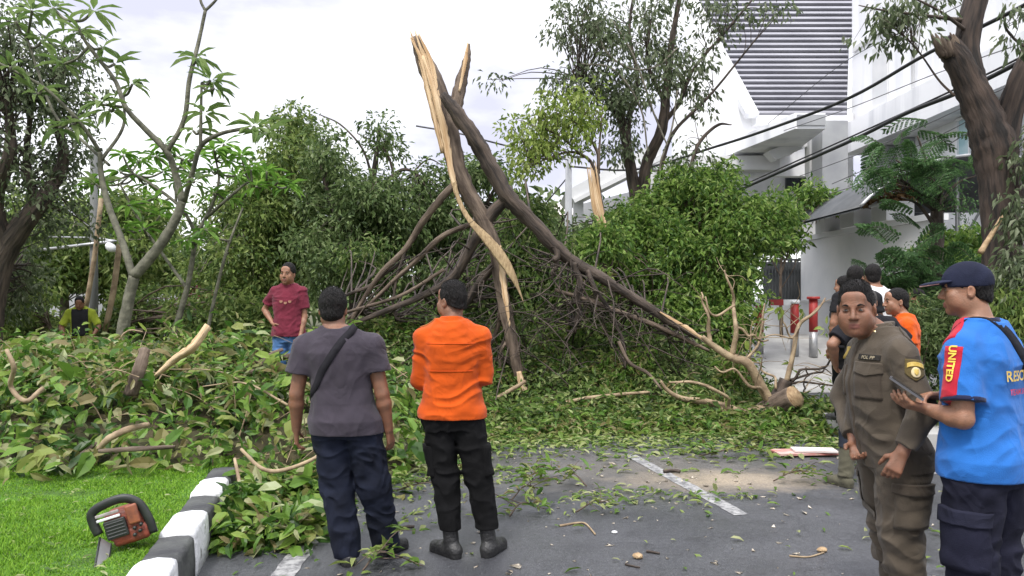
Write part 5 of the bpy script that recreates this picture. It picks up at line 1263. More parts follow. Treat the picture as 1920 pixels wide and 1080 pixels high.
    def mesh(s, name):
        d = s.d; ins = d < 0
        c = [ins[a:d.shape[0] - 1 + a, b:d.shape[1] - 1 + b, e:d.shape[2] - 1 + e] for a in (0, 1) for b in (0, 1) for e in (0, 1)]
        anyv = c[0].copy(); allv = c[0].copy()
        for q in c[1:]: anyv |= q; allv &= q
        act = anyv & ~allv; I = np.argwhere(act); n = len(I); idx = np.full(act.shape, -1, np.int32); idx[act] = np.arange(n)
        cn = np.array([(a, b, e) for a in (0, 1) for b in (0, 1) for e in (0, 1)])
        val = np.stack([d[I[:, 0] + a, I[:, 1] + b, I[:, 2] + e] for a, b, e in cn], 1)
        pos = np.zeros((n, 3)); cnt = np.zeros((n, 1))
        for u in range(8):
            for v in range(u + 1, 8):
                if np.abs(cn[u] - cn[v]).sum() != 1: continue
                a, b = val[:, u], val[:, v]; m = (a < 0) != (b < 0); t = np.where(m, a / np.where(m, a - b, 1), 0)[:, None]
                pos += np.where(m[:, None], cn[u] + t * (cn[v] - cn[u]), 0); cnt += m[:, None]
        V = s.lo + (I + pos / np.maximum(cnt, 1)) * s.h
        Q = []
        for ax in range(3):
            o1, o2 = [(1, 2), (2, 0), (0, 1)][ax]
            sh = np.zeros(3, int); sh[ax] = 1
            a = ins[:ins.shape[0] - sh[0], :ins.shape[1] - sh[1], :ins.shape[2] - sh[2]]; b = ins[sh[0]:, sh[1]:, sh[2]:]
            E = np.argwhere(a != b); ok = (E[:, o1] > 0) & (E[:, o2] > 0)
            for q in (o1, o2): ok &= E[:, q] < act.shape[q]
            E = E[ok]; fl = a[E[:, 0], E[:, 1], E[:, 2]]
            e1 = np.zeros(3, int); e1[o1] = 1; e2 = np.zeros(3, int); e2[o2] = 1
            g = lambda P: idx[P[:, 0], P[:, 1], P[:, 2]]
            q = np.stack([g(E - e1 - e2), g(E - e2), g(E), g(E - e1)], 1); q[~fl] = q[~fl][:, ::-1]
            Q.append(q[(q >= 0).all(1)])
        return np_mesh(name, V, [np.concatenate(Q)])

def rotm(yaw, pitch=0, roll=0):
    cy, sy, cp, sp, cr_, sr = math.cos(yaw), math.sin(yaw), math.cos(pitch), math.sin(pitch), math.cos(roll), math.sin(roll)
    return np.array([[cy, -sy, 0], [sy, cy, 0], [0, 0, 1]]) @ np.array([[1, 0, 0], [0, cp, -sp], [0, sp, cp]]) @ np.array([[cr_, 0, sr], [0, 1, 0], [-sr, 0, cr_]])

def fabric(name, col, var=.25, rough=.9, weave=260, bump=.25):
    c2 = tuple(min(1, c * (1 + var)) for c in col)
    m = mat(name, tuple(c * (1 - var * .6) for c in col), rough, col2=c2, noise_scale=7, bump=bump, bump_scale=weave, spec=.2, sheen=.1 if max(col) > .04 else 0.0, detail=6, folds=.35)
    return m
def skinmat(name, col):
    m = mat(name, tuple(c * .86 for c in col), .48, col2=tuple(c * q for c, q in zip(col, (1.16, 1.08, 1.04))), noise_scale=22, bump=.22, bump_scale=190, spec=.5, detail=7)
    b = m.node_tree.nodes['Principled BSDF']; b.inputs['Subsurface Weight'].default_value = .12; b.inputs['Subsurface Radius'].default_value = (.012, .005, .003)
    b.inputs['Subsurface Scale'].default_value = .6
    return m
SK = skinmat('skin_brown', (.205, .10, .060)); SK2 = skinmat('skin_light_brown', (.27, .14, .085)); LIP = mat('lip', (.22, .085, .065), .45)
HAIR = mat('hair_black', (.006, .0055, .0055), .6, col2=(.016, .014, .0135), noise_scale=60, stretch=(1, 1, .3), bump=.9, bump_scale=150, spec=.2)
HAIRG = mat('hair_greying', (.03, .028, .027), .7, col2=(.07, .066, .062), noise_scale=60, bump=.6, bump_scale=150)
EYE_W = mat('eye_white', (.36, .32, .29), .3); EYE_D = mat('eye_iris', (.012, .008, .006), .15)
BOOT = mat('boot_leather', (.012, .012, .013), .45, col2=(.03, .03, .03), noise_scale=12, bump=.4, bump_scale=60)

DEF = dict(torso=[(.80, 0, -.005, .150, .115), (.90, 0, -.008, .168, .122), (1.00, 0, 0, .150, .108), (1.10, 0, 0, .150, .108), (1.22, 0, 0, .166, .116), (1.32, 0, -.004, .172, .116), (1.385, 0, -.008, .145, .098), (1.43, 0, -.012, .098, .078), (1.47, 0, -.012, .064, .060)],
           shR=(.178, -.01, 1.365), elR=(.235, -.02, 1.10), wrR=(.225, .04, .86), shL=(-.178, -.01, 1.365), elL=(-.235, -.02, 1.10), wrL=(-.225, .04, .86),
           hipR=(.088, 0, .87), knR=(.10, .01, .48), anR=(.10, -.02, .085), hipL=(-.088, 0, .87), knL=(-.10, .01, .48), anL=(-.10, -.02, .085),
           toeR=(.25, 1), toeL=(-.25, 1), head=(0, .03, 1.585), yaw=0, pitch=0, roll=0, arm=1.0, leg=1.0, neck=1.0, headS=1.0)

class Person:
    def __init__(s, label, loc, rz, H, skin, h=.006, group=None, **J):
        s.J = dict(DEF); s.J.update(J); s.h = h; s.s = H / 1.70
        s.root = empty('person', loc, label, 'person', group, rz); s.root.scale = (s.s,) * 3; s.skin = skin
        P = s.J
        for kk in list(P):
            if kk[:2] in ('sh', 'el', 'wr', 'hi', 'kn', 'an') : P[kk] = np.array(P[kk], float)
        s.hd = np.array(P['head'], float); s.HR = rotm(P['yaw'], P['pitch'], P['roll']); s.sc = P['headS']
        s.bv = {}
    def hp(s, p): return s.hd + s.HR @ (np.asarray(p, float) * s.sc)
    def add(s, name, me, mats, parent=None):
        o = link(name, me, mats, parent or s.root, local=True); return o
    def bounds(s):
        P = s.J; pts = np.array([P[k] for k in P if k[:2] in ('sh', 'el', 'wr', 'kn', 'an')]); return pts.min(0) - .32, pts.max(0) + .32
    def body(s, handR=None, handL=None, bald=False):
        P = s.J; lo, hi = s.bounds(); hi[2] = 1.80; lo[2] = -.01
        v = Vol(lo, hi, s.h); e = s.HR; sc = s.sc
        v.loft(P['torso'], 0, k=.0, p=2.3)
        for S in 'RL':
            sh, el, wr = P['sh' + S], P['el' + S], P['wr' + S]; a = P['arm']
            v.cone([P['torso'][-1][1] + (sh[0] - P['torso'][-1][1]) * .35, sh[1], 1.425], sh, .045, .052 * a, .05); v.cone(sh, el, .050 * a, .041 * a, .03)
            mid = el + (wr - el) * .28; v.cone(el, mid, .039 * a, .043 * a, .015); v.cone(mid, wr, .043 * a, .027 * a, .015)
            hp_, kn, an = P['hip' + S], P['kn' + S], P['an' + S]; g = P['leg']
            v.cone(hp_, kn, .083 * g, .056 * g, .03); cm = kn + (an - kn) * .3 + [0, -.018, 0]; v.cone(kn, cm, .050 * g, .047 * g, .02); v.cone(cm, an, .046 * g, .033, .02)
            t = np.array([*unit(P['toe' + S]), 0]); v.cone(an + [0, 0, -.03], [an[0] + t[0] * .14, an[1] + t[1] * .14, .035], .036, .030, .03)
            s.hand(v, S, handR if S == 'R' else handL)
        # neck and head
        nb = np.array([P['torso'][-1][1], P['torso'][-1][2] + .005, 1.43]); nk = P['neck']
        v.cone(nb, s.hp((0, -.022, -.055)), .060 * nk, .056 * nk, .04)
        E = lambda c, r, k=.01, op='u': v.ell(s.hp(c), np.array(r) * sc, e, k, op)
        Cn = lambda a, b, ra, rb, k=.01, op='u': v.cone(s.hp(a), s.hp(b), ra * sc, rb * sc, k, op)
        E((0, -.012, .035), (.073, .094, .083), .0); E((0, .018, -.025), (.062, .070, .082), .03); E((0, .030, -.066), (.048, .050, .042), .025); E((0, .066, -.095), (.021, .019, .017), .02)
        if P.get('full'): E((0, .028, -.060), (.064, .056, .046), .03); E((0, .035, -.098), (.046, .042, .022), .03)
        for q in (-1, 1):
            E((q * .052, .0, -.055), (.018, .035, .035), .025); E((q * .041, .064, -.018), (.023, .017, .018), .022); E((q * .040, .050, -.046), (.022, .026, .028) if not P.get('full') else (.028, .032, .034), .03)
        E((0, .080, .024), (.046, .014, .011), .014); E((0, .072, .060), (.05, .013, .03), .03)
        for q in (-1, 1): E((q * .030, .092, .007), (.017, .012, .009), .012, 's')
        Cn((0, .090, .010), (0, .107, -.026), .0085, .0125, .012); 
        for q in (-1, 1): E((q * .0125, .097, -.031), (.0085, .010, .0075), .007)
        E((0, .087, -.058), (.023, .011, .0065), .006); E((0, .086, -.070), (.020, .011, .0075), .006); E((0, .099, -.0635), (.022, .006, .0016), .003, 's')
        for q in (-1, 1):
            E((q * .031, .078, .006), (.0165, .0115, .0105), .004)
            er = e @ rotm(q * -.35); v.ell(s.hp((q * .077, -.012, -.005)), np.array((.009, .019, .031)) * sc, er, .006); v.ell(s.hp((q * .085, -.008, -.002)), np.array((.006, .009, .017)) * sc, er, .004, 's')
        me = v.mesh('body'); o = s.add('body', me, [s.skin, LIP])
        co = np.empty(len(me.vertices) * 3, np.float32); me.vertices.foreach_get('co', co); co = co.reshape(-1, 3)
        fc = np.empty(len(me.polygons) * 3, np.float32); me.polygons.foreach_get('center', fc); fc = fc.reshape(-1, 3)
        q = ((fc - s.hd) @ s.HR) / sc; lip = (np.abs(q[:, 0]) < .023) & (q[:, 1] > .082) & (q[:, 2] < -.0535) & (q[:, 2] > -.077)
        me.polygons.foreach_set('material_index', lip.astype(np.int32)); s.bv['body'] = o
        return o
    def hand(s, v, S, cfg):
        """palm, four fingers of unequal length and a thumb from the side of the palm"""
        P = s.J; wr, el = P['wr' + S], P['el' + S]; q = 1 if S == 'R' else -1
        cfg = cfg or {}
        fd = unit(cfg.get('dir', wr - el)); pn = np.asarray(cfg.get('palm', (-q, .15, 0)), float); pn = unit(pn - fd * (pn @ fd)); sd_ = np.cross(fd, pn)   # side axis across the palm
        th = np.asarray(cfg.get('thumb', (0, 1, 0)), float); sd_ = sd_ if sd_ @ th > 0 else -sd_
        curl = cfg.get('curl', .35); k = .010
        for i, o in enumerate((-.026, -.009, .009, .026)):
            v.cone(wr + sd_ * o * .55, wr + fd * .088 + sd_ * o, .014, .0115, .014)
        for i, (o, ln) in enumerate(((.028, .072), (.0095, .080), (-.0095, .075), (-.027, .058))):
            b = wr + fd * .088 + sd_ * o; c = curl * (1 + .18 * i); a = 0; d0 = fd + sd_ * o * 2.2
            for f, r0, r1 in ((.45, .0098, .0092), (.32, .0090, .0083), (.23, .0082, .0070)):
                a += c; d = unit(d0 * math.cos(a) + pn * math.sin(a)); e_ = b + d * ln * f; v.cone(b, e_, r0, r1, .004); b = e_
        b = wr + fd * .028 + sd_ * .024 + pn * .008; d = unit(fd * .55 + sd_ * .75 + pn * .35); e_ = b + d * .036; v.cone(b, e_, .0145, .011, .012)
        d2 = unit(fd * .9 + sd_ * .25 + pn * (.35 + curl * .5)); v.cone(e_, e_ + d2 * .03, .0108, .0095, .005); v.cone(e_ + d2 * .03, e_ + d2 * .05 + pn * .004, .0095, .0078, .004)
    def face(s, far=False):
        sc = s.sc
        for q in (-1, 1):
            mb = MB(); n, m = 14, 9; V = []; mi = []
            for i in range(m + 1):
                for j in range(n):
                    a, b = j / n * 6.283, i / m * math.pi; V.append(s.hp(np.array((q * .031, .0785, .0055)) + np.array([.0135 * math.sin(b) * math.cos(a), .0126 * math.cos(b), .0062 * math.sin(b) * math.sin(a)])))
            Fq = [((i * n + j), (i * n + (j + 1) % n), ((i + 1) * n + (j + 1) % n), ((i + 1) * n + j)) for i in range(m) for j in range(n)]
            mb.add(V, Fq[2 * n:], 0); mb.n -= len(V); mb.v.pop(); mb.t.pop(); mb.add(V, Fq[:2 * n], 1)
            mb2 = mb; me_o = mb2.build('eye', [EYE_D if far else EYE_W, EYE_D]); me_o.parent = s.root
            mb = MB(); P_ = [s.hp((q * (.014 + .034 * t), .0905 - .010 * t * t, .0245 + .006 * math.sin(t * 3.0))) for t in np.linspace(0, 1, 7)]
            mb.tube(P_, np.array([.0032, .0050, .0054, .0050, .0044, .0034, .0016]) * sc, 6); o = mb.build('eyebrow', HAIR); o.parent = s.root
            mb = MB(); P_ = [s.hp((q * (.019 + .026 * t), .0895 - .007 * (2 * t - 1) ** 2 - .002 * t, .0088 + .0030 * math.sin(t * 3.14))) for t in np.linspace(0, 1, 7)]
            mb.tube(P_, np.array([.0008, .0014, .0016, .0016, .0014, .0012, .0006]) * sc, 5); o = mb.build('eyelid_line', HAIR); o.parent = s.root
    def hair(s, top=.016, side=.007, front=.052, m=None, thin=False, name='hair', flat=0.0, nape=-.055):
        e = s.HR; sc = s.sc; c = s.hd; v = Vol(c - .17, c + .17, min(s.h, .005))
        v.ell(s.hp((0, -.014, .037)), np.array((.073 + side, .094 + side * .8, .083 + top)) * sc, e, 0)
        if flat: v.ell(s.hp((0, -.005, .088 + flat)), np.array((.062, .080, .030)) * sc, e, .02)
        v.ell(s.hp((0, -.05, -.03)), np.array((.060 + side * .5, .052 + side, .052)) * sc, e, .02)
        # cut the face and the lower edge free: hairline over the brow, in front of the ears, nape
        v.plane(s.hp((0, .072, front)), s.HR @ np.array([0, .62, -.78]))
        v.plane(s.hp((0, -.04, nape)), s.HR @ np.array([0, .35, -.94]))
        for q in (-1, 1): v.ell(s.hp((q * .085, .006, -.016)), np.array((.030, .026, .036)) * sc, e, .004, 's')
        if thin: v.ell(s.hp((0, -.03, .13)), np.array((.055, .075, .030)) * sc, e, .01, 's')
        v.wrinkle(.0016, 60, 60, 40, 3.3, .02)
        o = s.add(name, v.mesh(name), m or HAIR)
        if s.h <= .006 and not thin:          # short strands roughen the outline
            me = o.data; n = len(me.polygons); fc = np.empty(n * 3, np.float32); me.polygons.foreach_get('center', fc); fn = np.empty(n * 3, np.float32); me.polygons.foreach_get('normal', fn)
            rg = np.random.default_rng(int(top * 1e4)); k = rg.integers(0, n, 5200); P_ = fc.reshape(-1, 3)[k]; Nn = fn.reshape(-1, 3)[k]
            d = unit_rows(Nn * .45 + s.HR @ np.array([0, .25, .35]) + rdirs(rg, len(k)) * .3); sd_ = unit_rows(np.cross(d, rdirs(rg, len(k)))) * .0011; ln = (.005 + .007 * rg.random((len(k), 1))) * (.4 + .6 * np.clip(Nn @ (s.HR @ np.array([0, 0, 1.0])), 0, 1))[:, None]
            V = np.stack([P_ - sd_ - Nn * .002, P_ + sd_ - Nn * .002, P_ + d * ln], 1).reshape(-1, 3); s.add('hair_strands', np_mesh('hair_strands', V, [np.arange(len(V)).reshape(-1, 3)]), m or HAIR, o)
    def shirt(s, m, name='shirt', infl=.016, hem=.83, sleeve=.6, slv_r=(.074, .070), wr_amp=.007, wf=(9, 9, 16), collar=0.0, seed=1.0, flare=0.0, cuff=.036, neckcut=True, tro=.112, hemtilt=0.0):
        P = s.J; lo, hi = s.bounds(); lo = lo.copy(); hi = hi.copy(); lo[2] = hem - .06; hi[2] = 1.56; v = Vol(lo, hi, s.h)
        T_ = np.array(P['torso'], float); ex = .010 * np.clip((1.12 - T_[:, 0]) / .1, 0, 1); T_[:, 3] += ex; T_[:, 4] += ex; T_[:, 3] += flare * np.clip((1.15 - T_[:, 0]) / .3, 0, 1); T_[:, 4] += flare * np.clip((1.15 - T_[:, 0]) / .3, 0, 1)
        v.loft(T_, infl, hem, 1.468, 0, p=2.4)
        for S in 'RL':
            sh, el, wr = P['sh' + S], P['el' + S], P['wr' + S]; a = P['arm']
            v.cone([P['torso'][-1][1] + (sh[0] - P['torso'][-1][1]) * .4, sh[1], 1.425], sh, .054, slv_r[0] * a * .86, .05)
            if sleeve <= 1: v.cone(sh, sh + (el - sh) * sleeve, slv_r[0] * a * .86, slv_r[1] * a, .03, cap=True)
            else:
                v.cone(sh, el, slv_r[0] * a * .88, slv_r[1] * a * .92, .03); e2 = el + (wr - el) * (sleeve - 1); v.cone(el, e2, slv_r[1] * a * .9, cuff + .014, .025, cap=True)
        if collar: v.cone((T_[-1, 1], T_[-1, 2] + .004, 1.43), (T_[-1, 1], T_[-1, 2] + .012, 1.462 + collar), .082, .071, .012, cap=True)
        for S in 'RL':
            hp_, kn = P['hip' + S], P['kn' + S]; g = P['leg']
            v.cone(hp_, hp_ + (kn - hp_) * .4, (tro + .013) * g, (tro + .009) * g, .03)
        v.wrinkle(wr_amp, *wf, seed)
        v.plane((0, 0, hem), (0, hemtilt, -1))
        o = s.add(name, v.mesh(name), m); s.bv[name] = o; return o
    def trousers(s, m, waist=1.02, hem=.05, infl=.018, knee_r=.078, ank_r=.075, wr_amp=.008, wf=(12, 12, 13), seed=2.0, name='trousers', hip_r=.108, split=None):
        P = s.J; lo, hi = s.bounds(); lo = lo.copy(); hi = hi.copy(); hi[2] = waist + .05; lo[2] = hem - .04; v = Vol(lo, hi, s.h)
        T_ = [r for r in P['torso']]; v.loft(T_, infl * .5, .79, waist, 0, p=2.3)
        for S in 'RL':
            hp_, kn, an = P['hip' + S], P['kn' + S], P['an' + S]; g = P['leg']
            v.cone(hp_, kn, hip_r * g, knee_r * g, .018); t = max(0.05, (kn[2] - hem) / max(kn[2] - an[2], .05)); e2 = kn + (an - kn) * min(t, 1.0); v.cone(kn + [0, 0, .02], e2, knee_r * g, ank_r, .02)
        v.wrinkle(wr_amp, *wf, seed); v.plane((0, 0, waist), (0, 0, 1)); v.plane((0, 0, hem), (0, 0, -1))
        o = s.add(name, v.mesh(name), m); s.bv[name] = o; return o
    def shoes(s, m, hi_top=0.0, ln=.19, name='shoe'):
        P = s.J
        for S in 'RL':
            an = P['an' + S]; t = np.array([*unit(P['toe' + S]), 0]); lo = an - .32; hi = an + .32; lo[2] = -.02; hi[2] = .10 + hi_top + .08; v = Vol(lo, hi, min(s.h, .006))
            hl = np.array([an[0], an[1], .045]) - t * .035; to = np.array([an[0], an[1], .034]) + t * (ln - .03)
            v.cone(hl, hl + t * .11, .046, .046, .0); v.cone(hl + t * .08, to, .046, .038, .02)
            v.cone([an[0], an[1], .06], np.array([an[0], an[1], .085]) + unit(P['kn' + S] - an) * hi_top, .048, .05, .02, cap=True)
            sw = Vol(lo, hi, min(s.h, .006)); v.cone(hl + [0, 0, -.03], to + [0, 0, -.022], .040, .040, .006); v.plane((0, 0, .001), (0, 0, -1)); s.add(name, v.mesh(name), m)
    # ---- things laid on the cloth
    def bvh(s, key):
        me = s.bv[key].data; return BVHTree.FromPolygons([tuple(x.co) for x in me.vertices], [tuple(p.vertices) for p in me.polygons])
    def patch(s, key, c, view, wd, ht, m, name, off=.004, up=(0, 0, 1), roll=0.0, shape=None, n=(11, 11), parent=None, thick=True):
        """a piece of cloth pressed on the surface: rays go from c + view*0.4 along -view"""
        T_ = s.bvh(key) if isinstance(key, str) else key; view = unit(view); u = unit(np.cross(up, view)); w_ = np.cross(view, u)
        if roll: u, w_ = u * math.cos(roll) + w_ * math.sin(roll), -u * math.sin(roll) + w_ * math.cos(roll)
        nx, ny = n; V = np.zeros((ny, nx, 3)); ok = True
        for j in range(ny):
            for i in range(nx):
                a, b = (i / (nx - 1) - .5), (j / (ny - 1) - .5)
                if shape: a, b = shape(a, b)
                p = np.asarray(c) + u * a * wd + w_ * b * ht; h_ = T_.ray_cast(Vector(p + view * .4), Vector(-view), .8)
                if h_[0] is None: h_ = T_.find_nearest(Vector(p))
                V[j, i] = np.array(h_[0]) + view * off * .6 + np.array(h_[1]) * off * .6
        V = V.reshape(-1, 3); inner = V - view * (off + .004); k = len(V)
        idx = np.arange(k).reshape(ny, nx); Q = np.stack([idx[:-1, :-1], idx[:-1, 1:], idx[1:, 1:], idx[1:, :-1]], -1).reshape(-1, 4)
        ring = np.concatenate([idx[0], idx[1:, -1], idx[-1, -2::-1], idx[-2:0:-1, 0]]); r2 = np.roll(ring, -1)
        side = np.stack([ring, ring + k, r2 + k, r2], -1)
        return s.add(name, np_mesh(name, np.concatenate([V, inner]), [Q, side]), m, parent or s.bv.get(key))
    def band(s, key, pts, wd, m, name, off=.006, lateral=None):
        """a strap: a ribbon through surface points"""
        T_ = s.bvh(key); P = curve(np.array(pts, float), 34); N_ = []
        for i in range(len(P)):
            h_ = T_.find_nearest(Vector(P[i])); P[i] = np.array(h_[0]) ; N_.append(np.array(h_[1]))
        N_ = np.array(N_); 
        for _ in range(3): N_[1:-1] = (N_[:-2] + N_[1:-1] + N_[2:]) / 3; P[1:-1] = (P[:-2] + P[1:-1] * 2 + P[2:]) / 4
        N_ = unit_rows(N_); Tn = unit_rows(np.gradient(P, axis=0)); S_ = unit_rows(np.cross(Tn, N_)); P = P + N_ * off
        a, b, c, d = P - S_ * wd / 2, P + S_ * wd / 2, P + S_ * wd / 2 - N_ * .012, P - S_ * wd / 2 - N_ * .012
        n = len(P); V = np.concatenate([a, b, c, d]); i = np.arange(n - 1); Q = np.concatenate([np.stack([i + n * q, i + 1 + n * q, i + 1 + n * ((q + 1) % 4), i + n * ((q + 1) % 4)], -1) for q in range(4)])
        return s.add(name, np_mesh(name, V, [Q]), m)
    def text(s, key, txt, c, view, size, m, name, off=.006, roll=0.0, up=(0, 0, 1), squash=1.0, bold=.01):
        T_ = s.bvh(key); cu = bpy.data.curves.new(name, 'FONT'); cu.body = txt; cu.size = size; cu.align_x = 'CENTER'; cu.align_y = 'CENTER'; cu.offset = bold * size; cu.resolution_u = 3
        o = bpy.data.objects.new(name, cu); me = bpy.data.meshes.new_from_object(o); bpy.data.objects.remove(o)
        view = unit(view); u = unit(np.cross(up, view)); w_ = np.cross(view, u)
        if roll: u, w_ = u * math.cos(roll) + w_ * math.sin(roll), -u * math.sin(roll) + w_ * math.cos(roll)
        for x in me.vertices:
            p = np.asarray(c) + u * x.co.x * squash + w_ * x.co.y; h_ = T_.ray_cast(Vector(p + view * .4), Vector(-view), .8)
            if h_[0] is None: h_ = T_.find_nearest(Vector(p))
            x.co = Vector(np.array(h_[0]) + view * off)
        me.name = name; return s.add(name, me, m, s.bv.get(key))

def disc(a, b):          # square -> disc
    return a * math.sqrt(max(0, 1 - 2 * b * b)) , b * math.sqrt(max(0, 1 - 2 * a * a))
def shieldf(a, b): return a * (1.0 if b > -.1 else max(.12, 1 - ((-.1 - b) / .4) ** 1.6)), b

def W2L(p, p0, rz, sc=1.0):
    """world offset to a person's own axes"""
    d = np.asarray(p, float) - np.asarray(p0, float); c, s_ = math.cos(rz), math.sin(rz); return np.array([d[0] * c + d[1] * s_, -d[0] * s_ + d[1] * c, d[2]]) / sc

# ---- man in the grey T-shirt, back to us
def shear(T_, dx, dy=0, z0=.9, z1=1.48): return [(z, cx + dx * np.clip((z - z0) / (z1 - z0), 0, 1), cy + dy * np.clip((z - z0) / (z1 - z0), 0, 1), rx, ry) for z, cx, cy, rx, ry in T_]
def widen(T_, f, g=None, dz=0): return [(z, cx, cy, rx * (f if z < 1.42 else 1 + (f - 1) * .5), ry * (g or f)) for z, cx, cy, rx, ry in T_]
gF = 'men watching in the foreground'
p = Person('man with his back turned in a dark grey T-shirt and navy jeans', (-1.005, 4.66, 0), 0, 1.628, SK, .0055,
    torso=shear(widen(DEF['torso'], 1.10), -.045), shR=(.165, -.01, 1.36), shL=(-.250, -.01, 1.35), elR=(.235, -.02, 1.06), wrR=(.268, .03, .83), elL=(-.298, -.03, 1.06), wrL=(-.315, .03, .83),
    hipR=(.10, 0, .86), knR=(.175, .03, .47), anR=(.235, .13, .085), hipL=(-.09, 0, .86), knL=(-.055, .02, .47), anL=(.02, -.04, .085), toeR=(.55, .8), toeL=(-.35, .9), head=(-.085, .035, 1.585), yaw=.10, pitch=-.05, arm=1.08, leg=1.05, neck=1.1, headS=1.04)
p.body(handR=dict(palm=(-1, .5, 0), thumb=(-.5, 1, 0), curl=.30), handL=dict(palm=(1, .4, 0), thumb=(.3, 1, 0), curl=.34))
p.hair(top=.020, side=.012, front=.05, nape=-.075)
TEE = fabric('tshirt_grey', (.045, .038, .050), .22)
p.shirt(TEE, infl=.018, hem=.815, sleeve=.56, slv_r=(.082, .082), wr_amp=.0075, wf=(9, 9, 7), seed=1.3, flare=.008)
DENIM = fabric('denim_navy', (.009, .0115, .022), .6, weave=320)
p.trousers(DENIM, waist=1.0, hem=.045, knee_r=.094, ank_r=.082, hip_r=.118, wr_amp=.013, wf=(10, 10, 11), seed=2.4)
p.shoes(BOOT)
STR = fabric('strap_black', (.016, .015, .019), .3)
p.band('shirt', [(.055, -.02, 1.47), (.035, -.07, 1.43), (-.03, -.15, 1.34), (-.10, -.18, 1.24), (-.17, -.17, 1.14), (-.235, -.10, 1.07), (-.25, .02, 1.03)], .046, STR, 'bag_strap')

# ---- rescuer in orange, back to us, head turned left
p = Person('man with his back turned in an orange uniform shirt and black cargo trousers', (-.37, 4.80, 0), 0, 1.672, SK, .0055,
    torso=widen(DEF['torso'], 1.04), shR=(.178, -.01, 1.365), shL=(-.178, -.01, 1.365), elL=(-.205, .03, 1.09), wrL=(-.05, .20, 1.06), elR=(.202, .01, 1.12), wrR=(.05, .21, 1.09),
    hipR=(.085, 0, .87), knR=(.165, .0, .48), anR=(.235, -.02, .085), hipL=(-.085, 0, .87), knL=(-.045, .0, .48), anL=(.0, -.05, .085), toeL=(-.75, .75), toeR=(.45, .9), head=(-.005, .035, 1.59), yaw=.80, pitch=.03, headS=1.0)
p.body(handR=dict(dir=(-1, .2, 0), palm=(0, -1, .2), thumb=(0, 0, 1), curl=.3), handL=dict(dir=(1, .2, 0), palm=(0, -1, .2), thumb=(0, 0, 1), curl=.3)); p.face()
p.hair(top=.022, side=.006, front=.055, flat=.012, nape=-.02)
p2n = mat('hair_shaved', (.035, .026, .022), .8)
ORG = fabric('uniform_orange', (.50, .072, .005), .16)
p.shirt(ORG, infl=.016, hem=.865, sleeve=1.85, slv_r=(.071, .060), wr_amp=.0085, wf=(6, 6, 17), collar=.035, seed=5.1, hemtilt=.0)
BLK = fabric('trousers_black', (.0045, .0045, .005), .5)
p.trousers(BLK, waist=1.03, hem=.17, knee_r=.085, ank_r=.066, hip_r=.112, wr_amp=.011, wf=(11, 11, 12), seed=7.7)
p.shoes(BOOT, hi_top=.16)
STC = fabric('stitching_orange', (.55, .075, .008), .2)
p.patch('shirt', (0, -.2, 1.335), (0, -1, 0), .30, .006, STC, 'yoke_seam', .003, n=(25, 2))
p.patch('shirt', (0, -.2, 1.165), (0, -1, 0), .27, .006, STC, 'back_seam', .003, n=(25, 2))
for q in (-1, 1): p.patch('trousers', (q * .17 + .04, 0, .60), (q, -.25, 0), .15, .19, BLK, 'cargo_pocket', .014)
p.patch('shirt', (-.14, 0, 1.425), (-.4, -.1, 1), .045, .11, fabric('epaulette', (.30, .10, .03), .2), 'epaulette', .006, up=(1, 0, 0))
p.patch('shirt', (-.25, 0, 1.30), (-1, -.2, 0), .05, .06, fabric('badge_dark', (.06, .03, .05), .3), 'sleeve_badge', .004)

# ---- officer in the brown uniform, looking back at us
rzO = R(90); O0 = np.array([1.835, 3.72, 0])
def J_(px, py, Y, p0, rz, H): return W2L(at(px, py, Y), p0, rz, H / 1.70)
Tor = [(z, 0, cy + {.80: 0, .90: .012, 1.00: .035, 1.10: .045, 1.22: .03, 1.32: .015}.get(z, 0), rx * .98, ry * (1.10 if z < 1.3 else 1.04)) for z, cx, cy, rx, ry in DEF['torso']]
j = lambda px, py, dy: J_(px, py, 3.72 + dy, O0, rzO, 1.665)
p = Person('stout officer in a brown uniform with a yellow shoulder badge, head turned to the camera', O0, rzO, 1.665, SK, .005,
    torso=shear(Tor, 0, .075), shL=(-.185, .055, 1.355), elL=j(1730, 772, -.26), wrL=j(1692, 848, -.27), shR=(.185, .07, 1.355), elR=(.26, .13, 1.10), wrR=j(1602, 826, .06),
    hipL=(-.095, 0, .86), knL=(-.10, .015, .49), anL=(-.10, -.03, .085), hipR=(.095, 0, .86), knR=(.11, -.035, .48), anR=(.12, -.075, .085),
    head=(-.005, .185, 1.565), yaw=R(58), pitch=-.10, roll=.04, full=True, arm=1.0, leg=1.06, neck=1.14, headS=1.06)
p.body(handL=dict(palm=(.7, -.4, 0), thumb=(.3, 1, 0), curl=.5), handR=dict(palm=(-1, .2, 0), thumb=(0, 1, .2), curl=.45)); p.face()
p.hair(top=.020, side=.004, front=.060, flat=.010, nape=-.02)
UNI = fabric('uniform_brown', (.078, .063, .047), .22)
p.shirt(UNI, infl=.016, hem=.80, sleeve=1.86, slv_r=(.074, .068), wr_amp=.0085, wf=(7, 7, 12), collar=.036, seed=9.2)
p.trousers(UNI, waist=1.0, hem=.30, knee_r=.092, ank_r=.088, hip_r=.122, wr_amp=.011, wf=(10, 10, 13), seed=4.4)
UN2 = fabric('uniform_brown_gaiter', (.072, .058, .043), .25)
for S in 'RL':
    v = Vol(p.J['an' + S] - .25, p.J['kn' + S] + .25, .006); v.cone(p.J['kn' + S] + [0, 0, -.03], p.J['an' + S], .070, .060, .0, cap=True); v.wrinkle(.006, 10, 10, 22, 8); p.add('trouser_cuff', v.mesh('trouser_cuff'), UN2)
p.shoes(BOOT, hi_top=.10)
UN3 = fabric('uniform_pocket', (.066, .052, .039), .15)
vw = (-.42, .9, 0)
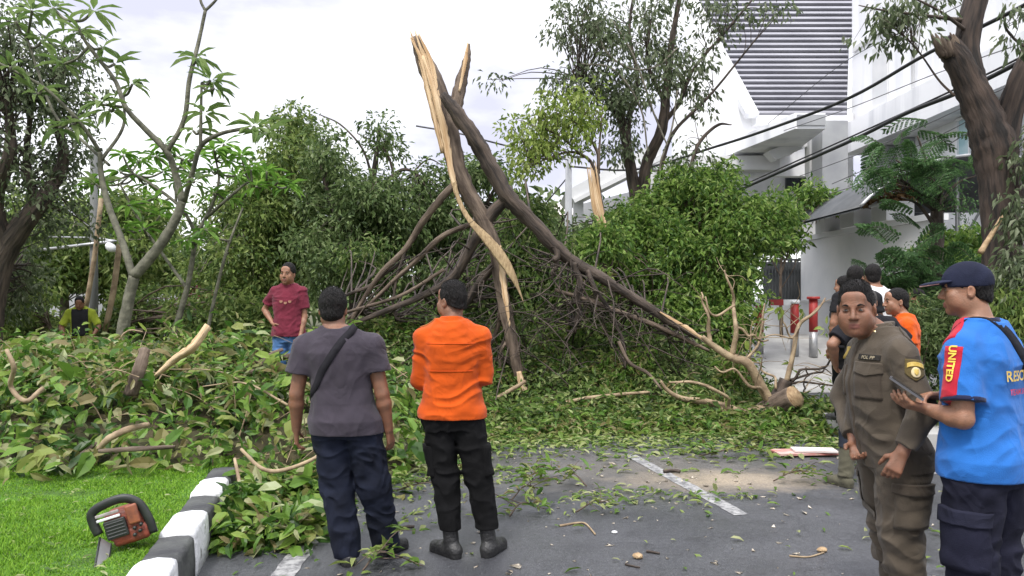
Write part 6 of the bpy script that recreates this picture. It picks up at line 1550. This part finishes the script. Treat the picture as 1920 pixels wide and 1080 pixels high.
fl = p.patch('shirt', (-.095, .15, 1.215), vw, .135, .150, UN3, 'chest_pocket', .006)
p.patch('shirt', (-.095, .15, 1.290), vw, .145, .050, UNI, 'pocket_flap', .011, shape=lambda a, b: (a, b - (.30 * (1 - abs(2 * a)) if b < 0 else 0)))
p.patch('shirt', (.095, .15, 1.215), (.42, .9, 0), .135, .150, UN3, 'chest_pocket', .006)
p.patch('shirt', (-.10, .15, 1.338), vw, .120, .024, fabric('name_tape', (.022, .020, .018), .2), 'name_tape', .007)
GOLD = mat('badge_gold', (.55, .36, .06), .5, col2=(.70, .52, .15), noise_scale=60)
p.text('shirt', 'POL PP', (-.10, .15, 1.338), vw, .022, mat('thread_tan', (.32, .27, .18), .9), 'name_tape_letters', .0115, squash=1.05)
p.patch('shirt', (0.0, .2, 1.12), (.05, 1, 0), .030, .56, UN3, 'placket', .006, n=(4, 30))
p.patch('shirt', (.11, .15, 1.345), (.5, .9, 0), .045, .060, GOLD, 'chest_badge', .009, shape=shieldf)
svw = W2L((-.25, -1, .38), (0, 0, 0), rzO); BR_ = fabric('badge_field', (.10, .075, .03), .3); bc = p.J['shL'] * .62 + p.J['elL'] * .38 + W2L((0, -.05, .03), (0, 0, 0), rzO)
p.patch('shirt', bc, svw, .088, .098, BR_, 'shoulder_badge', .005, shape=shieldf, n=(15, 15))
p.patch('shirt', np.array(bc) + [0, 0, .026], svw, .072, .020, GOLD, 'shoulder_badge_scroll', .009, shape=lambda a, b: (a, b - 1.2 * a * a * 1.2 + .15))
p.patch('shirt', np.array(bc) + [0, 0, -.012], svw, .040, .048, mat('badge_pale', (.62, .52, .30), .7), 'shoulder_badge_emblem', .009, shape=disc)
p.patch('shirt', np.array(bc) + [0, 0, -.012], svw, .016, .028, GOLD, 'shoulder_badge_emblem', .013, shape=shieldf)
for q in (-1, 1): p.patch('shirt', (q * .135, .0, 1.425), (q * .35, 0, 1), .05, .115, UN3, 'epaulette', .006, up=(q, 0, 0))
mb = MB(); c = np.array((-.055, .125, 1.462))
for q in (-1, 1):
    c = np.array((q * .062, .118, 1.455)); mb = MB(); mb.tube([c, c + [q * .006, .010, 0]], [.013, .010], 10); o = mb.build('collar_pin', mat('pin_gold', (.75, .62, .34), .3, metallic=.7)); o.parent = p.root
    v = Vol((-.2, -.2, 1.38), (.25, .3, 1.55), .005); v.cone((q * .02, .125, 1.475), (q * .075, .115, 1.435), .020, .012, 0); v.cone((q * .02, .12, 1.475), (q * .07, .05, 1.485), .018, .016, .02); p.add('collar_leaf', v.mesh('collar_leaf'), UNI)
for q in (-1, 1): p.patch('trousers', (q * .20, 0, .64), (q, -.1, 0), .16, .19, UNI, 'cargo_pocket', .016)
for q in (-1, 1): p.patch('trousers', (q * .20, 0, .735), (q, -.1, 0), .17, .05, UN3, 'pocket_flap', .022)

# ---- rescuer in the blue T-shirt and cap, holding a telephone
rzB = R(34); B0 = np.array([2.03, 3.32, 0])
j = lambda px, py, dy: J_(px, py, 3.32 + dy, B0, rzB, 1.72)
p = Person('man in a bright blue T-shirt and navy cap holding a phone', B0, rzB, 1.72, SK2, .005,
    torso=shear(widen(DEF['torso'], 1.04), 0, .02), shL=(-.175, .01, 1.355), elL=j(1806, 786, -.15), wrL=j(1742, 768, .0), shR=(.175, .01, 1.355), elR=(.20, .06, 1.10), wrR=j(1768, 742, .10),
    head=(0, .075, 1.60), yaw=R(31), pitch=-.02, headS=.93, arm=.98)
p.body(handL=dict(dir=W2L((-.9, .05, .22), (0, 0, 0), rzB), palm=W2L((-.1, .35, 1), (0, 0, 0), rzB), thumb=W2L((-.3, 1, .3), (0, 0, 0), rzB), curl=.32),
       handR=dict(dir=W2L((-.9, -.25, .05), (0, 0, 0), rzB), palm=W2L((-.1, -.35, -1), (0, 0, 0), rzB), thumb=W2L((-.5, -1, 0), (0, 0, 0), rzB), curl=.4)); p.face()
p.hair(top=.004, side=.006, front=.045, nape=-.035)
BLU = fabric('tshirt_blue', (.022, .135, .44), .14); NAVY = fabric('navy_trim', (.015, .018, .05), .3); RED = fabric('stripe_red', (.42, .018, .035), .15)
p.shirt(BLU, infl=.020, hem=.82, sleeve=.74, slv_r=(.076, .080), wr_amp=.008, wf=(8, 8, 11), seed=11.3, flare=.012)
p.trousers(fabric('cargo_navy', (.010, .0105, .021), .4), waist=1.0, hem=.06, knee_r=.098, ank_r=.086, hip_r=.122, wr_amp=.010, seed=12.2)
p.shoes(BOOT)
CAPM = fabric('cap_navy', (.014, .017, .036), .3)
v = Vol(p.hd - .2, p.hd + .22, .005); e = p.HR
v.ell(p.hp((0, -.006, .040)), (.077, .101, .092), e, 0); v.plane(p.hp((0, 0, .018)), p.HR @ np.array([0, -.02, -1.0])); cap_o = p.add('cap', v.mesh('cap'), CAPM)
v = Vol(p.hd - .25, p.hd + .25, .0045); v.ell(p.hp((0, .105, .040)), (.073, .085, .011), p.HR @ rotm(0, -.13), 0); v.ell(p.hp((0, .02, .02)), (.07, .075, .09), e, .004, 's'); p.add('cap_brim', v.mesh('cap_brim'), [CAPM], cap_o)
mb = MB(); mb.tube([p.hp((.072 * math.sin(a), .105 + .085 * math.cos(a), .040 - .013 * math.cos(a) - .002)) for a in np.linspace(-1.45, 1.45, 22)], .0035, 6); o = mb.build('brim_edge', mat('brim_pink', (.60, .36, .32), .7)); o.parent = p.root
svw = W2L((-.85, -.60, .12), (0, 0, 0), rzB); c0 = (p.J['shL'] + p.J['elL']) / 2 + W2L((-.045, -.01, .03), (0, 0, 0), rzB)
p.patch('shirt', c0 + [.0, .0, -.01], svw, .068, .27, RED, 'sleeve_stripe', .004, n=(8, 26), shape=lambda a, b: (a, b))
p.patch('shirt', (-.13, .05, 1.42), (-.55, .25, 1), .06, .17, RED, 'shoulder_stripe', .004, up=(1, 0, 0), n=(6, 14))
p.text('shirt', 'UNITED', c0 + [0, 0, .055], svw, .042, mat('letter_yellow', (.78, .52, .07), .8), 'sleeve_letters', .010, roll=R(-90), bold=.03)
for S in 'RL':
    sh, el = p.J['sh' + S], p.J['el' + S]; e0, e1 = sh + (el - sh) * .69, sh + (el - sh) * .755; v = Vol(np.minimum(e0, e1) - .13, np.maximum(e0, e1) + .13, .005); v.cone(e0 - (el - sh) * .3, e1, .079, .083, 0, cap=True); v.plane(e0, e0 - e1); p.add('sleeve_hem', v.mesh('sleeve_hem'), NAVY)
bvw = (0, -1, 0)
p.text('shirt', 'RESCUE', (.0, -.2, 1.25), bvw, .060, mat('letter_gold', (.62, .45, .12), .8), 'back_letters', .009, bold=.02)
p.text('shirt', 'TEAM SAR', (.0, -.2, 1.185), bvw, .034, mat('letter_red', (.50, .04, .09), .8), 'back_letters', .009, bold=.02)
BAG = fabric('bag_black', (.012, .013, .018), .3)
p.band('shirt', [(-.10, .13, 1.36), (-.085, .05, 1.45), (-.06, -.03, 1.465), (-.01, -.09, 1.41), (.06, -.15, 1.30), (.125, -.155, 1.18), (.17, -.12, 1.06), (.19, -.03, 1.0)], .052, BAG, 'bag_strap')
v = Vol((0, -.3, .85), (.4, .25, 1.2), .006); v.ell((.205, -.02, 1.01), (.045, .10, .085), None, 0); v.wrinkle(.004, 14, 14, 14, 3); p.add('sling_bag', v.mesh('sling_bag'), BAG)
v = Vol((-.25, -.25, 1.40), (.25, .25, 1.56), .005); v.cone((0, .008, 1.43), (0, .016, 1.478), .078, .068, 0, cap=True); p.add('collar', v.mesh('collar'), NAVY)
p.patch('trousers', (-.21, 0, .56), (-1, .0, 0), .17, .21, fabric('cargo_navy_pocket', (.012, .0125, .025), .3), 'cargo_pocket', .016)
p.patch('trousers', (-.21, 0, .67), (-1, .0, 0), .18, .06, fabric('cargo_flap', (.016, .017, .032), .3), 'pocket_flap', .024)
# the telephone lies in his left hand
c_, s_ = math.cos(rzB), math.sin(rzB); wl = p.J['wrL'] * p.s; wv = B0 + np.array([wl[0] * c_ - wl[1] * s_, wl[0] * s_ + wl[1] * c_, wl[2]])
ph = empty('phone', at(1700, 732, 3.32), 'dark smartphone held flat in the hands of the man in blue', 'phone')
Mx = rotm(R(62)) @ rotm(0, R(35)); mb = MB(); pc = at(1700, 728, 3.32); mb.box(pc, (.074, .155, .009), M=Mx); o = mb.build('case', mat('phone_case', (.10, .10, .11), .4), ph, shade=False)
mb = MB(); mb.box(pc + Mx @ np.array([0, 0, .006]), (.068, .145, .002), M=Mx); mb.build('screen', mat('phone_screen', (.02, .022, .025), .1), ph, shade=False)

# ---- man in maroon on the pile
p = Person('slim man in a maroon T-shirt and denim shorts standing on the leaf pile', (-2.47, 8.55, .36), R(180), 1.60, SK2, .009, torso=widen(DEF['torso'], .92),
    shR=(.165, -.01, 1.39), elR=(.30, -.06, 1.17), wrR=(.165, .06, 1.01), shL=(-.165, -.01, 1.39), elL=(-.19, .01, 1.09), wrL=(-.165, .10, .87), head=(0, .03, 1.585), yaw=-.15, roll=-.06, arm=.82, leg=.86, headS=1.02)
p.body(handR=dict(dir=(-.6, .2, -.6), palm=(-1, 0, 0), curl=.4), handL=dict(palm=(1, .1, 0), curl=.4)); p.face(True); p.hair(top=.022, side=.008, front=.056)
MAR = fabric('tshirt_maroon', (.135, .018, .034), .2); p.shirt(MAR, infl=.020, hem=.86, sleeve=.68, slv_r=(.070, .078), wr_amp=.009, seed=14, flare=.02)
for q in (-.05, 0, .05): p.patch('shirt', (q, .2, 1.25 + abs(q) * .3), (0, 1, 0), .035, .03, mat('print_tan', (.30, .15, .10), .9), 'chest_print', .005, shape=shieldf)
p.trousers(fabric('denim_blue', (.075, .17, .36), .25), waist=.98, hem=.52, knee_r=.098, ank_r=.1, hip_r=.112, seed=15, name='shorts'); p.shoes(BOOT)

# ---- worker with the yellow vest far left
p = Person('worker in a black and yellow safety vest bending over far off on the left', (-7.85, 14.1, 0), R(200), 1.66, SK, .014, torso=shear(DEF['torso'], 0, .10), shR=(.19, .10, 1.36), elR=(.30, .16, 1.10), wrR=(.24, .28, .95), shL=(-.19, .10, 1.36), elL=(-.31, .16, 1.11), wrL=(-.24, .28, .95), head=(0, .20, 1.54), pitch=-.4)
p.body(); p.hair(); VST = fabric('vest_yellow', (.26, .31, .03), .3); p.shirt(VST, infl=.02, hem=.9, sleeve=.9, seed=3); p.trousers(BLK, seed=4); p.shoes(BOOT)
p.patch('shirt', (0, .25, 1.18), (0, 1, 0), .27, .50, fabric('vest_black', (.02, .02, .022), .2), 'vest_panel', .008)

# ---- bystanders behind the officer
gR = 'bystanders gathered by the wall on the right'
p = Person('balding man in a black T-shirt standing behind the officer, elbows out', (3.02, 6.55, 0), R(10), 1.665, SK2, .0085, gR, torso=widen(DEF['torso'], 1.1), shR=(.19, -.01, 1.385), elR=(.36, -.04, 1.20), wrR=(.24, .12, 1.03), shL=(-.19, -.01, 1.385), elL=(-.37, -.04, 1.23), wrL=(-.24, .12, 1.05), hipL=(-.09, 0, .87), knL=(-.17, .02, .48), anL=(-.22, 0, .085), yaw=-.3, arm=1.05, headS=1.03)
p.body(); p.hair(top=.003, side=.003, front=.07, m=HAIRG, thin=True); p.shirt(fabric('tshirt_black', (.012, .012, .015), .3), infl=.018, hem=.84, sleeve=.75, slv_r=(.078, .078), seed=6)
p.trousers(fabric('trousers_dark', (.02, .024, .034), .3), hem=.34, seed=8); UNB = fabric('boot_canvas', (.085, .080, .055), .3)
for S in 'RL':
    v = Vol(p.J['an' + S] - .25, p.J['kn' + S] + .25, .008); v.cone(p.J['kn' + S] + [0, 0, -.05], p.J['an' + S], .075, .062, 0, cap=True); v.wrinkle(.006, 10, 10, 18, 2); p.add('boot_shaft', v.mesh('boot_shaft'), UNB)
p.shoes(UNB, hi_top=.05)
p = Person('man in an orange T-shirt behind the officer, facing left', (3.54, 7.0, 0), R(72), 1.665, SK2, .008, gR, head=(0, .06, 1.585), yaw=.25, headS=1.04, torso=widen(DEF['torso'], 1.02))
p.body(); p.face(True); p.hair(top=.010, side=.006, front=.062, m=HAIR); p.shirt(fabric('tshirt_orange', (.58, .085, .006), .15), infl=.018, hem=.84, sleeve=.6, seed=9); p.trousers(BLK, seed=9); p.shoes(BOOT)
for x, y, H, rz, yw, col, lb in ((1586, 8.9, 1.645, 30, .3, (.02, .02, .024), 'dark haired bystander in black, leftmost of the group by the wall'),
        (1606, 8.5, 1.745, -10, .35 - 1.0, (.016, .016, .018), 'taller bystander in black with his face turned to the right'),
        (1640, 8.7, 1.77, 15, -.5, (.72, .72, .73), 'bystander in a white T-shirt with his back turned, by the pale wall')):
    X = at(x, 560, y); p = Person(lb, (X[0], y, .19), R(rz), H, SK2, .010, gR, yaw=yw); p.body(); p.hair(top=.016, side=.010); p.shirt(fabric('tshirt_plain', col, .15), seed=x * .01, sleeve=.6); p.trousers(BLK, seed=3); p.shoes(BOOT)
X = at(1722, 560, 10.0); p = Person('bystander half hidden by the dark green shrub, just left of the capped man', (X[0], 10.0, .0), R(60), 1.70, SK2, .011, gR); p.body(); p.face(True); p.hair(); p.shirt(fabric('tshirt_rust', (.34, .09, .03), .2)); p.trousers(BLK); p.shoes(BOOT)
# ------------------------------------------------------------------ chainsaw on the grass beside the kerb
cs0 = at(238, 1000, 4.28); cs0[2] = .22
saw = empty('chainsaw', cs0, 'worn orange and black chainsaw standing on the grass beside the kerb', 'chainsaw')
O_ = mat('saw_orange', (.26, .05, .022), .6, col2=(.12, .04, .03), noise_scale=14, bump=.3, bump_scale=40); K_ = mat('saw_black', (.012, .014, .013), .5, col2=(.03, .035, .03), noise_scale=8)
Rs = rotm(R(12), 0, R(-16))
def sp(x, y, z): return cs0 + Rs @ np.array([x, y, z]) * .90
def rbox(mb, c, size, bev=.02, mi=0):
    bm = bmesh.new(); bmesh.ops.create_cube(bm, size=1); bmesh.ops.scale(bm, vec=size, verts=bm.verts); bmesh.ops.bevel(bm, geom=bm.edges[:], offset=bev, segments=3, profile=.6, affect='EDGES')
    bm.verts.ensure_lookup_table(); V = np.array([v.co for v in bm.verts]); Fc = [tuple(v.index for v in f.verts) for f in bm.faces]; bm.free()
    mb.add(np.array([sp(*(np.array(c) + v)) for v in V]), Fc, mi)
mb = MB(); rbox(mb, (.03, .05, .135), (.22, .18, .185), .045); rbox(mb, (.05, .05, .06), (.21, .19, .10), .03); mb.build('housing', O_, saw)
mb = MB(); rbox(mb, (-.01, -.055, .13), (.125, .02, .115), .008)
mb.build('air_grille', K_, saw)
mb = MB()
for k in range(5): rbox(mb, (-.01, -.067, .09 + k * .02), (.105, .006, .006), .002)
mb.build('grille_ribs', mat('saw_grey', (.07, .07, .072), .6), saw)
mb = MB(); rbox(mb, (-.035, -.056, .232), (.135, .016, .018), .005)
mb.build('stripe', mat('saw_stripe', (.45, .42, .40), .6, col2=(.25, .22, .21), noise_scale=20), saw)
mb = MB(); rbox(mb, (-.035, -.056, .204), (.135, .016, .016), .005); mb.build('stripe', M['white_paint'], saw)
mb = MB(); P_ = curve([sp(-.125, -.02, .12), sp(-.135, -.02, .20), sp(-.12, -.02, .262), sp(-.02, -.02, .29), sp(.075, -.02, .285), sp(.14, -.02, .23), sp(.168, -.02, .13), sp(.172, -.02, .03)], 40); mb.tube(P_, .017, 10, flat=(1, 1.5)); mb.build('front_handle', K_, saw)
mb = MB(); rbox(mb, (.10, -.05, .185), (.07, .03, .12), .014); mb.build('clutch_cover', mat('saw_cover', (.34, .11, .05), .55, col2=(.18, .06, .035), noise_scale=18), saw)
mb = MB()
for (x, z) in ((.09, .10), (.115, .075), (.08, .06), (.13, .11)): mb.tube([sp(x, -.052, z), sp(x, -.066, z)], .010, 8)
mb.build('vent', K_, saw)
mb = MB(); mb.tube(curve([sp(.02, .16, .08), sp(.03, .25, .06), sp(.03, .30, .10), sp(.03, .27, .17), sp(.03, .16, .19)], 20), .018, 8); mb.build('rear_handle', K_, saw)
a0 = sp(-.10, -.02, .07); a1 = at(186, 1088, 3.95); d = unit(a1 - a0); sd = unit(np.cross(d, [.75, -.65, .2])); th = np.cross(d, sd)
mb = MB(); L_ = np.linalg.norm(a1 - a0); ts = np.linspace(0, 1, 14); w_ = .032 * np.sqrt(np.clip(1 - ((ts - .86) / .14).clip(0) ** 2, .02, 1))
pol = np.concatenate([a0 + d * L_ * ts[:, None] + sd * w_[:, None], (a0 + d * L_ * ts[:, None] - sd * w_[:, None])[::-1]]); mb.prism(pol - th * .003, th * .006); bar_o = mb.build('guide_bar', M['steel'], saw, shade=False)
mb = MB(); w2 = w_ + .004; pc = np.concatenate([a0 + d * L_ * (ts * 1.01)[:, None] + sd * w2[:, None], (a0 + d * L_ * (ts * 1.01)[:, None] - sd * w2[:, None])[::-1]]); mb.tube(pc, .006, 6); mb.build('chain', K_, saw)

# ------------------------------------------------------------------ things on the road
pn = empty('painted_board', ground(1510, 852), 'broken red and white board lying on the road left of the officer', 'board')
g = ground(1508, 853); mb = MB(); mb.box(g + [0, 0, .03], (.62, .26, .02), rz=.08); mb.build('board', mat('board_red', (.42, .12, .10), .8, col2=(.58, .40, .36), noise_scale=6), pn, shade=False)
mb = MB(); mb.box(g + [.09, -.02, .055], (.42, .20, .018), rz=-.12); mb.build('board_face', mat('board_white', (.62, .50, .47), .8, col2=(.72, .70, .68), noise_scale=5), pn, shade=False)
gK = 'small sticks and scraps on the road'
def scrap(P, r, m, lab, nm='stick', cat='stick', jit=.1):
    P = np.array([ground(*q) + [0, 0, r * 1.05] for q in P]); C_ = curve(P, 12); mb = MB(); mb.tube(C_, np.linspace(r, r * .75, 12), 7, jit=jit); return tag(mb.build(nm, m, loc=P[0]), lab, cat, gK)
scrap([(738, 997), (760, 992), (777, 991)], .013, M['bark_dark'], 'short black stick lying between the shoes of the two foreground men')
fk = scrap([(1050, 988), (1080, 983), (1098, 984), (1116, 1004)], .008, M['bark_tan'], 'forked pale twig on bare asphalt in the middle of the road', 'twig', 'twig')
scrap([(1172, 1060), (1190, 1064), (1200, 1066)], .006, M['bark_dark'], 'small dark twig near the bottom edge, beside the wood chip', 'twig', 'twig')
scrap([(1212, 1036), (1225, 1038), (1237, 1040)], .008, M['bark_dark'], 'short dark twig right of the pale wood chip', 'twig', 'twig')
scrap([(1480, 1044), (1515, 1046), (1545, 1038)], .006, M['bark_tan'], 'thin pale twig left of the boot of the officer', 'twig', 'twig')
scrap([(1245, 888), (1262, 886), (1275, 888)], .018, M['bark_dark'], 'dark bark fragment lying on the white centre line', 'bark_piece', 'bark')
for px, py, r, lb, m_ in ((1196, 1047, .030, 'pale yellow wood chip on the asphalt at the bottom centre', M['wood_cut']), (1541, 1035, .028, 'pale pinkish wood chip left of the officer', M['wood_cut']), (1152, 1000, .016, 'small white stone right of the forked twig', M['white_paint'])):
    g = ground(px, py); rg = np.random.default_rng(px); bm = bmesh.new(); bmesh.ops.create_icosphere(bm, subdivisions=2, radius=r)
    for v in bm.verts: v.co = Vector((v.co.x * 1.2, v.co.y * .9, v.co.z * .6)) * (1 + .25 * float(noise(v.co.x * 40 + px, v.co.y * 40, v.co.z * 40)))
    me = bpy.data.meshes.new('wood_chip'); bm.to_mesh(me); bm.free(); o = link('wood_chip' if m_ is not M['white_paint'] else 'stone', me, m_, shade=False); o.location = g + [0, 0, r * .5]; tag(o, lb, 'wood chip' if m_ is not M['white_paint'] else 'stone', gK)
print('script seconds', round(time.time() - T0, 1))
